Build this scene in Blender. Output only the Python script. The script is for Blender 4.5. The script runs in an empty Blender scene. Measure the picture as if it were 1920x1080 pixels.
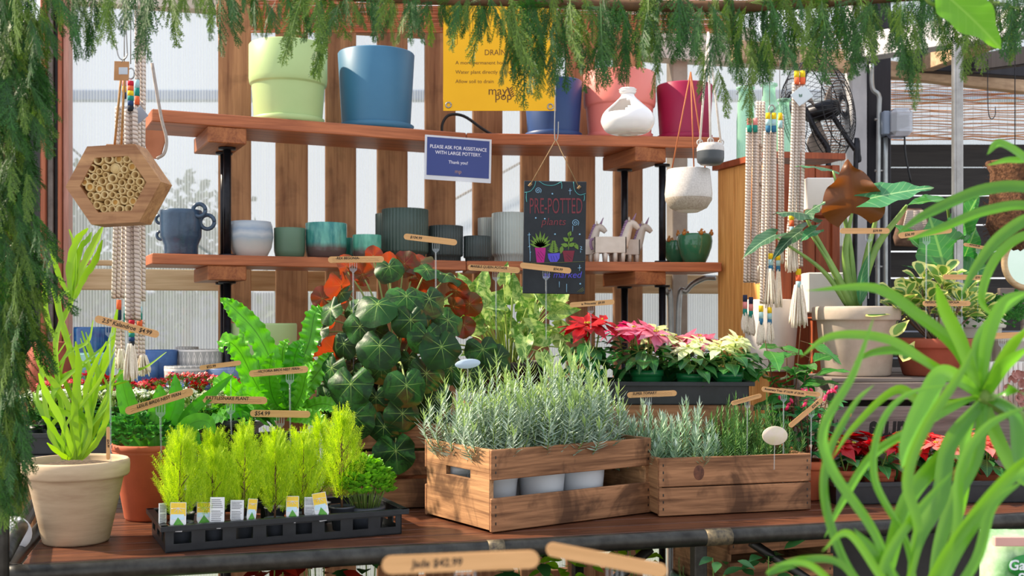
import bpy, math, random
import numpy as np
from mathutils import Vector, Matrix
C = bpy.context.scene.collection
PI = math.pi
sin, cos = math.sin, math.cos
# ---------------------------------------------------------------- camera, sky, sun, exposure
F = 2100.0            # focal length in pixels of the 1920 frame
HZ = 605.0            # row of the horizon
CZ = 1.45             # eye height
cd = bpy.data.cameras.new('camera'); cam = bpy.data.objects.new('camera', cd); C.objects.link(cam)
cam.location = (0, 0, CZ); cam.rotation_euler = (PI/2, 0, 0)
cd.sensor_width = 36; cd.lens = F/1920*36; cd.shift_y = (HZ-540)/1920; cd.clip_start = .05; cd.clip_end = 200
cd.dof.use_dof = True; cd.dof.focus_distance = 3.0; cd.dof.aperture_fstop = 5.6
bpy.context.scene.camera = cam
sc = bpy.context.scene
sc.view_settings.view_transform = 'Standard'; sc.view_settings.look = 'None'
sc.view_settings.gamma = 1; sc.view_settings.use_curve_mapping = False
sc.view_settings.exposure = 0.62
w = bpy.data.worlds.new('world'); sc.world = w; w.use_nodes = True
nt = w.node_tree; bg = nt.nodes['Background']
tc = nt.nodes.new('ShaderNodeTexCoord'); sp = nt.nodes.new('ShaderNodeSeparateXYZ'); rp = nt.nodes.new('ShaderNodeValToRGB')
nt.links.new(tc.outputs['Generated'], sp.inputs[0]); nt.links.new(sp.outputs['Z'], rp.inputs[0]); nt.links.new(rp.outputs[0], bg.inputs[0])
rp.color_ramp.elements[0].position = 0.0; rp.color_ramp.elements[0].color = (.97, .98, 1, 1)
rp.color_ramp.elements[1].position = .9; rp.color_ramp.elements[1].color = (.74, .84, 1, 1)
bg.inputs[1].default_value = .9
sd = bpy.data.lights.new('sun', 'SUN'); sun = bpy.data.objects.new('sun', sd); C.objects.link(sun)
sd.energy = 6.5; sd.angle = math.radians(1.5); sd.color = (1, .86, .66)
sun.rotation_euler = Vector((-.86, .16, .74)).to_track_quat('Z', 'Y').to_euler()   # shines from the left, a little behind the wall
R = random.Random(11)
def U(a, b): return R.uniform(a, b)
def P(px, py, Y): return Vector(((px-960)/F*Y, Y, CZ+(HZ-py)/F*Y))
def PX(px, Y): return (px-960)/F*Y
def PZ(py, Y): return CZ+(HZ-py)/F*Y
# ---------------------------------------------------------------- mesh builder
class B:
    def __init__(s): s.V = []; s.F = []; s.UV = []; s.MI = []; s.n = 0; s.S = []
    def add(s, V, Fs, M=None, uv=None, mi=0, sm=True):
        V = np.asarray(V, float).reshape(-1, 3)
        if uv is None: uv = np.zeros((len(V), 2))
        if M is not None:
            A = np.array(M); V = V @ A[:3, :3].T + A[:3, 3]
        if not isinstance(Fs, (list, tuple)) or (len(Fs) and not isinstance(Fs[0], np.ndarray)): Fs = [np.asarray(Fs, int)]
        for f in Fs:
            if len(f): s.F.append(f+s.n); s.MI.append(np.full(len(f), mi)); s.S.append(np.full(len(f), sm))
        s.V.append(V); s.UV.append(np.asarray(uv, float)); s.n += len(V)
        return s
    def build(s, name, mats, parent=None, loc=None):
        me = bpy.data.meshes.new(name)
        V = np.concatenate(s.V); UV = np.concatenate(s.UV)
        me.vertices.add(len(V)); me.vertices.foreach_set('co', V.ravel())
        li = np.concatenate([f.ravel() for f in s.F]); lt = np.concatenate([np.full(len(f), f.shape[1]) for f in s.F])
        me.loops.add(len(li)); me.loops.foreach_set('vertex_index', li)
        me.polygons.add(len(lt)); me.polygons.foreach_set('loop_start', np.concatenate([[0], np.cumsum(lt)[:-1]]))
        me.update(calc_edges=True)
        ul = me.uv_layers.new(name='UVMap'); ul.data.foreach_set('uv', UV[li].ravel())
        if not isinstance(mats, (list, tuple)): mats = [mats]
        for m in mats: me.materials.append(m)
        me.polygons.foreach_set('material_index', np.concatenate(s.MI).astype(np.int32))
        me.polygons.foreach_set('use_smooth', np.concatenate(s.S))
        me.validate()
        o = bpy.data.objects.new(name, me); C.objects.link(o)
        if parent: o.parent = parent
        if loc is not None: o.location = loc
        return o
def tag(o, label=None, cat=None, group=None, kind=None):
    if label: o['label'] = label
    if cat: o['category'] = cat
    if group: o['group'] = group
    if kind: o['kind'] = kind
    return o
def thing(name, label, cat, loc=(0, 0, 0), rz=0, group=None):
    o = bpy.data.objects.new(name, None); C.objects.link(o); o.empty_display_size = .05
    o.location = loc; o.rotation_euler = (0, 0, rz)
    return tag(o, label, cat, group)
def copy_tree(o, parent=None):
    c = o.copy(); C.objects.link(c); c.parent = parent
    for ch in list(o.children): copy_tree(ch, c)
    return c
def dup(o, label, loc, rz=0, s=1, group=None):
    c = copy_tree(o); c['label'] = label; c.location = loc; c.rotation_euler = (0, 0, rz); c.scale = (s, s, s) if not hasattr(s, '__len__') else s
    if group: c['group'] = group
    return c
T = Matrix.Translation
def RZ(a): return Matrix.Rotation(a, 4, 'Z')
def RX(a): return Matrix.Rotation(a, 4, 'X')
def RY(a): return Matrix.Rotation(a, 4, 'Y')
def S(x, y, z): return Matrix.Diagonal((x, y, z, 1))
def frame(p, d, n, s=1):
    y = Vector(d).normalized(); n = Vector(n); x = y.cross(n)
    if x.length < 1e-5: x = y.cross(Vector((.3, 1, .2)))
    x.normalize(); z = x.cross(y)
    M = Matrix.Identity(4)
    for i in range(3): M[i][0] = x[i]*s; M[i][1] = y[i]*s; M[i][2] = z[i]*s; M[i][3] = p[i]
    return M
_cor = [(a, b, c) for a in (-1, 1) for b in (-1, 1) for c in (-1, 1)]
def _boxtpl():
    idx = {(c, a): i*3+a for i, c in enumerate(_cor) for a in range(3)}
    q = []; t = []
    for a in range(3):
        b, c = [k for k in range(3) if k != a]
        for sg in (-1, 1):
            f = []
            for sb, s_c in ((-1, -1), (1, -1), (1, 1), (-1, 1)):
                k = [0]*3; k[a] = sg; k[b] = sb; k[c] = s_c; f.append(idx[(tuple(k), a)])
            q.append(f)
    for a in range(3):
        for b in range(a+1, 3):
            c = 3-a-b
            for sa in (-1, 1):
                for sb in (-1, 1):
                    k1 = [0]*3; k1[a] = sa; k1[b] = sb; k1[c] = -1; k2 = k1[:]; k2[c] = 1
                    q.append([idx[(tuple(k1), a)], idx[(tuple(k2), a)], idx[(tuple(k2), b)], idx[(tuple(k1), b)]])
    for c in _cor: t.append([idx[(c, 0)], idx[(c, 1)], idx[(c, 2)]])
    V = np.array([[c[j]*(1 if j == a else .8) for j in range(3)] for c in _cor for a in range(3)], float)
    def fix(fs):
        out = []
        for f in fs:
            p = V[f]; n = np.cross(p[1]-p[0], p[2]-p[0])
            out.append(f if n @ p.mean(0) > 0 else f[::-1])
        return np.array(out)
    return fix(q), fix(t)
_bq, _bt = _boxtpl()
_sg = np.array([c for c in _cor for a in range(3)], float)
_on = np.array([[1. if j == a else 0. for j in range(3)] for c in _cor for a in range(3)])
def box(b, x0, x1, y0, y1, z0, z1, bev=.0015, M=None, mi=0):
    h = np.array([x1-x0, y1-y0, z1-z0])/2; c = np.array([x0+x1, y0+y1, z0+z1])/2
    bev = min(bev, min(abs(h))*.45)
    V = _sg*(h - bev*(1-_on)) + c
    return b.add(V, [_bq, _bt], M, mi=mi, sm=False)
def cbox(b, c, s, bev=.0015, M=None, mi=0):
    return box(b, c[0]-s[0]/2, c[0]+s[0]/2, c[1]-s[1]/2, c[1]+s[1]/2, c[2]-s[2]/2, c[2]+s[2]/2, bev, M, mi)
def smooth(pts, n=6):
    p = [np.array(q, float) for q in pts]; p = [2*p[0]-p[1]]+p+[2*p[-1]-p[-2]]; out = []
    for i in range(1, len(p)-2):
        for k in range(n):
            t = k/n; a, bb, c, d = p[i-1], p[i], p[i+1], p[i+2]
            out.append(.5*((2*bb)+(c-a)*t+(2*a-5*bb+4*c-d)*t*t+(3*bb-a-3*c+d)*t**3))
    out.append(p[-2]); return np.array(out)
def grid(n, m, closed=False):
    i, j = np.meshgrid(np.arange(n-1), np.arange(m if closed else m-1), indexing='ij'); j2 = (j+1) % m
    return np.stack([i*m+j, i*m+j2, (i+1)*m+j2, (i+1)*m+j], -1).reshape(-1, 4)
def tube(b, pts, r, seg=6, M=None, cap=True, mi=0, flat=None):
    p = np.asarray([tuple(q) for q in pts], float); n = len(p)
    r = np.asarray(r, float)*np.ones(n)
    t = np.gradient(p, axis=0); t /= np.linalg.norm(t, axis=1)[:, None]+1e-12
    u = np.cross(t[0], [0, 0, 1.]);
    if np.linalg.norm(u) < .1: u = np.cross(t[0], [0, 1., 0])
    u /= np.linalg.norm(u); us = [u]
    for i in range(1, n):
        u = us[-1]-t[i]*(us[-1] @ t[i]); u /= np.linalg.norm(u)+1e-12; us.append(u)
    us = np.array(us); vs = np.cross(t, us)
    a = np.arange(seg)/seg*2*PI
    V = p[:, None]+r[:, None, None]*(np.cos(a)[None, :, None]*us[:, None]+np.sin(a)[None, :, None]*vs[:, None])
    ln = np.concatenate([[0], np.cumsum(np.linalg.norm(np.diff(p, axis=0), axis=1))])
    uv = np.stack(np.broadcast_arrays((a/(2*PI))[None, :], ln[:, None]), -1).reshape(-1, 2)
    Fs = [grid(n, seg, True)]
    if cap: Fs += [np.arange(seg)[None, ::-1], (np.arange(seg)+(n-1)*seg)[None]]
    return b.add(V.reshape(-1, 3), Fs, M, uv, mi)
def line(b, p, q, r, seg=6, M=None, mi=0): return tube(b, [p, q], r, seg, M, mi=mi)
def lathe(b, prof, seg=40, M=None, flute=None, mi=0, a0=0, a1=2*PI):
    # prof: (r,z) from inside-bottom to outside-bottom or the like; orientation outward when going up
    pr = np.array(prof, float); n = len(pr); closed = abs(a1-a0-2*PI) < 1e-6
    a = a0+np.arange(seg if closed else seg+1)/seg*(a1-a0); m = len(a)
    rr = pr[:, 0][:, None]*np.ones(m)[None]
    if flute:
        k, dep, z0, z1 = flute
        on = ((pr[:, 1] >= z0) & (pr[:, 1] <= z1) & (pr[:, 0] > .01))[:, None]
        rr = rr*np.where(on, 1+dep*(np.abs(np.cos(a*k/2))-.6)[None], 1)
    V = np.stack([rr*np.cos(a), rr*np.sin(a), pr[:, 1][:, None]*np.ones(m)], -1).reshape(-1, 3)
    ln = np.concatenate([[0], np.cumsum(np.linalg.norm(np.diff(pr, axis=0), axis=1))])
    uv = np.stack(np.broadcast_arrays((a/(2*PI))[None, :], ln[:, None]), -1).reshape(-1, 2)
    return b.add(V, [grid(n, m, closed)], M, uv, mi)
def prism(b, poly, y0, y1, M=None, mi=0):
    # poly in XZ, counter-clockwise seen from -Y
    n = len(poly); V = [(x, y0, z) for x, z in poly]+[(x, y1, z) for x, z in poly]
    i = np.arange(n); j = (i+1) % n
    return b.add(V, [i[None], (i[::-1]+n)[None], np.stack([i, i+n, j+n, j], -1)], M, mi=mi, sm=False)
SH = {'lance': [(0, .06), (.12, .5), (.35, 1), (.6, .85), (.8, .45), (.93, .14), (1, 0)],
      'heart': [(0, .5), (.06, .8), (.2, 1), (.42, .88), (.65, .55), (.85, .2), (1, 0)],
      'ovate': [(0, .05), (.1, .55), (.3, 1), (.55, .9), (.8, .45), (1, 0)],
      'obov': [(0, .06), (.25, .4), (.55, .95), (.75, 1), (.9, .7), (1, 0)],
      'bract': [(0, .1), (.2, .5), (.45, 1), (.6, .85), (.8, .35), (1, 0)],
      'strap': [(0, .5), (.15, .8), (.4, 1), (.7, .85), (.9, .4), (1, 0)],
      'needle': [(0, .7), (.4, 1), (1, .1)]}
SH2 = {}
for _k, _v in SH.items():
    _q = smooth([(a, b_, 0) for a, b_ in _v], 6); SH2[_k] = (np.maximum.accumulate(_q[:, 0]), np.maximum(_q[:, 1], 0))
def leaf(L, W, shape='ovate', ny=8, nx=4, fold=.2, droop=.4, wave=0, wn=3, lobe=0, ph=0, twist=0):
    t = np.linspace(0, 1, ny+1); sx = np.linspace(-1, 1, nx+1)
    w_ = np.interp(t, *SH2[shape])*W/2
    a = -droop*t; dy = np.cos(a)/ny*L; dz = np.sin(a)/ny*L
    y = np.concatenate([[0], np.cumsum(dy[1:])]); z = np.concatenate([[0], np.cumsum(dz[1:])])
    X = w_[:, None]*sx[None]; Yv = y[:, None]-lobe*L*np.abs(sx[None])**1.5*((1-t)**4)[:, None]
    Z = z[:, None]+fold*np.abs(X)+wave*W*np.sin(wn*2*PI*t+ph)[:, None]*sx[None]*np.abs(sx[None])
    if twist: Z = Z+twist*t[:, None]*X
    V = np.stack([X, Yv, Z], -1).reshape(-1, 3)
    uv = np.stack([X/W+.5, np.broadcast_to(t[:, None], X.shape)], -1).reshape(-1, 2)
    return V, grid(ny+1, nx+1), uv
def addleaf(b, p, d, n, L, W, mi=0, **k):
    V, f, uv = leaf(L, W, **k); b.add(V, f, frame(p, d, n), uv, mi)
def ribbon(b, pts, wid, n=(0, -1, 0), nx=2, fold=.25, sub=5, wave=0, wn=10, mi=0, serr=0, shape=None, tw=0):
    p = smooth(pts, sub); m = len(p); t = np.linspace(0, 1, m)
    if shape: w_ = np.interp(t, *SH2[shape])*wid/2
    else: w_ = np.interp(t, np.linspace(0, 1, len(wid)), wid)/2
    tg = np.gradient(p, axis=0); tg /= np.linalg.norm(tg, axis=1)[:, None]+1e-9
    N = np.array(n, float)[None]*np.ones((m, 1)); sd_ = np.cross(tg, N); ln = np.linalg.norm(sd_, axis=1)[:, None]
    sd_ = np.where(ln > .05, sd_/(ln+1e-9), np.array([[1., 0, 0]])); nn = np.cross(sd_, tg)
    if tw:
        A = (t*tw)[:, None]; sd_, nn = sd_*np.cos(A)+nn*np.sin(A), nn*np.cos(A)-sd_*np.sin(A)
    sx = np.linspace(-1, 1, nx+1)
    if serr: w_ = w_*(1+serr*np.abs(np.sin(t*PI*wn))-serr*.5)
    V = p[:, None]+sd_[:, None]*(w_[:, None]*sx[None])[..., None]+nn[:, None]*(fold*np.abs(w_[:, None]*sx[None])+wave*w_.max()*2*(np.sin(t*PI*wn)[:, None]*sx[None]*np.abs(sx[None])))[..., None]
    uv = np.stack(np.broadcast_arrays(sx[None]*.5+.5, t[:, None]), -1)
    b.add(V.reshape(-1, 3), grid(m, nx+1), None, uv.reshape(-1, 2), mi)
# ---------------------------------------------------------------- materials
MATS = {}
class G:
    def __init__(s, name):
        s.m = bpy.data.materials.new(name); s.m.use_nodes = True; s.t = s.m.node_tree
        s.b = s.t.nodes['Principled BSDF']; s.out = s.t.nodes['Material Output']
    def n(s, ty, **k):
        nd = s.t.nodes.new('ShaderNode'+ty)
        for a, v in k.items():
            if a[0] == 'i' and a[1:].isdigit(): nd.inputs[int(a[1:])].default_value = v
            else: setattr(nd, a, v)
        return nd
    def l(s, a, b_): s.t.links.new(a, b_)
    def val(s, x, sock):
        if hasattr(x, 'links'): s.l(x, sock)
        else: sock.default_value = x
    def math(s, op, a, b_=0, c=0):
        nd = s.n('Math', operation=op); s.val(a, nd.inputs[0]); s.val(b_, nd.inputs[1]); s.val(c, nd.inputs[2]); return nd.outputs[0]
    def mix(s, f, a, b_, bt='MIX'):
        nd = s.n('Mix', data_type='RGBA', blend_type=bt); s.val(f, nd.inputs[0]); s.val(a, nd.inputs[6]); s.val(b_, nd.inputs[7]); return nd.outputs[2]
    def ramp(s, f, st):
        nd = s.n('ValToRGB'); e = nd.color_ramp.elements
        while len(e) < len(st): e.new(.5)
        for q, (p_, c) in zip(e, st): q.position = p_; q.color = c
        s.l(f, nd.inputs[0]); return nd.outputs[0]
    def coord(s, which='Object', sc=(1, 1, 1)):
        t_ = s.n('TexCoord'); mp = s.n('Mapping'); mp.inputs['Scale'].default_value = sc; s.l(t_.outputs[which], mp.inputs[0]); return mp.outputs[0]
    def noise(s, co, scale=5, det=4, rough=.5, dist=0):
        nd = s.n('TexNoise'); s.l(co, nd.inputs['Vector']); nd.inputs['Scale'].default_value = scale; nd.inputs['Detail'].default_value = det
        nd.inputs['Roughness'].default_value = rough; nd.inputs['Distortion'].default_value = dist; return nd.outputs[0]
    def bump(s, h, st=.3, d=.002):
        nd = s.n('Bump'); nd.inputs['Strength'].default_value = st; nd.inputs['Distance'].default_value = d; s.l(h, nd.inputs['Height']); s.l(nd.outputs[0], s.b.inputs['Normal']); return nd.outputs[0]
    def set(s, rough=.5, metal=0, spec=.5, trans=0, ior=1.45, coat=0):
        i = s.b.inputs; i['Roughness'].default_value = rough; i['Metallic'].default_value = metal; i['Specular IOR Level'].default_value = spec
        i['Transmission Weight'].default_value = trans; i['IOR'].default_value = ior; i['Coat Weight'].default_value = coat
def c4(c): return (c[0], c[1], c[2], 1)
def lin(h):
    # sRGB hex string -> linear
    v = [int(h[i:i+2], 16)/255 for i in (0, 2, 4)]
    return tuple(x/12.92 if x < .04045 else ((x+.055)/1.055)**2.4 for x in v)
def mat(name, col, col2=None, scale=30, rough=.5, metal=0, bump=0, spec=.5, coat=0, det=4, sc=(1, 1, 1), bd=.001):
    if name in MATS: return MATS[name]
    g = G(name); g.set(rough, metal, spec, coat=coat)
    c1 = lin(col); c2 = lin(col2) if col2 else tuple(x*.82 for x in c1)
    n = g.noise(g.coord('Object', sc), scale, det, .6)
    g.l(g.ramp(n, [(.3, c4(c1)), (.72, c4(c2))]), g.b.inputs['Base Color'])
    if bump: g.bump(n, bump, bd)
    MATS[name] = g.m; return g.m
def wood(name, light, dark, axis=0, scale=1., rough=.6, stain=None, bump=.35, ringy=.5, stainamt=.55):
    if name in MATS: return MATS[name]
    g = G(name); g.set(rough, 0, .35)
    s_ = [26*scale]*3; s_[axis] = 1.6*scale
    co = g.coord('Object', tuple(s_)); n1 = g.noise(co, 1.2, 6, .62, .8)
    s2 = [150*scale]*3; s2[axis] = 6*scale
    n2 = g.noise(g.coord('Object', tuple(s2)), 1, 3, .6)
    f = g.math('ADD', g.math('MULTIPLY', n1, .7), g.math('MULTIPLY', n2, .35))
    c = g.ramp(f, [(.34, c4(lin(dark))), (.5, c4([(a+b_)/2 for a, b_ in zip(lin(dark), lin(light))])), (.66, c4(lin(light)))])
    isl = g.n('NewGeometry'); rv = g.math('MULTIPLY_ADD', isl.outputs['Random Per Island'], .35, .82)
    vm = g.n('VectorMath', operation='SCALE'); g.l(c, vm.inputs[0]); g.l(rv, vm.inputs[3]); c = vm.outputs[0]
    if stain:
        n3 = g.noise(g.coord('Object', (1, 1, 1)), 7, 4, .6, .6)
        fm = g.math('MULTIPLY', g.ramp(n3, [(.52, (0, 0, 0, 1)), (.66, (1, 1, 1, 1))]), stainamt)
        c = g.mix(fm, c, c4(lin(stain)))
    g.l(c, g.b.inputs['Base Color']); g.bump(f, bump, .0015)
    MATS[name] = g.m; return g.m
def leafm(name, c1, c2, rough=.4, trans=.35, tcol=None, vein=None, vcol='c8d890', back=None, varieg=None, vscale=8, edge=None, spec=.5, bump=.0, vst=1.):
    """two-sided leaf: colours vary per leaf; optional veins, pale blotches, pale margin, other underside"""
    if name in MATS: return MATS[name]
    g = G(name); g.set(rough, 0, spec)
    ge = g.n('NewGeometry'); ri = ge.outputs['Random Per Island']
    co = g.coord('Object'); n = g.noise(co, 25, 3, .6)
    f = g.math('ADD', g.math('MULTIPLY', ri, .75), g.math('MULTIPLY', n, .3))
    c = g.mix(f, c4(lin(c1)), c4(lin(c2)))
    uv = g.n('TexCoord').outputs['UV']; sp_ = g.n('SeparateXYZ'); g.l(uv, sp_.inputs[0]); x, y = sp_.outputs[0], sp_.outputs[1]
    if varieg:
        nv = g.noise(g.coord('Object', (1, 1, 1)), vscale, 6, .72, 1.2)
        c = g.mix(g.ramp(nv, [(.44, (0, 0, 0, 1)), (.54, (1, 1, 1, 1))]), c, c4(lin(varieg)))
    if edge:
        ax = g.math('ABSOLUTE', g.math('SUBTRACT', x, .5)); ne = g.math('MULTIPLY_ADD', g.noise(co, 60, 2), .3, -.15)
        yy = g.math('ABSOLUTE', g.math('SUBTRACT', y, .55)); rr = g.math('ADD', g.math('MULTIPLY', ax, ax), g.math('MULTIPLY', g.math('MULTIPLY', yy, yy), .85))
        e = g.ramp(g.math('ADD', rr, g.math('MULTIPLY', ne, .35)), [(.085, (0, 0, 0, 1)), (.11, (1, 1, 1, 1))])
        c = g.mix(e, c, c4(lin(edge)))
    if vein == 'radial':
        xx = g.math('SUBTRACT', x, .5); yy = g.math('SUBTRACT', y, .5)
        r = g.math('SQRT', g.math('ADD', g.math('MULTIPLY', xx, xx), g.math('MULTIPLY', yy, yy)))
        an = g.math('ARCTAN2', xx, yy); s_ = g.math('ABSOLUTE', g.math('SINE', g.math('MULTIPLY', an, 4)))
        m = g.ramp(g.math('MULTIPLY', s_, g.math('ADD', r, .02)), [(.012, (1, 1, 1, 1)), (.045, (0, 0, 0, 1))])
        m = g.math('MULTIPLY', m, g.math('POWER', g.math('MULTIPLY', g.math('SUBTRACT', .52, r), 1.9*vst), 1.6))
        c = g.mix(m, c, c4(lin(vcol)))
    if vein == 'pinnate':
        ax = g.math('ABSOLUTE', g.math('SUBTRACT', x, .5))
        m1 = g.ramp(ax, [(.014, (1, 1, 1, 1)), (.035, (0, 0, 0, 1))])
        fr = g.math('ABSOLUTE', g.math('SUBTRACT', g.math('FRACT', g.math('MULTIPLY', g.math('SUBTRACT', y, g.math('MULTIPLY', ax, .55)), 8)), .5))
        m2 = g.math('MULTIPLY', g.ramp(fr, [(.02, (1, 1, 1, 1)), (.09, (0, 0, 0, 1))]), .4)
        c = g.mix(g.math('MULTIPLY', g.math('MAXIMUM', m1, m2), .7*vst), c, c4(lin(vcol)))
    if back: c = g.mix(ge.outputs['Backfacing'], c, c4(lin(back)))
    g.l(c, g.b.inputs['Base Color'])
    if bump: g.bump(g.noise(co, 60, 3), bump, .002)
    tr = g.n('BsdfTranslucent')
    if tcol: tr.inputs[0].default_value = c4(lin(tcol))
    else:
        hs = g.n('HueSaturation'); hs.inputs['Value'].default_value = 1.2; hs.inputs['Saturation'].default_value = 1.1; g.l(c, hs.inputs['Color']); g.l(hs.outputs[0], tr.inputs[0])
    mx = g.n('MixShader'); mx.inputs[0].default_value = trans
    g.l(g.b.outputs[0], mx.inputs[1]); g.l(tr.outputs[0], mx.inputs[2]); g.l(mx.outputs[0], g.out.inputs[0])
    MATS[name] = g.m; return g.m
def glassy(name, col, rough=.03, fac=.5, metal=0):
    """clear plastic / thin glass: see-through mixed with gloss"""
    if name in MATS: return MATS[name]
    g = G(name); g.set(rough, 0, .6); g.b.inputs['Base Color'].default_value = c4(lin(col))
    tr = g.n('BsdfTransparent'); tr.inputs[0].default_value = c4(lin(col)); mx = g.n('MixShader'); mx.inputs[0].default_value = fac
    g.l(g.b.outputs[0], mx.inputs[1]); g.l(tr.outputs[0], mx.inputs[2]); g.l(mx.outputs[0], g.out.inputs[0])
    MATS[name] = g.m; return g.m
def text(s, size, m, parent, M, name='lettering', sx=1, shear=0, off=0, align='CENTER', sp=1.0, lines=1.0):
    cu = bpy.data.curves.new(name, 'FONT'); cu.body = s; cu.size = size; cu.align_x = align; cu.align_y = 'CENTER'; cu.shear = shear
    cu.offset = off; cu.extrude = .0002; cu.resolution_u = 3; cu.space_character = sp; cu.space_line = lines
    o = bpy.data.objects.new('tmp', cu); C.objects.link(o)
    dg = bpy.context.evaluated_depsgraph_get(); me = bpy.data.meshes.new_from_object(o.evaluated_get(dg))
    bpy.data.objects.remove(o); me.name = name
    me.transform(M @ S(sx, 1, 1)); me.materials.clear(); me.materials.append(m)
    q = bpy.data.objects.new(name, me); C.objects.link(q); q.parent = parent; return q
FR = RX(PI/2)     # turns text to face the viewer side (-Y)
# ================================================================= materials in use
w_shelf = wood('shelf_redwood', 'bc7048', '7c4028', 0, 1.0, .45)
w_shelf_y = wood('shelf_block', 'a8683e', '703a22', 1, 1.0, .5)
w_slat = wood('slat_wood', 'bc8a60', '7a4e34', 2, .8, .7, stain='3e281c', stainamt=.3)
w_cratex = wood('crate_board', 'b4805a', '54341f', 0, 1.1, .7, stain='3c2416', stainamt=.75, bump=.6)
w_cratey = wood('crate_side', 'c49468', '6c4830', 1, 1.1, .7, stain='3c2416', stainamt=.75, bump=.6)
w_table = wood('table_board', '744630', '341c14', 0, 1.1, .36, stain='2e1a12', stainamt=.4)
w_pale = wood('pale_rail', 'd8bc94', 'ae8a60', 0, .8, .7)
w_cedar = wood('cedar_side_sunlit', 'f4b468', 'b8702c', 2, .9, .55)  # lighter cedar: sunlight on the cabinet's left side is put into the colour
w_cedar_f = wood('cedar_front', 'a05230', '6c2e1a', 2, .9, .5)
w_frame = wood('door_frame_wood', 'c07454', '8c4a34', 2, .8, .55)
w_grey = wood('weathered_grey', '8c8078', '5c504a', 0, 1.0, .8)
w_black = wood('black_board', '34302e', '1c1918', 0, 1.0, .6)
w_stick = wood('craft_stick', 'd8a672', 'c0905c', 0, 2.2, .6, bump=.1)
w_rafter = wood('rafter_wood', 'c8a888', '94745a', 0, .6, .7)
blk = mat('black_plastic', '26282c', '1a1c20', 40, .38, bump=.1)
steel = mat('dark_steel', '4a4844', '2e2c2a', 25, .38, .75, bump=.1)
blackpipe = mat('black_pipe', '2a2a30', '1a1a1e', 30, .35, .6)
soil = mat('potting_soil', '3a2a20', '120c08', 160, .95, bump=1.0, det=8, bd=.004)
soilp = mat('gritty_soil', '6a5644', '1e1610', 110, .95, bump=1.0, det=8, bd=.005)
alu = mat('aluminium', 'a8a6a4', '8a8886', 20, .35, .8)
galv = mat('galvanised_conduit', 'b4b8b8', '989c9e', 20, .35, .7)
ink = mat('black_ink', '201a18', '14100e', 40, .6)
clear = glassy('clear_plastic', 'f2f6fa', .04, .88)
floor_m = mat('gravel_floor', '7c746a', '5a524a', 60, .95, bump=.6, det=8, bd=.01)
grass_m = mat('outdoor_grass', '8c9a6a', '6c7a50', 3, .95, det=8)
# ================================================================= setting
def struct(o): o['kind'] = 'structure'; return o
b = B(); box(b, -4, 5, -.6, 5.6, -.05, 0, 0); struct(b.build('floor', floor_m))
b = B(); box(b, -30, 30, 5.6, 60, -.30, -.2, 0); tag(b.build('ground', grass_m), kind='structure')
TH = math.radians(13)
WF = T((-1.065, 4.3, 0)) @ RZ(TH)          # wall frame: x runs along the slats, y away from the viewer
def wy(p, off=0):                            # distance of the slat plane (+off) at pixel column p
    k = math.tan(TH); return (4.3+off/cos(TH)+k*1.065)/(1-k*(p-960)/F)
def wx(p, off=0):                            # wall-frame x of that point
    Y = wy(p, off); v = WF.inverted() @ Vector((PX(p, Y), Y, 0)); return v.x
# ribbed twin-wall sheet
g = G('ribbed_polycarbonate')
co = g.coord('Object'); s_ = g.n('SeparateXYZ'); g.l(co, s_.inputs[0])
st = g.math('ABSOLUTE', g.math('SINE', g.math('MULTIPLY', s_.outputs[0], PI/.011)))
big = g.noise(g.coord('Object', (1, 1, .25)), 1.6, 4, .6); streak = g.noise(g.coord('Object', (60, 1, .6)), 1, 3, .6)
dens = g.math('MULTIPLY_ADD', st, .22, g.math('MULTIPLY_ADD', big, .22, g.math('MULTIPLY', streak, .18)))
g.set(.25, 0, .5); g.b.inputs['Base Color'].default_value = (.75, .78, .84, 1)
tl = g.n('BsdfTranslucent'); tl.inputs[0].default_value = (.76, .79, .84, 1); tp = g.n('BsdfTransparent'); tp.inputs[0].default_value = (.76, .78, .81, 1)
m1 = g.n('MixShader'); m1.inputs[0].default_value = .75; g.l(g.b.outputs[0], m1.inputs[1]); g.l(tl.outputs[0], m1.inputs[2])
m2 = g.n('MixShader'); g.l(g.math('MULTIPLY', dens, .95), m2.inputs[0]); g.l(tp.outputs[0], m2.inputs[1]); g.l(m1.outputs[0], m2.inputs[2]); g.l(m2.outputs[0], g.out.inputs[0])
m_poly = g.m
x0 = wx(122, .16)
def sheet(name, xa, xb, z0, z1, y=.17):
    bb = B(); box(bb, xa, xb, y, y+.006, z0, z1, 0); o = bb.build(name, m_poly); o.matrix_world = WF; return struct(o)
sheet('wall_back', x0, 2.75, .0, 2.74)
def wallbar(name, xa, xb, y0, y1, z0, z1, m, M=WF):
    bb = B(); box(bb, xa, xb, y0, y1, z0, z1, .003); o = bb.build(name, m); o.matrix_world = M; return struct(o)
zr = PZ(525, wy(300, .13))
wallbar('trim_1', x0, 2.7, .10, .165, zr-.04, zr+.04, w_pale)
wallbar('trim_2', x0, 2.7, .13, .165, zr+.055, zr+.075, w_pale)
wallbar('trim_3', x0, 2.2, .10, .165, PZ(22, 4.4), PZ(-10, 4.4), mat('pale_beam', 'cfc6ba', 'b0a698', 8, .7, bump=.2))
wallbar('trim_4', x0, 2.7, .10, .165, .0, .09, w_pale)
wallbar('trim_5', wx(1255, .13), wx(1283, .13), .09, .165, 0, 3.0, mat('stud_grey', 'b8a898', '98887a', 10, .7, bump=.2))
wallbar('trim_6', 1.05, 2.7, .05, .14, PZ(125, 4.9), PZ(92, 4.9), mat('painted_beam', 'd8d0c6', 'b8aea2', 6, .7, bump=.2))
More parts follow.
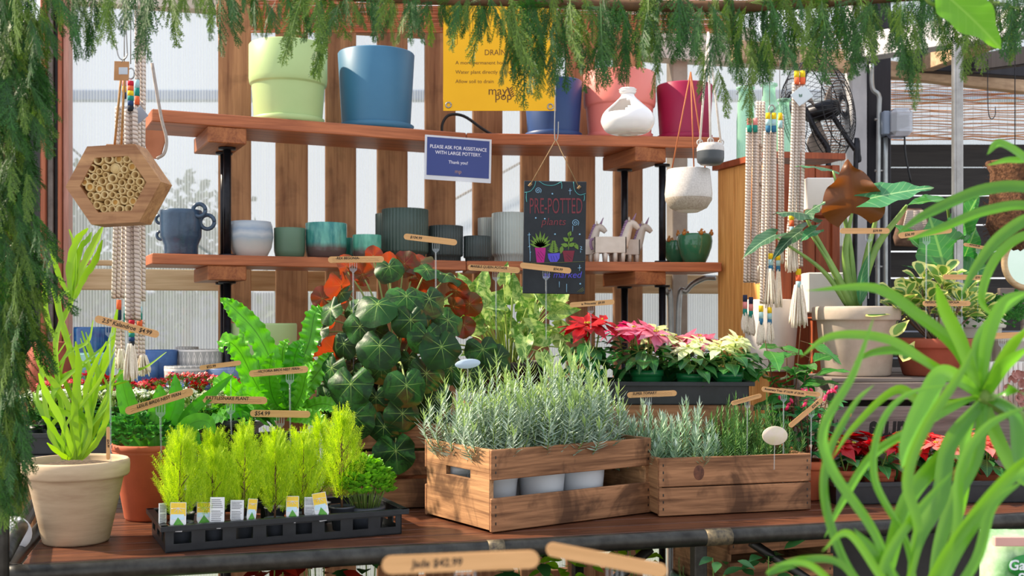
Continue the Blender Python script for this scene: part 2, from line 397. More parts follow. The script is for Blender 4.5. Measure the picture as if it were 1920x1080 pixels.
# outside shapes seen through the sheet: a far rail and bushes
bb = B(); box(bb, -6, 6, 9, 9.1, PZ(190, 9.05), PZ(170, 9.05), .01); struct(bb.build('trim_7', mat('far_blue_rail', '5a78a8', '6c88b4', 3, .6)))
bb = B(); box(bb, -9, 7, 12, 12.3, -.2, PZ(548, 12), .01); struct(bb.build('trim_8', mat('far_wall', '84849c', '66667c', 2, .8)))
# door frame at the left
lf = [(75, 85, w_frame, .0), (86, 97, mat('grey_jamb', '948c86', '6c645e', 20, .7, bump=.3), .03), (97, 107, mat('dark_seal', '2c2a2a', '1c1a1a', 20, .6), .05), (108, 115, w_frame, .0), (116, 127, mat('rose_cedar', 'c89484', 'a87464', 12, .6, bump=.3, sc=(8, 8, .5)), .02)]
for i, (a, c_, m_, off) in enumerate(lf):
    wallbar('trim_%d' % (9+i), wx(a, .0), wx(c_, .0), .0+off, .12, 0, 3.0, m_)
# slats of the screen behind the shelves
scr = thing('slat_screen', 'wooden screen of wide upright brown planks behind the pottery shelves', 'screen', (0, 0, 0)); scr.matrix_world = WF
for pc, wd in ((440, 62), (547, 61), (639, 58), (736, 57), (826, 57), (915, 55), (1004, 53), (1090, 53), (1179, 53)):
    a = wx(pc-wd/2); c_ = wx(pc+wd/2); bb = B(); box(bb, -(c_-a)/2, (c_-a)/2, 0, .03, 0, 2.71+U(-.02, .03), .003); bb.build('slat', w_slat, scr, ((a+c_)/2, 0, 0))
for z in (.35, 2.60):
    bb = B(); box(bb, wx(405), wx(1210), .031, .08, z, z+.08, .003); bb.build('cross_rail', w_slat, scr)
bb = B(); line(bb, P(760, 425, 4.66), P(985, 300, 4.79), .006); struct(bb.build('trim_14', w_slat))
bb = B(); line(bb, P(128, 272, 4.36), P(165, 305, 4.38), .005); line(bb, P(165, 305, 4.38), P(392, 470, 4.47), .005); struct(bb.build('trim_15', blackpipe))
bb = B(); tube(bb, smooth([P(831, 262, 4.40), P(829, 235, 4.40), P(842, 216, 4.40), P(870, 218, 4.41), P(905, 242, 4.41), P(935, 260, 4.41)]), .006); tag(bb.build('cable', blk), 'black cable looping up behind the upper shelf below the yellow poster', 'cable')
# ================================================================= pipe shelf
ZU, ZL = 2.157, 1.680
A0, A1, A2 = Vector((-1.19, 3.70, 0)), Vector((-.17, 4.17, 0)), Vector((.80, 4.27, 0))
t_sh = thing('pottery_shelf', 'two-tier redwood plank shelf on black pipe posts holding the pottery', 'shelf', (0, 0, 0))
def plank(a, c_, z, th, dep, name='plank', e0=0, e1=0):
    d = (c_-a); L = d.length; an = math.atan2(d.y, d.x); bb = B()
    box(bb, -e0, L+e1, 0, dep, -th, 0, .003); o = bb.build(name, w_shelf, t_sh); o.location = (a.x, a.y, z); o.rotation_euler = (0, 0, an); return an
def on(a, c_, f, off): d = (c_-a).normalized(); return a+(c_-a)*f+Vector((-d.y, d.x, 0))*off
for z, th, ez in ((ZU, .042, 0), (ZL, .036, 0)):
    anL = plank(A0, A1, z, th, .27); anR = plank(A1+Vector((.001, 0, 0)), A2, z, th, .27)
for z, th in ((ZU-.042, .055), (ZL-.036, .05)):
    for q, an, wdt in ((on(A0, A1, .22, 0), anL, .13), (on(A1, A2, .72, 0), anR, .13)):
        bb = B(); box(bb, -wdt/2, wdt/2, .005, .30, -th, 0, .003); o = bb.build('bracket_block', w_shelf_y, t_sh); o.location = (q.x, q.y, z); o.rotation_euler = (0, 0, an + (.0 if an == anL else .25))
def pipe(q, z0, z1):
    bb = B(); tube(bb, [(q.x, q.y, z0), (q.x, q.y, z1)], .0135, 14)
    for z in (z0, z1): tube(bb, [(q.x, q.y, z+(.0 if z == z0 else -.008)), (q.x, q.y, z+(.008 if z == z0 else 0))], .03, 16)
    bb.build('pipe_post', blackpipe, t_sh)
for q in (on(A0, A1, .235, .10), on(A0, A1, .245, .22), on(A1, A2, .66, .22), on(A1, A2, .78, .07)):
    pipe(q, ZL, ZU-.097); pipe(q, 0, ZL-.086)
# the round arch of metal tubing behind, right
bb = B(); tube(bb, smooth([(PX(1272, 4.55), 4.5, .3), (PX(1272, 4.5), 4.5, 1.45), tuple(P(1288, 545, 4.5)), tuple(P(1318, 523, 4.5)), tuple(P(1342, 521, 4.5))], 8), .011, 8)
tube(bb, smooth([(PX(1258, 4.5), 4.5, .3), (PX(1258, 4.5), 4.5, 1.45), tuple(P(1250, 548, 4.5)), tuple(P(1234, 528, 4.5)), tuple(P(1215, 524, 4.5))], 8), .011, 8)
tag(bb.build('metal_arch', galv), 'pair of pale bent metal tubes curving beneath the lower shelf at right', 'metal tube')
# ================================================================= pots
def potprof(rt, rb, h, wall=.006, rimh=0, rimo=0, foot=0, mid=None, inner=.86):
    """cross-section, outside first from the bottom centre up, over the lip and down inside"""
    pr = [(0, 0), (rb*.96, 0), (rb, .004)]
    if mid: pr += mid
    if rimh: pr += [(rt-rimo-.001, h-rimh-.001), (rt-.001, h-rimh), (rt, h-rimh+.004)]
    pr += [(rt, h-.003), (rt-.002, h), (rt-wall, h), (rt-wall-.001, h-.004)]
    k = .15; pr += [(rb+(rt-rb)*(.6)-wall, h*inner*.7), (0, h*inner*.7)]
    return pr
def pot(parent, m, rt, rb, h, soilm=None, seg=40, name='pot', flute=None, sz=.86, **k):
    b = B(); lathe(b, potprof(rt, rb, h, **k), seg, flute=flute); o = b.build(name, m, parent)
    if soilm:
        b = B(); r = (rb+(rt-rb)*sz)-k.get('wall', .006)*.8-k.get('rimo', 0)*(1 if k.get('rimh') else 0)*.6
        lathe(b, [(0, h*sz-.01), (r, h*sz-.01), (r, h*sz), (r*.7, h*sz+.003), (0, h*sz+.005)][::1], 28); b.build('soil', soilm, parent)
    return o
def matte(name, c, r=.45, **k): return mat(name, c, None if 'c2' not in k else k['c2'], 6, r, spec=.4)
def std(n, h1, h2, r=.45, s=8, **k): return mat(n, h1, h2, s, r, **k)
m_lg = std('pale_green_glaze', 'acc284', 'a6bc7e'); m_teal = std('steel_blue_matte', '3a7090', '356a8a'); m_navy = std('navy_matte', '2a4a80', '264478')
m_pink = std('salmon_matte', 'f08c84', 'ea857c'); m_mag = std('magenta_matte', 'a01848', '961644')
def shelfpos(px, off, z, left=True):
    a, c_ = (A0, A1) if left else (A1, A2)
    d = (c_-a).normalized(); n = Vector((-d.y, d.x, 0)); o = a+n*off; k = (px-960)/F
    s = (k*o.y-o.x)/(d.x-k*d.y); q = o+d*s; return Vector((q.x, q.y, z)), q.y
def shelfpot(px0, px1, py_top, label, m, left=True, off=.135, z=ZU, cat='pot', name='plant_pot', stacked=False, saucer=True, group=None, taper=.92):
    q, Y = shelfpos((px0+px1)/2, off, z+.0005, left); r = (px1-px0)/2/F*Y; h = PZ(py_top, Y-r)-q.z
    t = thing(name, label, cat, q, 0, group); s0 = .018
    bb = B()
    if stacked:
        hm = h*.50
        lathe(bb, [(0, s0*.5), (r*.86, s0*.5), (r*.87, s0), (r*.93, hm-.006), (r*.932, hm-.003), (r*.97, hm), (r*.985, hm+.004), (r, hm+.02), (r, h-.004), (r-.003, h), (r-.010, h), (r-.012, h-.01), (r*.85, .05), (0, .05)], 48)
    else:
        lathe(bb, [(0, s0*.5), (r*taper*.96, s0*.5), (r*taper*.97, s0+.004), (r, h-.004), (r-.003, h), (r-.010, h), (r-.012, h-.01), (r*.8, .05), (0, .05)], 48)
    bb.build('pot', m, t)
    if saucer:
        bb = B(); rs = r*(.93 if stacked else .99); lathe(bb, [(0, 0), (rs*.93, 0), (rs*.96, .004), (rs, .022), (rs-.004, .024), (rs*.9, .012), (0, .008)], 48); bb.build('saucer', m, t)
    return t
shelfpot(468, 613, 68, 'large pale green two-step pot with saucer on the upper shelf', m_lg, stacked=True)
shelfpot(634, 777, 84, 'large steel blue pot with saucer on the upper shelf', m_teal)
shelfpot(983, 1092, 142, 'navy blue pot partly behind the yellow poster on the upper shelf', m_navy, False)
shelfpot(1094, 1229, 124, 'salmon pink two-step pot on the upper shelf', m_pink, False, stacked=True)
shelfpot(1231, 1336, 150, 'magenta pot at the right end of the upper shelf', m_mag, False)
def lowpot(px0, px1, py, label, m, prof=None, left=True, off=.13, name='plant_pot', group=None, flute=None, foot=False):
    q, Y = shelfpos((px0+px1)/2, off, ZL+.0005, left); r = (px1-px0)/2/F*Y; h = PZ(py, Y)-q.z
    t = thing(name, label, 'pot', q, 0, group); bb = B()
    if prof: pr = [(a*r, c_*h) for a, c_ in prof]
    elif foot: pr = [(0, 0), (r*.84, 0), (r*.86, .003), (r*.86, h*.13), (r*.97, h*.16), (r*.99, h*.2), (r*.99, h*.6), (r*.99, h*.99), (r*.95, h), (r*.92, h*.99), (r*.9, h*.4), (0, h*.4)]
    else: pr = [(0, 0), (r*.80, 0), (r*.92, h*.08), (r*.99, h*.25), (r, h*.6), (r, h*.985), (r*.98, h), (r*.93, h), (r*.91, h*.95), (r*.88, h*.3), (0, h*.3)]
    lathe(bb, pr, flute*8 if flute else 40, flute=(flute, .045, h*.0, h*.992) if flute else None)
    bb.build('pot', m, t); return t, r, h
# glazed mats
def twotone(name, top, top2, low, zf, rough=.2, soft=.02, noisew=.01):
    g = G(name); g.set(rough, 0, .5); co = g.coord('Object'); sp_ = g.n('SeparateXYZ'); g.l(co, sp_.inputs[0])
    n = g.noise(g.coord('Object', (1, 1, .25)), 45, 4, .6); z = g.math('MULTIPLY_ADD', n, noisew, sp_.outputs[2])
    mr = g.n('MapRange'); g.l(z, mr.inputs[0]); mr.inputs[1].default_value = zf-soft/2+noisew/2; mr.inputs[2].default_value = zf+soft/2+noisew/2
    g.l(g.mix(mr.outputs[0], c4(lin(low)), g.ramp(n, [(.35, c4(lin(top))), (.65, c4(lin(top2)))])), g.b.inputs['Base Color']); return g.m
navy_gl = mat('dark_blue_glaze', '40566e', '2a3a4c', 12, .22, bump=.5, bd=.006)
t, r, h = lowpot(301, 378, 394, 'slate blue glazed pot with ring handles on the lower shelf', navy_gl, [(0, 0), (.78, 0), (.8, .05), (.8, .22), (.9, .34), (.97, .42), (1, .9), (1, .98), (.95, 1), (.9, .97), (.85, .3), (0, .3)])
def ringh(cx, cz, rad, th, yy=0, ang=0):
    bb = B(); tube(bb, [(cx+rad*cos(a), yy+.25*rad*sin(a)*ang, cz+rad*sin(a)) for a in np.linspace(0, 2*PI, 21)], th, 8); bb.build('handle', navy_gl, t)
ringh(-r*1.02, h*.80, r*.20, r*.075); ringh(-r*.98, h*.45, r*.20, r*.075); ringh(r*1.0, h*.98, r*.30, r*.10, -.03); ringh(r*1.28, h*.74, r*.34, r*.10, .0)
g = G('banded_stoneware'); g.set(.35); co = g.coord('Object', (1, 1, 1)); sp_ = g.n('SeparateXYZ'); g.l(co, sp_.inputs[0])
z = g.math('MULTIPLY_ADD', g.noise(co, 30, 4), .02, sp_.outputs[2])
g.l(g.ramp(g.math('MULTIPLY', z, 8), [(.25, c4(lin('c8c4be'))), (.5, c4(lin('b0b0ae'))), (.62, c4(lin('98a4b0'))), (.72, c4(lin('b8bcc0'))), (.86, c4(lin('8c9cb0'))), (.97, c4(lin('a8b0b8')))]), g.b.inputs['Base Color'])
lowpot(429, 512, 416, 'pale stoneware bowl with soft blue bands on the lower shelf', g.m, [(0, 0), (.66, 0), (.72, .03), (.92, .28), (1, .58), (.95, .88), (.88, 1), (.84, 1), (.84, .9), (.85, .4), (0, .3)])
lowpot(514, 572, 428, 'sage green matte pot beside the banded bowl', std('sage_matte', '5c7860', '54705a'))
tt = twotone('teal_drip_glaze', '2c7a78', '6ab0a0', '5a4c48', .048)
lowpot(573, 650, 419, 'taller teal drip-glazed pot with bare brown base', tt, off=.12)
lowpot(661, 715, 441, 'small green drip-glazed pot with brown base, in front of its twin', twotone('green_drip_glaze', '3c8a78', '6ab49a', '5a4c48', .036), off=.08)
lowpot(640, 680, 447, 'small green glazed pot half hidden between two teal pots', std('green_glaze_back', '2f7466', '3c8472', .25), off=.19)
dkg = std('fluted_dark_green', '465850', '3a4a44', .4); dkk = std('fluted_charcoal', '3c4644', '30393a', .4); plg = std('fluted_pale_grey', 'b4beba', 'a8b2ae', .4)
lowpot(704, 742, 401, 'dark green fluted pot almost hidden behind the largest fluted one', dkg, off=.24, flute=34, foot=True)
lowpot(716, 803, 393, 'largest dark green fluted pot on the lower shelf', dkg, off=.125, flute=38, foot=True)
lowpot(800, 836, 430, 'fluted charcoal pot hidden behind the medium fluted pot', dkk, off=.25, flute=30, foot=True)
lowpot(804, 868, 424, 'medium fluted charcoal pot beside the largest green one', dkk, off=.10, flute=34, foot=True)
lowpot(869, 919, 443, 'small fluted charcoal pot between medium pot and pale pots', dkk, None, True, .06, flute=28, foot=True)
lowpot(896, 935, 409, 'pale grey fluted pot behind its larger twin', plg, None, True, .23, flute=28, foot=True)
lowpot(922, 990, 400, 'tall pale grey fluted pot left of the chalkboard', plg, None, True, .10, flute=36, foot=True)
# green jars with little birds on the rim
gj = mat('green_crackle_glaze', '3c7a58', '2c6446', 9, .12, coat=.4)
bird_m = mat('bird_glaze', 'c88438', '9c5c24', 30, .3)
def bird(parent, x, y, z, an, s=.011):
    bb = B(); M = T((x, y, z)) @ RZ(an)
    lathe(bb, [(0, 0), (s*.55, s*.1), (s*.85, s*.6), (s*.75, s*1.2), (s*.4, s*1.6), (0, s*1.75)], 10, M)
    lathe(bb, [(0, 0), (s*.42, s*.25), (s*.45, s*.6), (s*.2, s*.9), (0, s*.95)], 10, M @ T((s*.2, 0, s*1.4)))
    tube(bb, [(s*.5, 0, s*1.95), (s*1.05, 0, s*1.9)], [s*.16, .0003], 6, M); tube(bb, [(-s*.5, 0, s*.9), (-s*1.3, 0, s*1.3)], [s*.3, s*.1], 6, M)
    bb.build('bird', bird_m, parent)
for px0, px1, py, off, lb in ((1243, 1298, 452, .20, 'rear green glazed jar with orange birds on its rim'), (1269, 1336, 439, .10, 'front green glazed jar with orange birds on its rim')):
    t, r, h = lowpot(px0, px1, py, lb, gj, [(0, 0), (.56, 0), (.6, .02), (.78, .25), (.95, .55), (1, .75), (.96, .93), (.9, 1), (.86, 1), (.86, .95), (.8, .4), (0, .3)], False, off, 'bird_jar')
    for k in range(6): a = -.3-k*PI/3; bird(t, r*.92*cos(a), r*.92*sin(a), h*.93, a+1.2)
# unicorn planters
uni_m = mat('unicorn_glaze', 'ded2c6', 'cabcae', 18, .25); uni_p = mat('unicorn_mauve', '9c7c9c', '8a6a8c', 18, .35)
def unicorn(px, off, label, s=1.):
    q, Y = shelfpos(px, off, ZL+.0005, False); t = thing('unicorn_planter', label, 'planter', q, 0, 'unicorn planters on the lower shelf'); t.scale = (s,)*3
    bb = B(); x0, x1 = -.062, .062
    pr = [(x0, .04), (x1, .04), (x1, .098), (x0, .098)]; box(bb, x0, x1, -.032, .032, .04, .045, .002)
    for a in ((x0, x1, -.034, -.028), (x0, x1, .028, .034), (x0, x0+.006, -.034, .034), (x1-.006, x1, -.034, .034)): box(bb, *a, .036, .098, .003)
    for lx in (-.05, -.018, .02, .05):
        for ly in (-.024, .024): tube(bb, [(lx, ly, 0), (lx, ly, .045)], [.007, .010], 8)
    bb.build('body', uni_m, t)
    bb = B(); tube(bb, smooth([(.05, 0, .06), (.062, 0, .10), (.072, 0, .135), (.082, 0, .152), (.100, 0, .142), (.112, 0, .130)], 4), np.interp(np.linspace(0, 1, 21), [0, .3, .6, .75, 1], [.022, .018, .014, .014, .009]), 10)
    for ly in (-.009, .009): tube(bb, [(.076, ly, .158), (.074, ly*1.3, .176)], [.005, .001], 6)
    bb.build('head', uni_m, t)
    bb = B(); tube(bb, [(.088, 0, .158), (.102, 0, .190)], [.006, .0012], 8); bb.build('horn', uni_p, t)
    bb = B()
    for k in range(7): f = k/6; tube(bb, [(.048+.02*f, -.004, .105+.055*f), (.038+.02*f, -.008, .098+.055*f)], [.007, .004], 6)
    bb.build('mane', uni_p, t)
    bb = B(); tube(bb, smooth([(-.062, 0, .092), (-.072, 0, .085), (-.072, 0, .065), (-.066, 0, .05)], 4), [.006]*13, 6); bb.build('tail', uni_p, t)
unicorn(1143, .08, 'white unicorn planter with mauve mane, nearest of the herd'); unicorn(1170, .16, 'white unicorn planter behind, rightmost of the herd', .96); unicorn(1085, .17, 'white unicorn planter half hidden by the chalkboard', .95)
# ================================================================= table
TT = math.radians(15.0); TZ = .93
TO = Vector((-1.083, 2.385, 0)); TU = Vector((cos(TT), sin(TT), 0)); TV = Vector((-sin(TT), cos(TT), 0))
t_tab = thing('display_table', 'long wooden plank table with a dark steel pipe rim holding the plants', 'table', TO, TT)
TL, TD = 3.3, 1.0
RR = .021
bb = B(); zt = TZ-.018
tube(bb, smooth([(TL, 0, zt), (1.2, 0, zt), (.10, 0, zt), (.03, .01, zt), (0, .06, zt), (0, .6, zt), (0, TD, zt)], 6), RR, 14); bb.build('pipe_rim', steel, t_tab)
bb = B(); tube(bb, [(TL, TD+.02, zt), (0, TD+.02, zt)], RR, 12); bb.build('pipe_rim', steel, t_tab)
for wa, wb in ((1.06, 1.10), (1.62, 1.69)): bb = B(); line(bb, (wa, 0, zt), (wb, 0, zt), RR+.0006, 14); bb.build('worn_patch', mat('worn_steel', '8c7c60', '4a443e', 90, .5, .6), t_tab)
y = RR+.004; i = 0
while y < TD-.02:
    wd = .088; bb = B(); box(bb, .03+U(0, .004), TL, y, y+wd-.003, TZ-.03, TZ, .002); bb.build('board', w_table, t_tab); y += wd; i += 1
for x in (.12, 1.62, 3.2):
    for yy in (.03, TD): bb = B(); box(bb, x-.017, x+.017, yy-.012, yy+.022, 0, TZ-.038, .003); bb.build('leg', steel, t_tab)
bb = B(); line(bb, (1.78, .06, TZ-.05), (2.6, .06, .35), .013); bb.build('brace', steel, t_tab)
bb = B(); line(bb, (1.50, .06, TZ-.05), (.95, .06, .45), .013); bb.build('brace', steel, t_tab)
# lower shelf of the table
bb = B(); box(bb, .1, TL, .05, TD-.05, .27, .30, .002); bb.build('lower_shelf', wood('green_stained_board', '5c7a50', '44603c', 0, 1, .7), t_tab)
def crate(name, label, o, an, L, D, H, slats, gapless=False, handle=False, m1=None, m2=None, side_solid=True, bottom=True):
    """slats: list of (z0,z1) on the long sides"""
    t = thing(name, label, 'crate', o, an); m1 = m1 or w_cratex; m2 = m2 or w_cratey; th = .011
    for yy in (0, D-th):
        for z0, z1 in slats: bb = B(); box(bb, 0, L, yy, yy+th, z0, z1, .002); bb.build('slat', m1, t)
    for xx in (th*0+.0005, L-.0135):
        bb = B(); x1 = xx+.013
        if handle:
            hz0, hz1, hy0, hy1 = H*.60, H*.71, D*.30, D*.66
            box(bb, xx, x1, th, D-th, .006, hz0, .001); box(bb, xx, x1, th, D-th, hz1, H, .001)
            box(bb, xx, x1, th, hy0, hz0, hz1, 0); box(bb, xx, x1, hy1, D-th, hz0, hz1, 0)
        else: box(bb, xx, x1, th, D-th, .006, H-.002, .002)
        bb.build('end_panel', m2, t)
    bb = B(); box(bb, .014, L-.014, th, D-th, .006, .014, .001); bb.build('base_board', m1, t)
    bb = B()
    for xx in (.012, L-.012):
        for z0, z1 in slats:
            for k in (.25, .5, .75): cbox(bb, (xx, -.0002, z0+(z1-z0)*k), (.003, .001, .007), 0)
    bb.build('staples', steel, t)
    return t
CA = Vector((-.050, 2.755, TZ+.001)); an1 = math.atan2(.30, .43)
cr1 = crate('wooden_crate', 'slatted wooden crate with a hand slot holding white-potted lavender', CA, an1, .525, .325, .205, [(.002, .085), (.130, .205)], handle=True)
CB = Vector((.392, 2.985, TZ+.001)); an2 = math.radians(15)
cr2 = crate('wooden_crate', 'lower two-board wooden crate with a dark knot, right of the slotted one', CB, an2, .452, .24, .158, [(.002, .077), (.080, .157)])
bb = B(); lathe(bb, [(0, .0), (.011, .0), (.018, -.0012)], 20, T((.115, -.0008, .115)) @ RX(PI/2) @ S(1, 1.3, 1)); bb.build('knot', mat('knot_wood', '7a4a34', '3e241a', 60, .7), cr2)
rz_ = lambda o, an, x, y, z=0: Vector((o[0]+x*cos(an)-y*sin(an), o[1]+x*sin(an)+y*cos(an), o[2]+z))
# risers behind
rA = Vector((-.485, 3.10, TZ+.001))
riserA = crate('riser_crate', 'wooden crate behind the cypress tray carrying the big begonia', rA, math.radians(8), .50, .34, .235, [(.002, .082), (.092, .160), (.168, .235)])
rB = Vector((.02, 3.45, TZ+.001)); crate('riser_crate', 'tall wooden crate hidden under the dark pothos pot', Vector((-.15, 3.50, TZ+.001)), math.radians(4), .26, .22, .27, [(.002, .13), (.14, .27)])
rC = Vector((.125, 3.335, TZ+.001)); crate('riser_crate', 'wooden crate under the upper black poinsettia tray', rC, math.radians(-2), .59, .27, .275, [(.002, .09), (.095, .18), (.185, .275)])
rD = Vector((PX(1560, 3.55), 3.53, TZ+.001)); HD = PZ(718, 3.55)-TZ
riserD = crate('printed_crate', 'weathered grey crate with upside-down black lettering under the big pots', rD, math.radians(6), .78, .36, HD, [(.002, HD*.20), (HD*.24, HD-.075), (HD-.055, HD)], m1=w_grey, m2=w_grey)
text('Burne', .105, mat('stencil_black', '262220', '1a1816', 50, .8), riserD, T((PX(1665, 3.55)-rD.x+.02, -.0006, HD*.52)) @ RX(PI/2) @ Matrix.Rotation(PI, 4, 'Z'), off=.004, sx=.62, shear=.12)
bb = B(); box(bb, .0, .78, .02, .35, HD, HD+.014, .002); bb.build('top_board', w_grey, riserD)
# nursery trays
def tray(label, o, an, L, D, H, win=True, group=None):
    t = thing('nursery_tray', label, 'tray', o, an, group); bb = B(); i = .014
    def wall(M, W_, windows):
        box(bb, 0, W_, 0, .003, 0, H*.30, 0, M); box(bb, 0, W_, 0, .003, H*.72, H-.003, 0, M)
        n = max(2, int(W_/.062)); s = W_/n
        if windows:
            for k in range(n+1): x = k*s; box(bb, max(0, x-s*.22), min(W_, x+s*.22), 0, .003, H*.3, H*.72, 0, M)
        else: box(bb, 0, W_, 0, .003, H*.3, H*.72, 0, M)
    wall(T((i, i, 0)), L-2*i, win); wall(T((i, D-i, 0)), L-2*i, win)
    wall(T((i, i, 0)) @ RZ(PI/2), D-2*i, win); wall(T((L-i, i, 0)) @ RZ(PI/2), D-2*i, win)
    box(bb, i, L-i, i, D-i, 0, .003, 0); bb.build('tray_body', blk, t)
    bb = B()
    for a in ((0, L, 0, i+.003), (0, L, D-i-.003, D), (0, i+.003, 0, D), (L-i-.003, L, 0, D)): box(bb, *a, H-.005, H, .002)
    for a in ((0, L, -.001, .001), (0, L, D-.001, D+.001), (-.001, .001, 0, D), (L-.001, L+.001, 0, D)): box(bb, *a, H-.012, H, .0005)
    bb.build('tray_rim', blk, t); return t
TRo = Vector((-.785, 2.505, TZ+.001)); TRa = math.radians(24.5)
tray('black slotted nursery tray on the table edge full of yellow-green cypress seedlings', TRo, TRa, .585, .275, .062)
TCo = Vector((.115, 3.32, TZ+.277)); TCa = math.radians(-2); tray('black nursery tray raised behind the crates holding the green-potted poinsettias', TCo, TCa, .60, .28, .068, False)
TDo = Vector((PX(1562, 3.19), 3.18, TZ+.001)); TDa = math.radians(4); tray('black nursery tray on the right table end with the red poinsettias', TDo, TDa, .62, .29, .064, False)
# left: tray of kalanchoe on a rear stand
bench = thing('rear_bench', 'grey wooden bench behind the table on the left under the kalanchoe tray', 'bench', (-1.42, 3.08, 0), math.radians(4))
bb = B(); box(bb, 0, .68, 0, .42, 1.055, 1.08, .002); bb.build('bench_top', w_grey, bench)
for x in (.03, .65):
    for yy in (.03, .39): bb = B(); box(bb, x-.02, x+.02, yy-.02, yy+.02, 0 if x < .1 or yy > 1 else TZ+.002, 1.055, .002); bb.build('leg', w_grey, bench)
TKo = Vector((-1.41, 3.10, 1.082)); TKa = math.radians(4); tray('black nursery tray on the rear bench filled with red and white kalanchoe', TKo, TKa, .66, .36, .060, False)
shelf2 = thing('pottery_bench', 'low wooden bench behind the flowers with blue and patterned pots', 'bench', (-1.72, 3.66, 0), math.radians(11))
bb = B(); box(bb, 0, 1.45, 0, .42, 1.185, 1.215, .002); bb.build('bench_top', w_slat, shelf2)
for x in (.05, 1.40):
    for yy in (.04, .38): bb = B(); box(bb, x-.02, x+.02, yy-.02, yy+.02, 0, 1.185, .002); bb.build('leg', w_slat, shelf2)
BZ = 1.2155
# pots on that bench
def benchpot(px0, px1, py, Y, label, m, prof=None, name='plant_pot', zb=BZ):
    r = (px1-px0)/2/F*Y; q = P((px0+px1)/2, 600, Y); q.z = zb; h = PZ(py, Y)-zb; t = thing(name, label, 'pot', q); bb = B()
    pr = [(a*r, c_*h) for a, c_ in (prof or [(0, 0), (.78, 0), (.84, .05), (.98, .55), (1, .97), (.98, 1), (.92, 1), (.9, .9), (.8, .3), (0, .3)])]
    lathe(bb, pr, 40); bb.build('pot', m, t); return t
cob = mat('cobalt_glaze', '1c3c7c', '2c6a9c', 40, .15, det=6, coat=.3); blu = mat('denim_blue_glaze', '4a70a8', '3c6096', 60, .3)
aqua = twotone('aqua_glaze', '8cc0b4', 'a8d0c4', '6c98b0', .09, .2, .04, .02)
g = G('diamond_pattern'); g.set(.45); uv = g.n('TexCoord').outputs['UV']; s_ = g.n('SeparateXYZ'); g.l(uv, s_.inputs[0])
u = g.math('MULTIPLY', s_.outputs[0], 22); v = g.math('MULTIPLY', s_.outputs[1], 15)
du = g.math('ABSOLUTE', g.math('SUBTRACT', g.math('FRACT', u), .5)); dv = g.math('ABSOLUTE', g.math('SUBTRACT', g.math('FRACT', v), .5))
dd = g.math('ADD', du, g.math('MULTIPLY', dv, .9)); rg = g.math('ABSOLUTE', g.math('SUBTRACT', dd, .36)); k1 = g.ramp(g.math('MINIMUM', rg, dd), [(.035, (1, 1, 1, 1)), (.055, (0, 0, 0, 1))])
k2 = g.ramp(dd, [(.17, (1, 1, 1, 1)), (.19, (0, 0, 0, 1))]); bd = g.ramp(g.math('SUBTRACT', .5, dv), [(.04, (1, 1, 1, 1)), (.07, (0, 0, 0, 1))])
g.l(g.mix(g.math('MAXIMUM', g.math('MAXIMUM', k1, k2), bd), c4(lin('a8a49e')), c4(lin('e4dcd4'))), g.b.inputs['Base Color']); diam = g.m
benchpot(140, 210, 613, 3.95, 'dark cobalt glazed pot at the back left of the rear bench', cob)
benchpot(122, 212, 662, 3.80, 'aqua glazed bowl below the cobalt pot', aqua)
benchpot(262, 332, 656, 3.86, 'denim blue pot behind the macrame tassels', blu)
benchpot(238, 296, 677, 3.76, 'smaller denim blue pot in front of the larger blue one', blu)
benchpot(330, 372, 650, 4.02, 'grey patterned pot glimpsed behind the blue pot', diam)
benchpot(335, 416, 655, 3.90, 'grey pot with a band of white diamonds by the pipe post', diam)
benchpot(309, 384, 686, 3.74, 'small low grey diamond-patterned pot in front', diam)
mgl = mat('blue_animal_glaze', '4a6494', '3c5480', 12, .15, coat=.3)
t = thing('snail_planter', 'shiny blue ceramic bird-shaped planter beside the patterned pots', 'planter', P(350, 720, 3.68)); t.location.z = BZ
bb = B(); lathe(bb, [(0, 0), (.04, .0), (.062, .025), (.06, .05), (.035, .07), (0, .078)], 24, S(1.3, .8, .55)); tube(bb, smooth([(-.05, 0, .01), (-.048, 0, .05), (-.044, 0, .075)], 4), np.linspace(.022, .006, 9), 12); bb.build('body', mgl, t)
benchpot(388, 470, 690, 3.80, 'pale blue pot beside the diamond-patterned pots', std('dusty_blue', '7a90b8', '7088b0', .35))
benchpot(431, 556, 606, 3.98, 'pale green matte pot standing behind the ruffled fern', m_lg)
# ---------------------------------------------------------------- clay pots of the table
clay = mat('pale_clay', 'd0b898', 'b09478', 7, .8, bump=.25, sc=(1, 1, 6), det=6); terra = mat('terracotta', 'c0603a', 'a04e30', 9, .75, bump=.2, det=6)
grt = mat('speckled_clay', 'c4b4a4', 'a89888', 12, .8, bump=.3, det=7); brick = mat('red_terracotta', 'a4543c', '8c4430', 9, .8, bump=.2, det=6)
def claypot(name, label, px, Y, zb, rt, h, m, tap=.64, soilm=soil, rim=.22, group=None, cat='potted plant', rimo=.10):
    t = thing(name, label, cat, (PX(px, Y), Y, zb), 0, group); rb = rt*tap; bb = B()
    zr_ = h*(1-rim); rr = rt*(1-rimo)
    lathe(bb, [(0, 0), (rb*.95, 0), (rb, .005), (rr-.002, zr_-.003), (rr, zr_), (rt-.004, zr_), (rt-.001, zr_+.005), (rt*1.0, h*.93), (rt-.001, h-.004), (rt-.004, h), (rt-.011, h), (rt-.013, h-.006), (rr-.012, h*.8), (0, h*.8)], 56); bb.build('pot', m, t)
    bb = B(); lathe(bb, [(rr*1.0, h-.018), (rr*.6, h-.010), (0, h-.012)][::-1], 28); bb.build('soil', soilm, t); return t
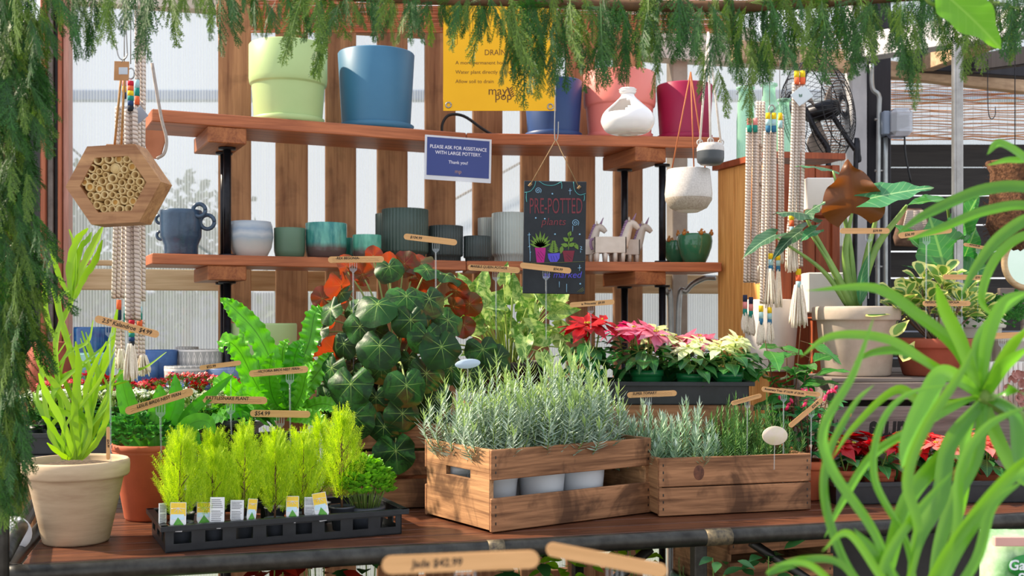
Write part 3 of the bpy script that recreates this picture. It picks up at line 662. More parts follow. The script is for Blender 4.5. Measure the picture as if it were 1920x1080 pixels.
# ================================================================= plants
L_cyp = leafm('lemon_cypress_leaf', '84b010', 'd4e834', .55, .35); L_stem = mat('brown_stem', '6a4a30', '4a3020', 40, .8); L_gst = mat('green_stem', '7a9440', '5c7830', 30, .6)
L_lav = leafm('lavender_leaf', '54785c', 'ccdccc', .55, .2); L_lav2 = leafm('lavender_tip', '9cb878', 'b8d07c', .6, .3); L_ros = leafm('rosemary_leaf', '3c6a34', '6c9850', .5, .25)
def fronds(b, n, H, Rr, tops=.5, ln=.062, nd=9, nl=.0095, w_=.0015, up=1.1, fat=None, mi=0):
    """feathery shoots around an upright axis: each a fan of fine needles"""
    k = np.arange(nd)
    for i in range(n):
        f = (i+.5)/n; z = H*(.12+.80*f); rad = Rr*(fat(f) if fat else (sin(PI*min(1, (f*.9+.15)))**.7*(1-f*.45)))
        a = i*2.4+U(-.3, .3); L = ln*(1-.35*f)*U(.8, 1.2); r0 = rad*U(.15, .8)
        p = Vector((r0*cos(a), r0*sin(a), z)); k1 = U(.15, .75); d = Vector((cos(a)*k1, sin(a)*k1, up)).normalized()
        M = frame(p, d, (cos(a+1.2), sin(a+1.2), .1))
        t = np.linspace(.0, 1, nd); V = []; Fq = []
        V += [(-w_*.4, 0, 0), (w_*.4, 0, 0), (w_*.3, L, 0), (-w_*.3, L, 0)]; Fq.append([0, 1, 2, 3])
        for j in range(nd):
            for sgn in (-1, 1):
                q = len(V); y0 = L*(t[j]*.92); ll = nl*(1.15-.55*t[j]); zz = U(-.5, .5)*ll
                V += [(0, y0, 0), (sgn*ll*.45+w_*.5, y0+ll*.5, zz*.5), (sgn*ll*.72, y0+ll, zz), (sgn*ll*.38-w_*.5*sgn, y0+ll*.62, zz*.5)]; Fq.append([q, q+1, q+2, q+3])
        b.add(V, np.array(Fq), M, mi=mi)
def cypress(H, Rr, n, label=None):
    t = thing('cypress_seedling', 'x', 'plant', (0, 0, 0)); 
    bb = B(); lathe(bb, [(0, .004), (.020, .004), (.027, .052), (.029, .053), (.029, .056), (.026, .056), (.024, .05), (0, .05)], 20); bb.build('nursery_pot', mat('grey_plastic', '4c5058', '42464e', 10, .4), t)
    bb = B(); lathe(bb, [(0, .053), (.024, .051)], 16); bb.build('soil', soil, t)
    bb = B(); pts = smooth([(0, 0, .05), (U(-.004, .004), U(-.004, .004), .05+H*.4), (U(-.006, .006), 0, .05+H*.9)], 4); tube(bb, pts, np.linspace(.0028, .0008, len(pts)), 6)
    for k in range(8): a = k*2.4; z = .05+H*(.08+.07*k); tube(bb, [(0, 0, z), (.5*Rr*cos(a), .5*Rr*sin(a), z+.03)], [.0014, .0007], 5)
    bb.build('stem', L_stem, t)
    bb = B(); 
    def fat(f): return min(1, .55+f*1.2)*(1-max(0, f-.35)*1.30)
    bb2 = B(); fronds(bb2, n, H, Rr, fat=fat, nd=10); bb2.V = [v+np.array([0, 0, .045]) for v in bb2.V]; bb2.build('foliage', L_cyp, t); return t
cyps = [cypress(.205, .060, 200), cypress(.185, .054, 170), cypress(.215, .052, 180)]
cl = ['front corner beside the yellow picture tag', 'second from the left in the front row', 'front row above the white care tag', 'middle of the front row beside two tags', 'front row right of the middle, thin bare trunk', 'tallest one at the right next to the parsley fern',
      'back row left corner', 'back row second from left', 'back row behind the white tag', 'back row middle', 'back row right of the middle', 'back row right, above the tilted yellow tag']
spots = [(.052, .060), (.125, .055), (.195, .065), (.268, .058), (.338, .065), (.440, .085), (.075, .19), (.15, .20), (.225, .19), (.300, .20), (.362, .19), (.415, .20)]
for i, ((x, y), lb) in enumerate(zip(spots, cl)):
    q = rz_(TRo, TRa, x, y, .004); src = cyps[i % 3]; sc_ = (1.0, .92, .96, .9, .98, 1.12, 1.0, 1.04, .98, .95, 1.02, 1.0)[i]
    lab = 'feathery yellow-green cypress seedling, '+lb
    if i < 3: src.location = q; src['label'] = lab; src['group'] = 'lemon cypress seedlings in the tray'; src.scale = (sc_,)*3
    else: dup(src, lab, q, U(0, 6), sc_, 'lemon cypress seedlings in the tray')
# curly parsley-like clubmoss
L_par = leafm('clubmoss_leaf', '4c9820', '96d038', .5, .35); L_par2 = leafm('clubmoss_dark', '2c7030', '5ca048', .5, .3)
def curly(b, n, H, Rr, fn=.018, z0=0, sx=1., lean=0):
    for i in range(n):
        a = U(0, 2*PI); f = R.random()**.5; rr_ = Rr*f; hz = H*(1-.45*f*f)*U(.55, 1.0)
        tip = Vector((rr_*cos(a)*sx+lean*hz, rr_*sin(a), z0+hz)); d = Vector((cos(a)*f, sin(a)*f, U(.2, 1))).normalized()
        for k in range(5):
            aa = (k-2)*.55; dd = (RZ(a) @ Vector((cos(aa)*.9*f+.2, sin(aa), U(.2, .9))))
            addleaf(b, tip, dd, (U(-.3, .3), U(-.3, .3), 1), fn*U(.7, 1.2), fn*.75, shape='obov', ny=3, nx=2, fold=.5, droop=-.5, wave=.2, wn=1.5)
t = thing('clubmoss_plant', 'curly bright green parsley-like clubmoss at the right end of the cypress tray', 'plant', rz_(TRo, TRa, .505, .10, .004), TRa)
bb = B(); curly(bb, 420, .12, .068, .017, .055); bb.build('foliage', L_par, t)
bb = B()
for k in range(90): a = U(0, 6.28); r1 = U(.015, .05); tube(bb, [(r1*cos(a)*.7, r1*sin(a)*.7, .045), (r1*1.3*cos(a), r1*1.3*sin(a), .045+U(.04, .09))], .0009, 4)
bb.build('stems', L_gst, t)
bb = B(); lathe(bb, [(0, .003), (.040, .003), (.05, .052), (.048, .056), (0, .05)], 20); bb.build('nursery_pot', mat('grey_plastic', '4c5058', '42464e', 10, .4), t)
# tags in the tray
tag_y = mat('tag_yellow', 'f0c020', 'f4d450', 60, .4); tag_w = mat('tag_white', 'eeeef0', 'e2e4ea', 20, .4); tag_g = mat('tag_green', '6cb440', '3c8c30', 120, .4); tag_b = mat('tag_blue', 'b8dcf0', 'd8ecf4', 90, .4)
def planttag(x, y, w_, h, kind, label, tilt=0, rot=0):
    t = thing('plant_tag', label, 'tag', rz_(TRo, TRa, x, y, .052), TRa*.2+rot, 'care tags in the cypress tray'); t.rotation_euler = (math.radians(-4), tilt, rot)
    bb = B(); hw = w_/2; prism(bb, [(-hw, h), (-hw, .012), (-hw*.5, -.006), (hw*.5, -.006), (hw, .012), (hw, h)][::-1][::-1], 0, .0012); bb.build('tag_card', tag_w, t)
    if kind == 'y':
        bb = B(); box(bb, -hw+.001, hw-.001, -.0005, -.0001, h*.50, h-.001, 0); bb.build('sunburst_print', tag_y, t)
        bb = B()
        for a in (-1.1, -.55, .0, .55, 1.1): line(bb, (0, -.0008, h*.80), (hw*.95*sin(a), -.0008, h*.80-hw*1.1*cos(a)*.9+.006), .0006, 4)
        bb.build('ray_print', tag_w, t)
        bb = B(); box(bb, -hw+.002, hw-.004, -.0009, -.0006, h*.36, h*.56, 0); bb.build('sky_print', tag_b, t)
        bb = B(); prism(bb, [(-hw*.8, .004), (hw*.8, .004), (hw*.7, h*.18), (0, h*.45), (-hw*.6, h*.15)], -.0011, -.0007); bb.build('plant_print', tag_g, t)
    else:
        bb = B()
        for k in range(13):
            z = h*.9-k*h*.065
            if k in (5,): continue
            box(bb, -hw*.8, hw*U(.4, .8), -.0006, -.0002, z, z+h*.02, 0)
        bb.build('fine_print', mat('print_grey', '5a5a60', '707078', 20, .6), t)
planttag(.038, .012, .036, .060, 'y', 'yellow and green picture tag at the left front of the cypress tray')
planttag(.125, .014, .033, .066, 'w', 'white printed care tag, tallest, front of the tray')
planttag(.172, .024, .031, .055, 'w', 'white printed care tag just right of the tallest one behind a thin trunk')
planttag(.100, .040, .034, .052, 'y', 'yellow picture tag partly hidden left of the tall white tag')
planttag(.205, .028, .024, .055, 'y', 'narrow yellow tag near the middle of the tray', .15, .7)
planttag(.300, .016, .030, .057, 'y', 'yellow picture tag upright right of the middle')
planttag(.372, .010, .033, .062, 'y', 'tilted yellow picture tag in front of the clubmoss', -.18)
planttag(.345, .030, .026, .050, 'w', 'white tag just left of the tilted yellow one')
planttag(.010, .050, .026, .055, 'w', 'white tag seen edge-on at the left corner of the tray', .1, 1.2)
bb = B()
# ---------------------------------------------------------------- lavender and rosemary
def shrub(name, n, H, Rr, leafL, leafW, mats, per=34, pot_m=None, pr=.055, ph=.11, spread=.5, z0=None, gap=.5):
    t = thing(name, 'x', 'plant'); z0 = ph*.9 if z0 is None else z0
    if pot_m:
        bb = B(); lathe(bb, [(0, 0), (pr*.78, 0), (pr*.8, .003), (pr*.95, ph*.82), (pr, ph*.83), (pr, ph*.99), (pr*.97, ph), (pr*.94, ph), (pr*.9, ph*.8), (0, ph*.8)], 36); bb.build('pot', pot_m, t)
        bb = B(); lathe(bb, [(0, ph*.86), (pr*.91, ph*.84)], 20); bb.build('soil', soil, t)
    bs = B(); bl = B(); bt = B()
    for i in range(n):
        a = i*2.4+U(-.2, .2); f = ((i+.5)/n)**.5; hh = H*(1.0-.55*f*f)*U(.72, 1.06)
        p0 = np.array([pr*.5*f*cos(a), pr*.5*f*sin(a), z0]); tip = np.array([Rr*f*cos(a)+U(-.01, .01), Rr*f*sin(a)+U(-.01, .01), z0+hh])
        mid = (p0+tip)/2+np.array([cos(a)*Rr*.28*f, sin(a)*Rr*.28*f, -.0])
        pts = smooth([p0, mid, tip], 8); m = len(pts); tube(bs, pts[::2], np.linspace(.0016, .0008, len(pts[::2])), 4, cap=False)
        tg = np.gradient(pts, axis=0)
        for k in range(per):
            s_ = (.18+.82*((k+.5)/per)); x = s_*(m-1); j = min(int(x), m-2); q = pts[j]+(pts[j+1]-pts[j])*(x-j); d = Vector(tg[j]).normalized()
            aa = k*2.2; u = Vector((cos(aa), sin(aa), 0)); dd = d*(.35+1.2*max(0, s_-.6)*1.6)+u*gap
            L = leafL*U(.75, 1.15)*(1 if s_ < .85 else .8); ti_ = 1 if (s_ > .86 and len(mats) > 1) else 0
            V, f_, uv = leaf(L, leafW, 'needle', 2, 1 if leafW < .0022 else 2, .3, -.5*U(.2, 1)); bl.add(V, f_, frame(q, dd, d), uv, ti_)
    bs.build('stems', L_gst, t); bl.build('foliage', mats, t)
    return t
wpot = mat('white_plastic_pot', 'dfe4ea', 'd4dae2', 6, .3)
lavA = shrub('lavender_plant', 34, .315, .115, .036, .0046, [L_lav, L_lav2], 40, wpot, .062, .125, gap=1.05)
lavB = shrub('lavender_plant', 30, .265, .110, .036, .0046, [L_lav, L_lav2], 38, wpot, .060, .125, gap=1.05)
gl = 'lavender plants in the slotted crate'
spotsL = [(lavB, .075, .25, 1.0, 'lavender plant at the far left of the slotted crate'), (lavA, .085, .11, .98, 'silvery lavender behind the left crate end carrying the oval tag'),
          (lavB, .20, .20, 1.05, 'lavender in the middle back of the slotted crate'), (lavA, .215, .085, 1.05, 'tall lavender spike behind the crate front, centre'),
          (lavA, .375, .19, 1.02, 'lavender at the back right of the slotted crate'), (lavB, .345, .085, 1.16, 'tall bright-tipped lavender above the larger white pot'), (lavB, .455, .20, .95, 'lavender leaning over the right end of the slotted crate')]
used = set()
for src, x, y, s_, lb in spotsL:
    q = rz_(CA, an1, x, y, .016)
    if id(src) not in used: used.add(id(src)); src.location = q; src['label'] = lb; src['group'] = gl; src.scale = (s_,)*3
    else: dup(src, lb, q, U(0, 6), s_, gl)
lavC = shrub('lavender_plant', 34, .215, .115, .034, .0052, [leafm('lavender_soft', '6c9070', 'a4c0a0', .6, .25), L_lav], 36, None, .055, .06, z0=.03, gap=.75)
lavC.location = rz_(CB, an2, .105, .10, .055); lavC['label'] = 'soft grey-green lavender at the left of the two-board crate'
dup(lavC, 'smaller darker lavender at the back left corner of the two-board crate', rz_(CB, an2, .03, .19, .05), 2, .98)
ros = shrub('rosemary_plant', 32, .225, .110, .027, .0032, [L_ros], 50, None, .05, .06, z0=.03, gap=.7)
ros.location = rz_(CB, an2, .27, .12, .055); ros['label'] = 'dark green rosemary bush in the middle of the two-board crate'
dup(ros, 'green rosemary bush at the right end of the two-board crate', rz_(CB, an2, .375, .13, .05), 1.3, 1.02)
dup(ros, 'green rosemary behind the oval shell tag', rz_(CB, an2, .33, .18, .05), 2.3, .9)
bb = B(); box(bb, .016, .436, .013, .226, .015, .085, .001); o = bb.build('crate_soil', soil, cr2)
# ---------------------------------------------------------------- strappy cactus in the big clay pot
ricm = leafm('jungle_cactus_leaf', '70a420', 'a4cc34', .4, .35, vein=None, vcol='d8e880')
t = claypot('jungle_cactus', 'large pale clay pot with a tall strappy serrated lime-green cactus', 143, 2.66, TZ+.001, .1215, .195, clay, .62, soilp, .20)
tx, ty, tz = t.location; bb = B()
def wpts(pts, Y, dy=0): return [P(a, b_, Y+(dy*k/(max(1, len(pts)-1)))) - Vector((tx, ty, tz)) for k, (a, b_) in enumerate(pts)]
rr = [([(int(135+U(-18, 18)), 862), (int(130+U(-45, 50)), 800), (int(130+U(-70, 80)), U(700, 745)), (int(130+U(-60, 95)), U(600, 680))], U(.008, .014), U(-.08, .06)) for _ in range(12)]+[([(135, 862), (118, 780), (105, 640), (135, 560), (140, 470), (130, 430)], .016, 0), ([(140, 860), (120, 800), (88, 740), (72, 700)], .016, -.05), ([(130, 862), (95, 800), (70, 755), (62, 735)], .014, .05),
      ([(135, 545), (155, 500), (180, 450), (193, 425)], .020, 0), ([(140, 560), (158, 520), (178, 490), (192, 450)], .016, .03), ([(133, 560), (130, 500), (145, 450), (165, 428)], .017, -.03), ([(133, 560), (112, 520), (100, 480), (95, 455), (82, 480)], .013, 0),
      ([(150, 860), (165, 790), (180, 720), (205, 655), (220, 580)], .020, 0), ([(145, 860), (150, 780), (140, 690), (115, 600), (95, 530)], .016, .05), ([(155, 860), (180, 800), (205, 740), (215, 670)], .018, .04),
      ([(140, 862), (128, 760), (80, 690), (62, 650)], .018, -.03), ([(150, 862), (140, 770), (148, 690), (142, 640)], .018, -.08), ([(148, 860), (190, 760), (225, 700), (270, 690), (312, 660)], .008, .02), ([(146, 862), (160, 800), (178, 735), (240, 715)], .010, .03),
      ([(150, 862), (170, 810), (160, 740), (175, 690), (200, 640)], .013, -.06), ([(137, 862), (110, 820), (90, 790), (78, 780)], .012, -.06), ([(152, 862), (180, 830), (198, 790), (208, 745)], .015, -.03), ([(132, 862), (112, 850), (88, 830)], .012, -.05),
      ([(105, 640), (88, 590), (85, 520), (100, 480)], .012, .02), ([(135, 660), (120, 620), (112, 560), (130, 545)], .012, -.02), ([(135, 555), (150, 470), (165, 450), (172, 435)], .014, .0), ([(100, 700), (130, 660), (165, 640), (175, 600)], .010, .0)]
for pts, wd, dy in rr: ribbon(bb, wpts(pts, 2.66, dy), [wd*.5, wd*.85, wd*.95, wd*.85, wd*.25], (U(-.3, .3), -1, 0), 2, .15, 7, 0, len(pts)*4, 0, .32, tw=U(-.6, .6))
bb.build('strappy_stems', ricm, t)
# ---------------------------------------------------------------- terracotta pot with crested fern
t = claypot('crested_fern', 'orange terracotta pot with a mossy crested fern behind the clay pot', 284, 2.98, TZ+.001, .104, .20, terra, .66, soil, .10, rimo=.03)
Tl = t.location.copy(); bb = B()
curly(bb, 240, .11, .11, .018, .17); bb.V = [v+np.array([-.04, -.03, 0]) for v in bb.V]; bb.build('crested_foliage', L_par2, t)
birdn = leafm('birds_nest_leaf', '38901c', '6cb834', .35, .3, vein='pinnate', vcol='3c6c20', vst=.6)
bb = B()
for pts, wd, dy in [([(270, 850), (250, 790), (235, 740), (225, 690)], .05, -.02), ([(300, 850), (318, 790), (330, 750), (328, 700)], .05, .0), ([(310, 850), (350, 800), (385, 790), (405, 815)], .045, -.04), ([(320, 850), (350, 780), (395, 740), (440, 700)], .03, 0), ([(262, 850), (225, 810), (212, 790), (215, 820)], .035, -.06), ([(300, 850), (330, 820), (360, 810), (380, 850)], .04, -.08), ([(290, 850), (290, 790), (300, 750), (298, 720)], .045, -.04)]:
    ribbon(bb, [P(a, b_, 2.98+dy)-Tl for a, b_ in pts], wd, (U(-.4, .4), -1, .2), 4, .2, 6, .10, 14, shape='strap')
bb.build('broad_fronds', birdn, t)
# ---------------------------------------------------------------- ruffled bird's nest fern
t = thing('ruffled_fern', 'bright green ruffled fern with broad wavy fronds in the centre left', 'potted plant', (PX(528, 3.2), 3.2, TZ+.001)); Tl = t.location.copy()
bb = B(); lathe(bb, potprof(.10, .075, .20, rimh=.02, rimo=.004), 40); bb.build('pot', blk, t)
bb = B(); lathe(bb, [(0, .185), (.09, .18)], 20); bb.build('soil', soil, t)
vic = leafm('ruffled_fern_leaf', '34901c', '78c838', .35, .3, vein='pinnate', vcol='2c5c18', vst=.9); bb = B()
fr = [([(520, 775), (515, 700), (485, 630), (440, 580), (412, 558)], .062, -.05), ([(515, 778), (480, 720), (450, 660), (425, 640), (412, 660)], .055, -.08), ([(505, 780), (450, 740), (420, 715), (400, 725)], .05, -.12),
      ([(530, 775), (530, 720), (530, 660), (540, 635)], .050, 0), ([(540, 775), (558, 700), (580, 640), (590, 590), (605, 575)], .060, .02), ([(545, 775), (580, 720), (610, 680), (625, 660)], .055, .0), ([(535, 778), (545, 720), (555, 660), (572, 640)], .055, -.05),
      ([(520, 780), (500, 720), (485, 680), (490, 620)], .045, .03), ([(550, 780), (590, 760), (620, 760), (645, 780)], .045, -.10), ([(510, 782), (470, 770), (430, 775), (400, 795)], .045, -.12), ([(540, 782), (570, 780), (600, 790), (612, 815)], .045, -.16), ([(500, 778), (460, 700), (455, 640), (470, 590)], .04, .06), ([(530, 780), (510, 740), (505, 700), (510, 660)], .055, -.12), ([(545, 780), (565, 740), (575, 700), (590, 680)], .055, -.12), ([(525, 782), (490, 760), (465, 740), (440, 745)], .05, -.15)]
for pts, wd, dy in fr: ribbon(bb, [P(a, b_, 3.2+dy*k/(len(pts)-1)*1.3)-Tl for k, (a, b_) in enumerate(pts)], wd, (U(-.3, .3), -1, .3), 6, .18, 14, .17, U(18, 24), shape='strap', serr=.22)
bb.build('ruffled_fronds', vic, t)
# calathea behind the cypress, in a black pot
t = thing('rattlesnake_plant', 'low leafy green plant in a black pot between the two ferns', 'potted plant', (PX(425, 3.14), 3.14, TZ+.001)); Tl = t.location.copy()
bb = B(); lathe(bb, potprof(.078, .06, .25, rimh=.02, rimo=.004), 40); bb.build('pot', blk, t); bb = B()
for i in range(34):
    a = U(0, 6.28); d = Vector((cos(a), sin(a), U(.1, 1.1))).normalized(); p = Vector((cos(a)*.04, sin(a)*.04, .24)); tip = p+d*U(.02, .07)
    addleaf(bb, tip, (cos(a), sin(a), U(-.3, .5)), (0, 0, 1), U(.05, .085), .03, shape='ovate', ny=6, nx=4, droop=.8, wave=.15, wn=2)
bb.build('foliage', leafm('calathea_leaf', '3c8c2c', '7cc048', .35, .35, vein='pinnate', vcol='1c4c18'), t)
bb = B(); lathe(bb, [(0, .235), (.07, .23)], 20); bb.build('soil', soil, t)
# ---------------------------------------------------------------- kalanchoe rows
kal_g = leafm('kalanchoe_leaf', '2c6c34', '5c9c4c', .3, .25); red_p = leafm('red_petal', 'b81424', 'e02a34', .4, .3); wht_p = leafm('white_petal', 'f4f4ea', 'e8f0d8', .4, .35); bud_g = leafm('bud_green', '7ca040', 'a0b850', .5, .3)
def kalanchoe(pm, seed):
    t = thing('kalanchoe', 'x', 'plant'); bb = B(); lathe(bb, [(0, .003), (.024, .003), (.032, .055), (0, .05)], 16); bb.build('nursery_pot', blk, t)
    bb = B()
    for i in range(30):
        a = i*2.4; z = .055+.05*(i/30); addleaf(bb, (0, 0, z), (cos(a), sin(a), U(.2, .8)), (0, 0, 1), U(.03, .048), .026, shape='obov', ny=4, nx=2, droop=.5, fold=.15)
    bb.build('foliage', kal_g, t); bp = B(); bs = B()
    for c_ in range(9):
        a = U(0, 6.28); r1 = U(0, .038); cx, cy, cz = r1*cos(a), r1*sin(a), U(.125, .152); tube(bs, [(cx*.3, cy*.3, .07), (cx, cy, cz-.01)], .0013, 4)
        for k in range(15):
            aa = U(0, 6.28); r2 = U(0, .014); p = Vector((cx+r2*cos(aa), cy+r2*sin(aa), cz+U(-.004, .006))); tube(bs, [(cx, cy, cz-.012), tuple(p)], .0009, 4, cap=False)
            tl_ = Vector((cos(aa)*.5, sin(aa)*.5-.3, 1)).normalized()
            for q in range(4):
                an_ = q*PI/2+aa; Mf = frame(p, tl_, (cos(an_), sin(an_), .1)); dd = (Mf.to_3x3() @ Vector((cos(an_), .35, sin(an_))))
                addleaf(bp, p, dd, tl_, .0100, .0075, shape='ovate', ny=2, nx=2, droop=.2, fold=.1)
    bp.build('petals', pm, t); bs.build('flower_stalks', bud_g, t); return t
kr = [kalanchoe(red_p, 1), kalanchoe(red_p, 2)]; kw = [kalanchoe(wht_p, 3), kalanchoe(wht_p, 4)]
posn = ['at the far left', 'second from the left', 'third from the left', 'left of the middle', 'in the middle', 'right of the middle', 'third from the right', 'second from the right', 'at the right end']
for row, (src, col, y, dz) in enumerate(((kw, 'white', .07, .006), (kw, 'white', .155, .012), (kr, 'red', .235, .035), (kr, 'red', .305, .045))):
    for i in range(9):
        x = .045+i*.071; q = rz_(TKo, TKa, x, y, .005+dz); lb = '%s-flowering kalanchoe %s of the %s row' % (col, posn[i], ['front', 'second', 'third', 'rear'][row]); s_ = src[i % 2]; gr = col+' kalanchoe in the rear tray'
        if 'used' not in s_: s_['used'] = 1; s_.location = q; s_['label'] = lb; s_['group'] = gr
        else:
            c_ = dup(s_, lb, q, U(0, 6), U(.95, 1.08), gr)
for s_ in kr+kw: del s_['used']
for o in list(C.objects):
    if 'used' in o: del o['used']
# ---------------------------------------------------------------- begonia
beg = leafm('begonia_leaf', '163c1c', '38702c', .42, .10, tcol='905028', vein='radial', vcol='a0c060', back='8c2c20', bump=.6, spec=.22, varieg='1c3c20', vscale=16)
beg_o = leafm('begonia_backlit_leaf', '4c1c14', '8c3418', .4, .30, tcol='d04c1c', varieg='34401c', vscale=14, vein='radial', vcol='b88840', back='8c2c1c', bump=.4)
beg_p = mat('begonia_petiole', '98a860', '7c8c4c', 30, .6)
def roundleaf(b, p, n, up, Rr, cup=.12, wave=.06, mi=0, ph=0, wn=5):
    rings = [0, .25, .5, .75, .92, 1]; m = 28; th = np.arange(m)/m*2*PI-PI
    notch = 1-.62*np.exp(-((PI-np.abs(th))/.30)**2); asym = 1+.10*np.cos(th)+.07*np.sin(th)+.03*np.cos(7*th+ph)+.04*np.cos(3*th+2*ph)+.02*np.cos(11*th)
    V = [(0, 0, 0)]; uv = [(.5, .5)]
    for r in rings[1:]:
        rr_ = r*notch**(r)*asym; X = rr_*np.sin(th); Y_ = rr_*np.cos(th); Z = -cup*r*r+wave*np.sin(wn*th+ph)*r**2
        V += list(zip(X, Y_, Z)); uv += list(zip(X*.5+.5, Y_*.5+.5))
    k = np.arange(m); k2 = (k+1) % m; tri = np.stack([np.zeros(m, int), 1+k2, 1+k], -1); qs = []
    for j in range(len(rings)-2): a = 1+j*m; qs.append(np.stack([a+k, a+k2, a+m+k2, a+m+k], -1))
    b.add(V, [tri]+qs, frame(p, up, n, Rr), uv, mi)
t = thing('begonia', 'big bushy begonia with dark round leaves and glowing red undersides', 'potted plant', (PX(738, 3.29), 3.29, TZ+.238)); Tl = t.location.copy()
bb = B(); lathe(bb, potprof(.115, .08, .14, rimh=.02, rimo=.005), 40); bb.build('pot', blk, t)
bb = B(); lathe(bb, [(0, .13), (.1, .125)], 20); bb.build('soil', soil, t)
bg1 = B(); bg2 = B(); bs = B()
def bl(px, py, rp, dY, n, up=(0, 0, -1), orange=0, cup=.14, wave=.07):
    Y = 3.29+dY; p = P(px, py, Y)-Tl; r = rp/F*Y; tgt = bg2 if orange else bg1
    roundleaf(tgt, p, Vector(n), Vector(up), r, cup, wave, ph=U(0, 6))
    base = Vector((p.x*.12, p.y*.2, .13)); mid = (base+p)*.5+Vector((0, .0, .05)); pt = smooth([base, mid, p-Vector(n).normalized()*.012, p], 4); tube(bs, pt, np.linspace(.0036, .0018, len(pt)), 5)
H_ = [(658, 720, 44, -.22, (-.2, -1, .45), (0, -.2, -1)), (762, 722, 40, -.23, (.1, -1, .5), (.1, 0, -1)), (665, 780, 42, -.22, (-.1, -1, .3), (0, 0, -1)), (755, 775, 34, -.20, (.1, -1, .3), (0, 0, -1)), (742, 845, 40, -.20, (0, -1, .45), (.1, 0, -1)),
      (712, 648, 42, -.20, (0, -1, .7), (0, -.3, -1)), (800, 630, 34, -.18, (.1, -1, .5), (0, 0, -1)), (828, 650, 40, -.18, (.3, -1, .3), (.2, 0, -1)), (708, 570, 42, -.16, (-.1, -.7, 1), (-.1, -.5, -.6)), (762, 555, 38, -.14, (.2, -.8, .8), (.1, -.4, -.7)),
      (675, 612, 32, -.15, (-.3, -1, .5), (0, 0, -1)), (620, 580, 30, -.05, (-.6, -.8, .7), (-.5, 0, -.7)), (622, 690, 34, -.12, (-.7, -1, .2), (-.3, 0, -1)), (612, 745, 36, -.12, (-.6, -1, .2), (-.2, 0, -1)), (690, 830, 30, -.14, (-.2, -1, .3), (0, 0, -1)),
      (805, 560, 34, -.10, (.3, -.9, .6), (.3, -.2, -.8)), (840, 600, 32, -.06, (.6, -.9, .4), (.6, 0, -.8)), (730, 500, 28, -.02, (-.1, -.7, .9), (.2, -.3, -.8)), (845, 690, 30, -.08, (.3, -1, .2), (.2, 0, -1)), (800, 700, 36, -.16, (.1, -1, .3), (0, 0, -1)),
      (905, 655, 32, -.02, (.2, -1, .2), (.2, 0, -1)), (930, 672, 34, .0, (.3, -1, .2), (.3, 0, -1)), (880, 700, 34, -.04, (.3, -1, .3), (.2, 0, -1)), (715, 690, 30, -.16, (0, -1, .4), (0, 0, -1)), (645, 645, 28, -.10, (-.4, -1, .3), (-.2, 0, -1)), (800, 505, 26, .0, (.5, -.6, .9), (.8, -.1, -.4)), (838, 515, 28, .03, (.5, -.4, 1), (1, -.1, -.4)), (770, 600, 34, -.17, (.1, -1, .6), (0, 0, -1)), (600, 620, 26, 0, (-.8, -.6, .5), (-.6, 0, -.8)), (640, 550, 28, .0, (-.5, -.6, .9), (-.6, 0, -.5)),
      (705, 745, 30, -.17, (0, -1, .2), (0, 0, -1)), (820, 745, 32, -.12, (.2, -1, .2), (.1, 0, -1)), (790, 820, 34, -.15, (.2, -1, .25), (.2, 0, -1)), (720, 800, 32, -.19, (0, -1, .3), (-.1, 0, -1)), (640, 800, 28, -.1, (-.4, -1, .2), (-.3, 0, -1)), (835, 800, 30, -.06, (.4, -1, .2), (.3, 0, -1))]
for a in H_: bl(*a, cup=U(.1, .35), wave=U(.06, .16))
for _ in range(26):
    a_ = U(-1.1, 1.1); e_ = U(-.9, .8); bl(738+105*sin(a_)*(1-.25*abs(e_)), 690-165*e_, U(18, 32), -.14*cos(a_)+U(-.02, .05), (sin(a_)+U(-.3, .3), -1, U(.1, .8)), (U(-.4, .4), 0, -1), cup=U(-.1, .4), wave=U(.08, .18))
for a in [(640, 535, 34, .02, (.8, -.5, .15), (.0, .1, -1)), (612, 600, 26, .03, (.6, -.7, -.3), (-.7, 0, -.6)), (625, 655, 28, -.05, (.3, -.7, -.6), (-.6, -.1, -.6)), (608, 700, 24, -.06, (.4, -.8, -.4), (-.7, 0, -.7)), (592, 690, 22, -.03, (.4, -.8, -.3), (-.3, 0, -1)), (728, 500, 26, .04, (.9, -.6, .1), (.2, 0, 1)), (680, 515, 24, .05, (.3, -.8, -.4), (-.8, 0, .4)), (758, 495, 26, .06, (.2, -.8, .3), (.6, 0, .6)), (788, 525, 26, .05, (-.3, -.8, -.3), (.8, 0, -.4)), (650, 500, 22, .06, (.5, -.6, .1), (-.2, 0, 1)),
          (855, 545, 24, .04, (-.3, -.8, -.3), (1, 0, -.1)), (880, 570, 24, .05, (-.3, -.8, -.2), (1, 0, -.1)), (780, 490, 30, .08, (.1, -.5, .7), (.9, 0, .2)), (605, 560, 22, .06, (.5, -.8, -.2), (-.8, 0, .3)), (850, 575, 22, .02, (-.2, -.8, -.3), (.8, 0, -.4)), (590, 650, 22, .02, (.3, -.8, -.3), (-.8, 0, -.3)), (700, 480, 18, .08, (.3, -.8, 0), (0, 0, 1)), (770, 640, 24, -.05, (.3, -.8, -.3), (0, 0, -1)), (870, 610, 22, .02, (.2, -.8, -.3), (.5, 0, -.7))]:
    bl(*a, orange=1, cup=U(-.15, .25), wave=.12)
bg1.build('dark_leaves', beg, t); tag(bg2.build('backlit_leaves', beg_o, t), 'glowing orange red leaves'); bs.build('petioles', beg_p, t)
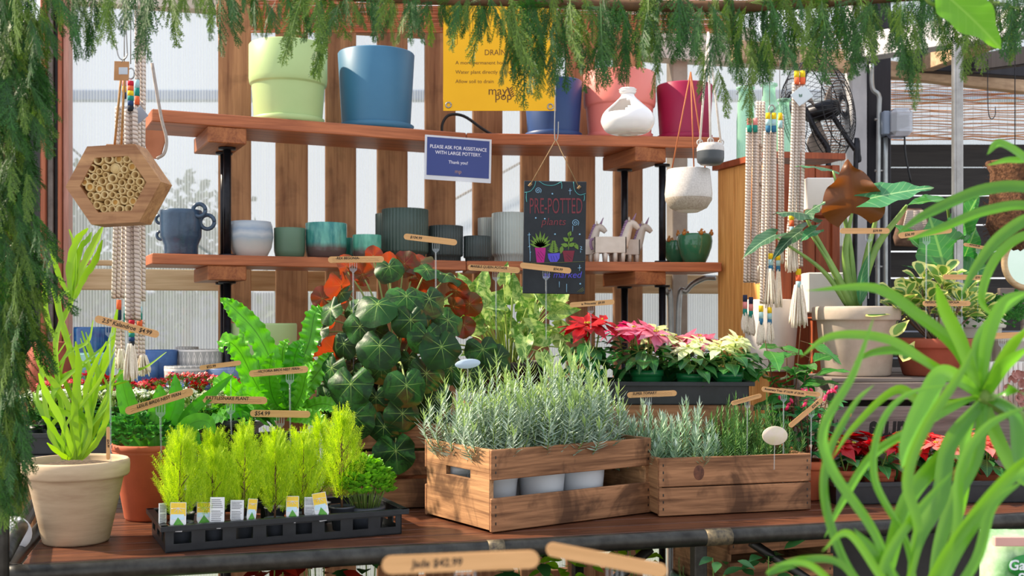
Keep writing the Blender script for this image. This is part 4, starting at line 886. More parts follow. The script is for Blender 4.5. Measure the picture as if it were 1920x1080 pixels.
# ---------------------------------------------------------------- pothos
t = thing('pothos', 'lime marbled pothos in a dark pot beneath the chalkboard', 'potted plant', (PX(955, 3.56), 3.56, TZ+.273)); Tl = t.location.copy()
bb = B(); lathe(bb, potprof(.135, .10, .125, rimh=.02, rimo=.005), 44); bb.build('pot', mat('dark_brown_pot', '3a2e2c', '2c2222', 9, .5), t)
bb = B(); lathe(bb, [(0, .115), (.12, .108)], 24); bb.build('soil', soil, t)
pot_l = leafm('pothos_leaf', 'a0bc58', 'c4d884', .35, .28, varieg='5c8c30', vscale=30, vein='pinnate', vcol='a0c070', vst=.5); bb = B(); bs = B()
pl_ = [(880, 540, (-.5, 0, 1), 60), (915, 560, (-.3, 0, 1), 62), (960, 545, (.1, 0, 1), 60), (905, 600, (-.7, 0, -.1), 62), (1000, 545, (.4, 0, 1), 62), (1030, 575, (1, 0, .15), 70), (980, 590, (.3, -.4, .8), 62), (1010, 610, (1, 0, -.1), 62), (940, 590, (-.2, -.3, 1), 60), (870, 575, (-.8, 0, .5), 56),
       (985, 620, (-.1, -.5, -1), 66), (1015, 650, (.3, -.4, -1), 52), (1040, 620, (.6, -.3, -.8), 48), (930, 640, (.2, -.5, -.2), 50), (895, 640, (-.6, -.4, -.3), 48), (850, 560, (-1, 0, .3), 48), (1000, 680, (-.2, -.4, -1), 44), (860, 535, (-.3, 0, 1), 40), (945, 520, (.1, 0, 1), 50), (1020, 535, (.8, 0, .6), 56), (1040, 600, (1, 0, .0), 50), (905, 530, (.1, 0, 1), 55), (960, 620, (.3, -.4, .4), 52), (890, 580, (-.2, -.4, .5), 50), (1055, 640, (.5, -.2, -1), 42)]
for i, (px, py, d, l_) in enumerate(pl_+[(U(860, 1050), U(540, 620), (U(-1, 1), U(-.5, .4), U(-.2, 1)), U(46, 60)) for _ in range(40)]):
    Y = 3.56+U(-.14, .1)-(.08 if d[2] < 0 else 0); p = P(px, py+12, Y)-Tl; L = l_/F*Y*.88
    addleaf(bb, p, d, (U(-.5, .5), -1, U(-.1, .8)), L, L*.62, shape='heart', ny=10, nx=6, fold=U(.1, .4), droop=U(.2, .8)*(1 if d[2] > -.2 else -.2), wave=.05, wn=2, lobe=.14)
    base = Vector((p.x*.25, p.y*.3, .11)); pt = smooth([base, (base+p)/2+Vector((0, -.02, .03)), p], 4); tube(bs, pt, .0022, 5)
bb.build('marbled_leaves', pot_l, t); bs.build('vines', mat('pothos_vine', 'a8bc60', '90a850', 30, .5), t)
# ---------------------------------------------------------------- poinsettias
poi_g = leafm('poinsettia_leaf', '1c5428', '3c7c3c', .35, .22, vein='pinnate', vcol='6c9c50')
def bract(n, a, b_, v='ffffff', tr=.35): return leafm(n, a, b_, .5, tr, vein='pinnate', vcol=v, vst=.35)
P_red = bract('red_bract', '980410', 'c80c18', 'e85050', .3); P_pink = bract('pink_bract', 'd86c90', 'eca0b0', 'd04878'); P_wht = bract('cream_bract', 'eef0c8', 'd8e4a4', 'b8d080'); P_sal = bract('salmon_bract', 'f07070', 'f4988c', 'e04860'); P_mag = bract('magenta_bract', 'c81c58', 'e04880', 'f080a0')
yel = mat('cyathia_yellow', 'd8c030', 'a0a830', 60, .5); grn_pot = std('green_plastic_pot', '1a6c3c', '165e34', .3)
def poinsettia(m, H=.14, Rr=.085, heads=3, nb=13, potm=grn_pot, greens=22, pr=.047, ph=.085, dark=None):
    t = thing('poinsettia', 'x', 'potted plant'); bb = B()
    lathe(bb, [(0, 0), (pr*.78, 0), (pr*.92, ph*.78), (pr*.93, ph*.8), (pr, ph*.81), (pr, ph), (pr*.95, ph), (pr*.9, ph*.8), (0, ph*.8)], 32); bb.build('pot', potm, t)
    bb = B(); lathe(bb, [(0, ph*.9), (pr*.92, ph*.88)], 20); bb.build('soil', soil, t); bs = B(); bg_ = B(); br = B(); by = B()
    for i in range(greens):
        a = i*2.4; z = ph+H*(.15+.55*(i/greens)); d = Vector((cos(a), sin(a), U(-.5, .25))); p = Vector((cos(a)*.012, sin(a)*.012, z)); tip = p+d.normalized()*U(.015, .035)
        tube(bs, [p, tip], .0012, 4, cap=False); addleaf(bg_, tip, d, (0, 0, 1), U(.06, .085), U(.032, .042), shape='ovate', ny=6, nx=4, fold=.15, droop=U(.3, 1.0), wave=.06, wn=1.5)
    for h in range(heads):
        a0 = h*2*PI/max(1, heads)+U(-.3, .3); r1 = 0 if heads == 1 else Rr*.42; c = Vector((r1*cos(a0), r1*sin(a0), ph+H+U(-.015, .01))); tl_ = Vector((cos(a0)*.25*(heads > 1), sin(a0)*.25*(heads > 1)-.28, 1)).normalized()
        tube(bs, smooth([(0, 0, ph*.85), (c.x*.6, c.y*.6, ph+H*.45), tuple(c)], 4), .0024, 5)
        for k in range(nb):
            f = k/nb; an_ = k*2.4+a0; M = frame(c, tl_, (0, -1, .2)).to_3x3(); d = M @ Vector((cos(an_), .62-.75*(1-f)*1.15, sin(an_))); L = Rr*(1.0-.5*f)*U(.85, 1.1)
            addleaf(br, c+M @ Vector((cos(an_)*.006, .004*f, sin(an_)*.006)), d, M @ Vector((0, 1, 0)), L, L*.52, shape='bract', ny=6, nx=4, fold=.22, droop=U(.1, .8), wave=.05, wn=1.5)
        for k in range(6): q = c+tl_*.010+Vector((U(-.006, .006), U(-.006, .006), 0)); lathe(by, [(0, -.003), (.003, 0), (0, .004)], 6, T(q))
    bs.build('stems', L_gst, t); bg_.build('leaves', poi_g, t); br.build('bracts', m, t); by.build('flower_buds', yel, t); return t
g_up = 'poinsettias in the raised tray'
def place(t, label, px, Y, z, rot=0, s=1, group=None, y=None):
    t.location = (PX(px, Y), Y, z); t['label'] = label; t.rotation_euler = (0, 0, rot); t.scale = (s,)*3
    if group: t['group'] = group
    return t
zt_ = TZ+.282
pr1 = poinsettia(P_red, .125, .082, 3, 13); place(pr1, 'deep red poinsettia at the left end of the raised tray', 1106, 3.42, zt_, .4, 1.12, g_up)
pk = poinsettia(P_pink, .105, .080, 3, 14); place(pk, 'pink poinsettia in the front of the raised tray', 1212, 3.40, zt_, 1.2, 1.12, g_up)
pw = poinsettia(P_wht, .085, .066, 3, 11); place(pw, 'cream poinsettia in the front with its green pot in full view', 1297, 3.38, zt_, .2, 1, g_up)
pw2 = poinsettia(P_wht, .075, .062, 3, 11); place(pw2, 'cream poinsettia at the right end of the front row', 1363, 3.38, zt_, 2, 1.05, g_up)
pm_ = poinsettia(P_mag, .12, .07, 3, 12)
place(pm_, 'magenta-pink poinsettia in the back row left of the middle', 1178, 3.53, zt_, 1, 1.05, g_up)
dup(pw, 'cream poinsettia in the back row behind the pink one', (PX(1243, 3.53), 3.53, zt_), 2.2, 1.18, g_up)
dup(pk, 'pink poinsettia in the back row right of the middle', (PX(1308, 3.53), 3.53, zt_), 2.8, .98, g_up)
dup(pw2, 'cream poinsettia at the right end of the back row', (PX(1375, 3.52), 3.52, zt_), .7, 1.1, g_up)
g_lo = 'poinsettias in the right tray'
terr2 = std('small_terracotta', 'a85434', '984a2e', .7)
q1 = poinsettia(P_red, .075, .078, 2, 13, terr2, 10); q2 = poinsettia(P_sal, .080, .072, 3, 11, terr2, 14)
place(q1, 'red poinsettia at the left front of the right tray', 1585, 3.28, TZ+.006, .5, 1, g_lo)
for px, Y, lb, s_ in ((1648, 3.27, 'red poinsettia with a visible stem in the front of the right tray', 1.0), (1612, 3.40, 'red poinsettia in the back row of the right tray, left', 1.05), (1700, 3.42, 'red poinsettia in the back row behind the grass blades', 1.05), (1750, 3.43, 'dark red poinsettia in the back row below the printed board', 1.0)):
    dup(q1, lb, (PX(px, Y), Y, TZ+.006), U(0, 6), s_, g_lo)
place(q2, 'salmon poinsettia in the front of the right tray', 1775, 3.30, TZ+.006, 1, 1, g_lo)
dup(q2, 'salmon poinsettia further right behind the grass blades', (PX(1850, 3.33), 3.33, TZ+.006), 2.5, 1, g_lo); dup(q2, 'salmon poinsettia in the back row at the right edge', (PX(1820, 3.43), 3.43, TZ+.006), 4, 1.05, g_lo)
# ---------------------------------------------------------------- leafy plants right
def leafy(name, label, px, Y, zb, H, Rr, n, L, W, m, shape='ovate', potkw=None, z0=.0, flower=None, nst=4):
    t = claypot(name, label, px, Y, zb, **potkw) if potkw else thing(name, label, 'plant', (PX(px, Y), Y, zb)); h0 = (potkw or {}).get('h', .0)-.02+z0
    bb = B(); bs = B()
    for s_ in range(nst):
        a = s_*2*PI/nst+U(-.4, .4); tip = Vector((Rr*.6*cos(a), Rr*.6*sin(a), h0+H*U(.75, 1.0))); pt = smooth([(0, 0, h0), (tip.x*.6, tip.y*.6, h0+H*.5), tuple(tip)], 5); tube(bs, pt, np.linspace(.003, .0014, len(pt)), 5)
        for k in range(n//nst):
            f = .25+.75*k/(n//nst); q = Vector(pt[min(len(pt)-1, int(f*(len(pt)-1)))]); aa = k*2.4+s_; d = Vector((cos(aa), sin(aa), U(-.3, .6))); tp = q+d.normalized()*U(.01, .035); tube(bs, [q, tp], .001, 4, cap=False)
            addleaf(bb, tp, d, (0, -.3, 1), L*U(.7, 1.15), W*U(.8, 1.1), shape=shape, ny=6, nx=4, fold=.15, droop=U(.2, .9), wave=.07, wn=2)
    bs.build('stems', L_stem, t); bb.build('foliage', m, t)
    if flower:
        bf = B()
        for k in range(26):
            a = U(0, 6.28); r1 = Rr*U(.3, 1.1); q = Vector((r1*cos(a)+.02, r1*sin(a)-.02, h0+H*U(.55, 1.05))); lathe(bf, [(0, -.008), (.004, -.003), (.0055, .003), (.003, .009), (0, .011)], 8, T(q) @ RX(U(-.8, .8)) @ RY(U(-.8, .8)))
        bf.build('buds', flower, t)
    return t
dk_leaf = leafm('glossy_dark_leaf', '1c5c30', '3c8044', .25, .25, vein='pinnate', vcol='5ca060')
leafy('coffee_plant', 'glossy green coffee-like plant behind the rosemary, right of the raised tray', 1478, 3.52, TZ+.001, .40, .12, 40, .12, .060, leafm('coffee_leaf', '28642c', '4c9440', .22, .3, vein='pinnate', vcol='6cac50'), potkw=dict(rt=.07, h=.13, m=terra))
leafy('budding_plant', 'terracotta pot with dark leaves and bright pink buds behind the right crate end', 1516, 3.30, TZ+.001, .235, .11, 90, .052, .03, dk_leaf, potkw=dict(rt=.060, h=.115, m=terra), flower=mat('pink_bud', 'e0285c', 'b81c48', 30, .4), nst=7)
# ---------------------------------------------------------------- big pots on the printed crate
ZD = TZ+.001+HD+.015
al = claypot('alocasia', 'tall alocasia with arrow leaves in a big speckled clay pot', 1605, 3.73, ZD, .143, PZ(575, 3.73)-ZD, grt, .78, soil, .20)
Tl = al.location.copy(); hp = PZ(575, 3.73)-ZD
def bigleaf(bb, base, tip, n, W, shape='heart', fold=.15, droop=.5, wave=.05, lobe=.25, wn=3, ny=14, nx=8):
    d = Vector(tip)-Vector(base); V, f, uv = leaf(1, 1, shape, ny, nx, 0, 0); 
    L = d.length; V, f, uv = leaf(L, W, shape, ny, nx, fold, droop, wave, wn, lobe); 
    e = Vector(V[-1 - nx//2]); Mx = Matrix.Identity(4); a = math.atan2(e.z, e.y); k = L/max(.01, math.hypot(e.z, e.y)); Mx = RX(-a) @ S(1, k, k)
    bb.add(V, f, frame(base, d, n) @ Mx, uv)
al_up = leafm('alocasia_leaf', '24442c', '3c6444', .35, .12, vein='pinnate', vcol='9cb890', back='3c4028'); al_b = leafm('alocasia_underside', '5c3418', '6c401c', .45, .2, tcol='a85c1c', vein='pinnate', vcol='5c3018'); al_l = leafm('alocasia_pale_leaf', '3c7c50', '4c8c5c', .3, .3, vein='pinnate', vcol='a4c890')
bu = B(); bk = B(); bl_ = B(); bs = B(); q = lambda a, b_, Y=3.73: P(a, b_, Y)-Tl
bigleaf(bk, q(1600, 400, 3.66), q(1590, 298, 3.62), (-.3, -1, .2), .20, fold=.18, droop=.3, lobe=.22, wave=.12, wn=2.5, ny=24, nx=12)
bigleaf(bl_, q(1632, 372, 3.6), q(1752, 352, 3.55), (.0, -.75, .75), .115, fold=.12, droop=.2)
bigleaf(bu, q(1508, 400, 3.6), q(1448, 402, 3.56), (0, -.35, 1), .10, fold=-.25, droop=.4, lobe=.5)
bigleaf(bu, q(1505, 405, 3.62), q(1548, 378, 3.6), (0, -.35, 1), .10, fold=-.2, droop=.3, lobe=.1)
bigleaf(bu, q(1455, 440, 3.58), q(1390, 488, 3.5), (-.5, -.8, .6), .065, fold=.3, lobe=.2)
bigleaf(bu, q(1500, 435, 3.62), q(1444, 495, 3.5), (-.6, -.9, .3), .060, fold=.25, lobe=.6)
bigleaf(bl_, q(1530, 432, 3.6), q(1500, 455, 3.56), (-.6, -.9, .3), .05, fold=.25, lobe=.3)
bigleaf(bl_, q(1560, 318, 3.72), q(1490, 312, 3.66), (0, -.4, 1), .055, fold=-.2, droop=.3)
for pts, r_ in (([(1598, 575), (1560, 500), (1508, 402)], .008), ([(1600, 575), (1585, 480), (1597, 400)], .008), ([(1605, 575), (1640, 470), (1690, 400), (1700, 385)], .007), ([(1592, 575), (1540, 505), (1455, 445)], .005), ([(1595, 575), (1570, 520), (1520, 440)], .005), ([(1603, 575), (1592, 450), (1562, 320)], .006), ([(1608, 575), (1625, 480), (1640, 420), (1650, 385)], .006)):
    pt = smooth([q(a, b_, 3.73-.10*k/len(pts)) for k, (a, b_) in enumerate(pts)], 6); tube(bs, pt, np.linspace(r_*2.3, r_*.6, len(pt)), 10)
ribbon(bl_, [q(1612, 572, 3.70), q(1615, 520, 3.68), q(1632, 470, 3.66)], .05, (.4, -1, 0), 4, .5, 6, shape='ovate')
bs.build('leaf_stalks', mat('alocasia_stalk', '8cac58', '6c9048', 14, .4), al); bu.build('dark_leaves', al_up, al); tag(bk.build('brown_leaf', al_b, al), 'large bronze-brown leaf seen from below'); bl_.build('pale_leaves', al_l, al)
pe = claypot('peperomia', 'cream-edged peperomia in a red terracotta pot', 1752, 3.72, ZD, .140, PZ(634, 3.72)-ZD, brick, .72, soil, .26); hp2 = PZ(634, 3.72)-ZD
pe_l = leafm('peperomia_leaf', '4c7c38', '80a848', .3, .3, edge='e4e088', vein=None); bb = B(); bs = B()
for i in range(15):
    a = i*2.4; f = ((i+.5)/15)**.5; tip = Vector((.15*f*cos(a), .12*f*sin(a), hp2+.22*(1-.5*f)*U(.8, 1.1))); pt = smooth([(0, 0, hp2-.02), (tip.x*.6, tip.y*.6, hp2+tip.z*.2), tuple(tip)], 4); tube(bs, pt, np.linspace(.004, .0025, len(pt)), 6)
    for k in range(9):
        aa = k*2.4+i; el = .15+.75*(k/9); d = Vector((cos(aa)*(1-el*.6)+cos(a)*.3*f, sin(aa)*(1-el*.6)-.15, el)); q_ = tip-Vector((0, 0, .05*(1-k/9)))
        addleaf(bb, q_+d.normalized()*.012, d, (0, -.4, 1), U(.06, .085), U(.038, .05), shape='obov', ny=6, nx=4, fold=.3, droop=.3)
for px, py, d in ((1655, 590, (-1, -.3, .1)), (1690, 600, (-.8, -.4, -.5)), (1700, 640, (-.6, -.5, -.6))): addleaf(bb, P(px+15, py, 3.6)-pe.location, d, (0, -.5, 1), .09, .045, shape='obov', fold=.25, droop=.3)
bb.build('variegated_leaves', pe_l, pe); bs.build('stems', mat('purple_stem', '7c6048', '60483c', 20, .5), pe)
# bench further back with the white pots and the broad-leaved plant
bn = thing('back_bench', 'dark wooden bench behind the printed crate with white pots', 'bench', (1.02, 3.96, 0), math.radians(8))
bb = B(); box(bb, 0, 1.35, 0, .36, ZD-.03, ZD, .002); bb.build('bench_top', w_grey, bn)
for x in (.05, 1.3):
    for yy in (.04, .32): bb = B(); box(bb, x-.02, x+.02, yy-.02, yy+.02, 0, ZD-.03, .002); bb.build('leg', w_grey, bn)
whp = mat('white_glazed_pot', 'e4dcd4', 'd8cec4', 8, .3)
benchpot(1394, 1500, 562, 4.08, 'large plain white pot behind the rope tassels', whp, [(0, 0), (.84, 0), (.86, .02), (1, .98), (.98, 1), (.93, 1), (.88, .3), (0, .3)], zb=ZD)
ru = claypot('rubber_plant', 'broad glossy-leaved plant in a white pot behind the peperomia', 1815, 4.12, ZD, .13, PZ(595, 4.12)-ZD, whp, .8, soil, .2); Tl = ru.location.copy(); q = lambda a, b_, Y=4.0: P(a, b_, Y)-Tl
rl = leafm('rubber_leaf', '2c7434', '4c9444', .12, .35, vein='pinnate', vcol='8cc060', spec=.7); bb = B(); bs = B()
bigleaf(bb, q(1770, 500, 3.9), q(1742, 405, 3.86), (.15, -1, .1), .19, 'ovate', .1, .1, .04, 0); bigleaf(bb, q(1795, 445, 3.95), q(1835, 365, 3.9), (-.5, -.7, .5), .11, 'ovate', .3, .1, .05, 0); bigleaf(bb, q(1775, 375, 3.95), q(1700, 385, 3.9), (0, -.5, 1), .07, 'ovate', .3, .2, .04, 0)
bigleaf(bb, q(1800, 500, 3.95), q(1830, 425, 3.9), (.4, -.9, .2), .11, 'ovate', .2, .1, .04, 0); bigleaf(bb, q(1730, 470, 3.95), q(1672, 420, 3.9), (-.2, -.7, .7), .07, 'ovate', .3, .3, .04, 0); bigleaf(bb, q(1820, 500, 3.95), q(1880, 462, 3.9), (.2, -.6, .9), .05, 'ovate', .4, .3, .04, 0); bigleaf(bb, q(1780, 540, 3.95), q(1690, 497, 3.9), (0, -.5, 1), .045, 'ovate', .3, .4, .04, 0); bigleaf(bb, q(1790, 520, 3.93), q(1855, 500, 3.9), (.3, -.9, .5), .12, 'ovate', .2, .3, .04, 0)
for a in ((1772, 500), (1797, 445), (1775, 378), (1802, 500), (1732, 470), (1822, 500)): tube(bs, smooth([q(1805, 600, 4.1), q((a[0]+1805)/2, (a[1]+600)/2, 4.03), q(*a, 3.94)], 5), .005, 6)
bb.build('broad_leaves', rl, ru); bs.build('stems', L_gst, ru)
# ================================================================= wooden stick markers in clear forks
def scribble(b, x0, x1, z, h, y=-.0016, r=.00022, st=.0022):
    x = x0; p = []
    while x < x1: p.append((x, y, z+h*U(-1, 1)*.5)); x += st*U(.6, 1.4)
    if len(p) > 2: tube(b, p, r, 3, cap=False)
def marker(pxa, pya, pxb, pyb, Y, label, lines, fork=None, zend=None, scr=0, w_=None, size=.5, tcx=0, Yb=None, dark=None, hsz=None):
    """a wooden stick from a to b, text lines [(string, size share, x, z)] in stick units, held by a clear fork standing at column fork down to height zend"""
    Yb = Yb or Y; a = P(pxa, pya, Y); c_ = P(pxb, pyb, Yb); L = (c_-a).length; mid = (a+c_)/2; W = w_ or L*.115; hw = W/2
    t = thing('plant_marker', label, 'plant marker', mid, 0, 'wooden plant markers')
    d = (c_-a).normalized(); an = math.asin(d.z); ya = math.atan2(d.y, d.x); Mh = RZ(ya) @ RY(-an)
    bb = B(); n = 8; poly = [(L/2-hw+hw*cos(q), hw*sin(q)) for q in np.linspace(-PI/2, PI/2, n)]+[(-L/2+hw-hw*cos(q), hw*sin(q)) for q in np.linspace(PI/2, -PI/2, n)]
    prism(bb, poly, -.0009, .0009); o = bb.build('stick', w_stick, t); o.matrix_local = Mh; so_ = o
    for s_, sz, x, z in lines: text(s_, W*sz, ink, so_, T((x*L, -.0011, z*W)) @ FR, shear=.15, sx=.95, off=.0002)
    if scr:
        bb = B()
        for k in range(scr): scribble(bb, -L*.42, L*(.42 if k < scr-1 else .1), W*(.10-.26*k) if lines else W*(.2-.2*k), W*.12, y=-.0011)
        bb.build('small_handwriting', ink, so_)
    if fork is not None:
        f = P(fork, pya+(pyb-pya)*(fork-pxa)/(pxb-pxa), Y+(Yb-Y)*(fork-pxa)/(pxb-pxa))-mid; x, y, z = f; ze = (zend if zend is not None else mid.z-.15)-mid.z; k = L/.15 if hsz is None else hsz; bb = B(); y += .004
        z -= W*.45
        for dx in (-.009, -.003, .003, .009): box(bb, x+(dx-.0011)*k, x+(dx+.0011)*k, y-.001, y+.001, z-.016*k, z+.012*k, .0004)
        prism(bb, [(x-.0101*k, z-.016*k), (x-.0101*k, z-.020*k), (x-.003*k, z-.027*k), (x+.003*k, z-.027*k), (x+.0101*k, z-.020*k), (x+.0101*k, z-.016*k)][::1], y-.001, y+.001)
        tube(bb, [(x, y, z-.026*k), (x, y+.006, ze)], [.0024*k, .0018*k], 8); bb.build('clear_fork', clear, t)
    return t
marker(178, 597, 298, 628, 2.60, 'long wooden marker reading 2.5" Kalandroe $4.99 above the blue pots', [('2.5" Kalandroe  $4.99', .8, .0, .0)], 205, TZ+.17)
marker(374, 690, 452, 680, 3.06, 'wooden marker reading $52.99 beside the ruffled fern', [('$52.99', .75, -.22, 0)], 432, 1.13)
marker(205+30, 772, 362, 733, 2.86, "handwritten marker reading LESLIE BIRDS NEST FERN above the crested fern", [("LESLIE BIRDS NEST FERN", .55, 0, .12)], 300, 1.1, scr=2)
marker(380, 749, 501, 751, 2.98, 'handwritten marker reading RATTLESNAKE PLANT left of the ruffled fern', [('RATTLESNAKE PLANT', .62, -.12, .2)], 432, 1.15, scr=3)
marker(467, 701, 578, 692, 2.97, "handwritten marker reading VICTORIA BIRDS NEST FERN across the ruffled fern", [("-VICTORIA BIRDS NEST FERN-", .5, 0, .2)], 543, 1.1, scr=3)
marker(469, 775, 582, 777, 2.92, 'marker reading $54.99 with a dark stained end just above the cypress', [('$54.99', .85, -.3, 0)], 525, 1.05)
t = marker(203, 800, 203, 862, 2.625, 'upright stick marker reading $24.99 in the pale clay pot', [('$24.99', .8, .0, 0)]); 
marker(615, 487, 720, 486, 3.20, 'handwritten marker reading REX BEGONIA at the left top of the begonia', [('-REX BEGONIA-', .56, -.15, .2)], 662, 1.3, scr=3)
marker(757, 443, 857, 455, 3.22, 'marker reading $104.99 on a clear fork above the begonia', [('$104.99', .62, -.27, 0)], 817, 1.3)
marker(877, 501, 975, 507, 3.34, 'handwritten marker reading MARBLE QUEEN POTHOS above the pothos', [('MARBLE QUEEN POTHOS', .56, -.1, .2)], 930, 1.4, scr=3)
marker(975, 497, 1071, 508, 3.32, 'marker reading $54.99 across the lower chalkboard', [('$54.99', .6, .24, 0)], 1024, 1.4)
marker(1068, 572, 1152, 566, 3.34, "marker reading ia 'Princettia' $9.99 above the deep red poinsettia", [("ia 'Princettia'  $9.99", .6, .02, 0)], 1108, 1.35)
marker(1176, 741, 1269, 737, 3.12, 'handwritten marker reading SUPER TOPIARY below the raised black tray', [('SUPER TOPIARY', .62, -.15, .2)], 1216, 1.0, scr=3)
marker(1371, 757, 1428, 741, 3.10, 'short angled handwritten marker above the rosemary', [], 1402, 1.0, scr=3, w_=.0125, hsz=.75)
marker(1428, 729, 1512, 740, 3.08, 'marker reading Rosemary Tree 4" 14.99 6" 29.99 behind the right crate', [('Rosemary Tree- 4"-14.99  6"-29.99', .56, 0, .05)], 1470, 1.0)
marker(1460, 732, 1538, 740, 3.13, 'second marker hidden behind the one reading Rosemary Tree', [], None, scr=3)
marker(1480, 800, 1542, 748, 3.12, 'diagonal marker reading $24.99 over the budding plant', [('$24.99', .65, .28, 0)], 1522, 1.04)
marker(1575, 433, 1668, 433, 3.50, 'marker reading $39.99 on a clear fork in the alocasia pot', [('$39.99', .6, .25, 0)], 1630, ZD+.25)
marker(1685, 442, 1785, 431, 3.50, 'marker reading $36.99 across the large glossy leaf', [('$36.99', .6, -.3, 0)], 1738, 1.4)
marker(1807, 458, 1863, 468, 3.62, 'small handwritten marker right of the large glossy leaves', [('ANTHURIUM', .56, -.15, .2)], 1835, 1.4, scr=3)
marker(1768, 519, 1853, 521, 3.56, 'marker reading $39.99 in the cream-edged peperomia', [('$39.99', .6, .3, 0)], 1805, 1.4)
marker(1730, 569, 1820, 569, 3.50, 'handwritten marker reading PEPEROMIA over the peperomia', [('PEPEROMIA OBTUSIFOLIA', .56, -.1, .2)], 1782, 1.4, scr=3)
marker(1838, 631, 1935, 627, 3.45, 'marker reading $46.99 at the right edge of the picture', [('$46.99', .6, -.33, 0)], 1880, 1.2)
# foreground pair, close to the viewer
fgs = thing('plant_stand', 'plain dark stand below the foreground carrying the nearest pots', 'stand', (0, 1.22, 0))
bb = B(); box(bb, -.45, 1.05, -.22, .25, .72, .75, .003); bb.build('stand_top', w_black, fgs)
for x in (-.4, 1.0):
    for yy in (-.18, .2): bb = B(); box(bb, x-.02, x+.02, yy-.02, yy+.02, 0, .72, .002); bb.build('leg', w_black, fgs)
marker(716, 1060, 1011, 1048, 1.085, 'large blurred foreground marker reading Jade $42.99', [('Jade $42.99', .62, -.15, 0)], 872, .86)
marker(1024, 1028, 1251, 1072, 1.19, 'large blurred blank foreground marker tilted down to the right', [], 1153, .86)
for px, Y, lb in ((872, 1.13, 'small clay pot under the foreground jade marker'), (1150, 1.22, 'small clay pot under the tilted foreground marker')):
    claypot('clay_pot', lb, px, Y, .751, .06, .11, terra, cat='pot')
# oval tags
def oval(px, py, Y, w_, h, label, m, tilt=0, zend=1.05):
    t = thing('oval_tag', label, 'tag', P(px, py, Y)); r1 = w_/2/F*Y; r2 = h/2/F*Y; bb = B()
    lathe(bb, [(0, -.0008), (.97, -.0008), (1, 0), (.97, .0008), (0, .0008)], 32, RY(tilt) @ RX(PI/2) @ S(r1, r2, 1)); bb.build('disc', m, t)
    bb = B(); tube(bb, [(0, .002, 0), (0, .01, zend-t.location.z)], .0015, 6); bb.build('pick', clear, t)
oval(877, 682, 2.88, 48, 18, 'small pale blue oval tag in the left lavender', std('pale_blue_tag', 'b8c8d8', 'a8bcd0', .3), -.1)
oval(1453, 817, 3.04, 48, 36, 'pearly shell-like oval tag hanging in front of the rosemary', mat('pearl_shell', 'e0ccc4', 'd4c8a0', 30, .25), 0)
# ================================================================= signs
def signbox(name, label, cat, px0, px1, pya, pyb, Y, m, th=.003, ang=0, Y2=None, mesh='panel', bev=.0005):
    Y2 = Y2 or Y; c = (P(px0, (pya+pyb)/2, Y)+P(px1, (pya+pyb)/2, Y2))/2; W = (P(px1, 0, Y2)-P(px0, 0, Y)); W.z = 0; H = (pyb-pya)/F*(Y+Y2)/2; rz = math.atan2(W.y, W.x)
    t = thing(name, label, cat, c, rz); L = W.length; bb = B(); box(bb, -L/2, L/2, -th/2, th/2, -H/2, H/2, bev, RY(ang)); bb.build(mesh, m, t); return t, L, H
Yp = 3.98
t, L, H = signbox('poster', 'large yellow hanging poster with maypop logo and pot care lines', 'poster', 831, 1042, -70, 208, Yp, mat('poster_yellow', 'f0b41c', 'e8aa14', 3, .55, spec=.3), .002)
u = Yp/F; brn = mat('print_brown', '6c4410', '5c380c', 30, .6)
def pt_(px, py): return ((px-936.5)*u, (69-py)*u)
def ptext(s, px, py, size, **k): x, z = pt_(px, py); return text(s, size*u, k.pop('m', brn), t, T((x, -.0013, z)) @ FR, **k)
ptext('DRAIN?', 931, 99, 15, sx=.9); ptext('A more permanent home for your plant', 854, 118, 9.6, align='LEFT', sx=1.0); ptext('Water plant directly in the pot', 854, 135.5, 9.6, align='LEFT'); ptext('Allow soil to drain', 854, 153, 9.6, align='LEFT')
ptext('may', 933, 171, 22, off=.0002); ptext('pop', 944, 181, 21, off=.0002)
bb = B()
for k in range(5):
    x, z = pt_(955+k*1.2, 168+k*3.6)
    for sg in (-1, 1): addleaf(bb, (x, -.0016, z), (sg*.8, 0, .7), (0, -1, 0), 8*u, 2.6*u, shape='lance', ny=4, nx=2, fold=0, droop=0)
bb.build('leaf_logo', brn, t)
bb = B(); x0, z0 = pt_(853, 60); x1, z1 = pt_(888, 84)
for xx in (852, 857.5, 881, 886.5): a = pt_(xx, 10); c_ = pt_(xx, 82); line(bb, (a[0], -.0016, a[1]), (c_[0], -.0016, c_[1]), .0006, 4)
for xx in (852, 881):
    a = pt_(xx, 82); tube(bb, [(a[0]+2.75*u*(1-cos(q)), -.0016, a[1]-2.5*u*sin(q)) for q in np.linspace(0, PI, 7)], .0006, 4)
bb.build('drawn_pot', brn, t)
for gx, gy in ((841, 197), (1032, 200)):
    x, z = pt_(gx, gy); bb = B(); tube(bb, [(x+5*u*cos(a), -.002, z+5*u*sin(a)) for a in np.linspace(0, 2*PI, 21)], .0025, 8); bb.build('grommet', alu, t)
q_, Y_ = shelfpos(796, -.014, 0); q2_, Y2_ = shelfpos(921, -.014, 0)
blue_s = mat('sign_blue', '283878', '303f80', 4, .35)
t, L, H = signbox('notice', 'blue laminated notice asking for assistance with large pottery', 'sign', 796, 921, 257, 340, 3.98, glassy('laminate', 'e8eaf0', .1, .35), .0016, .02, 4.06)
bb = B(); box(bb, -L/2+.008, L/2-.008, -.0018, -.0009, -H/2+.016, H/2-.007, .0003, RY(.02)); bb.build('paper', blue_s, t)
wink = mat('white_ink', 'f0ecf0', 'e6e2ea', 10, .6)
def st_(s, z, sz, m=wink, **k): text(s, sz, m, t, RY(.02) @ T((0, -.0022, z)) @ FR, **k)
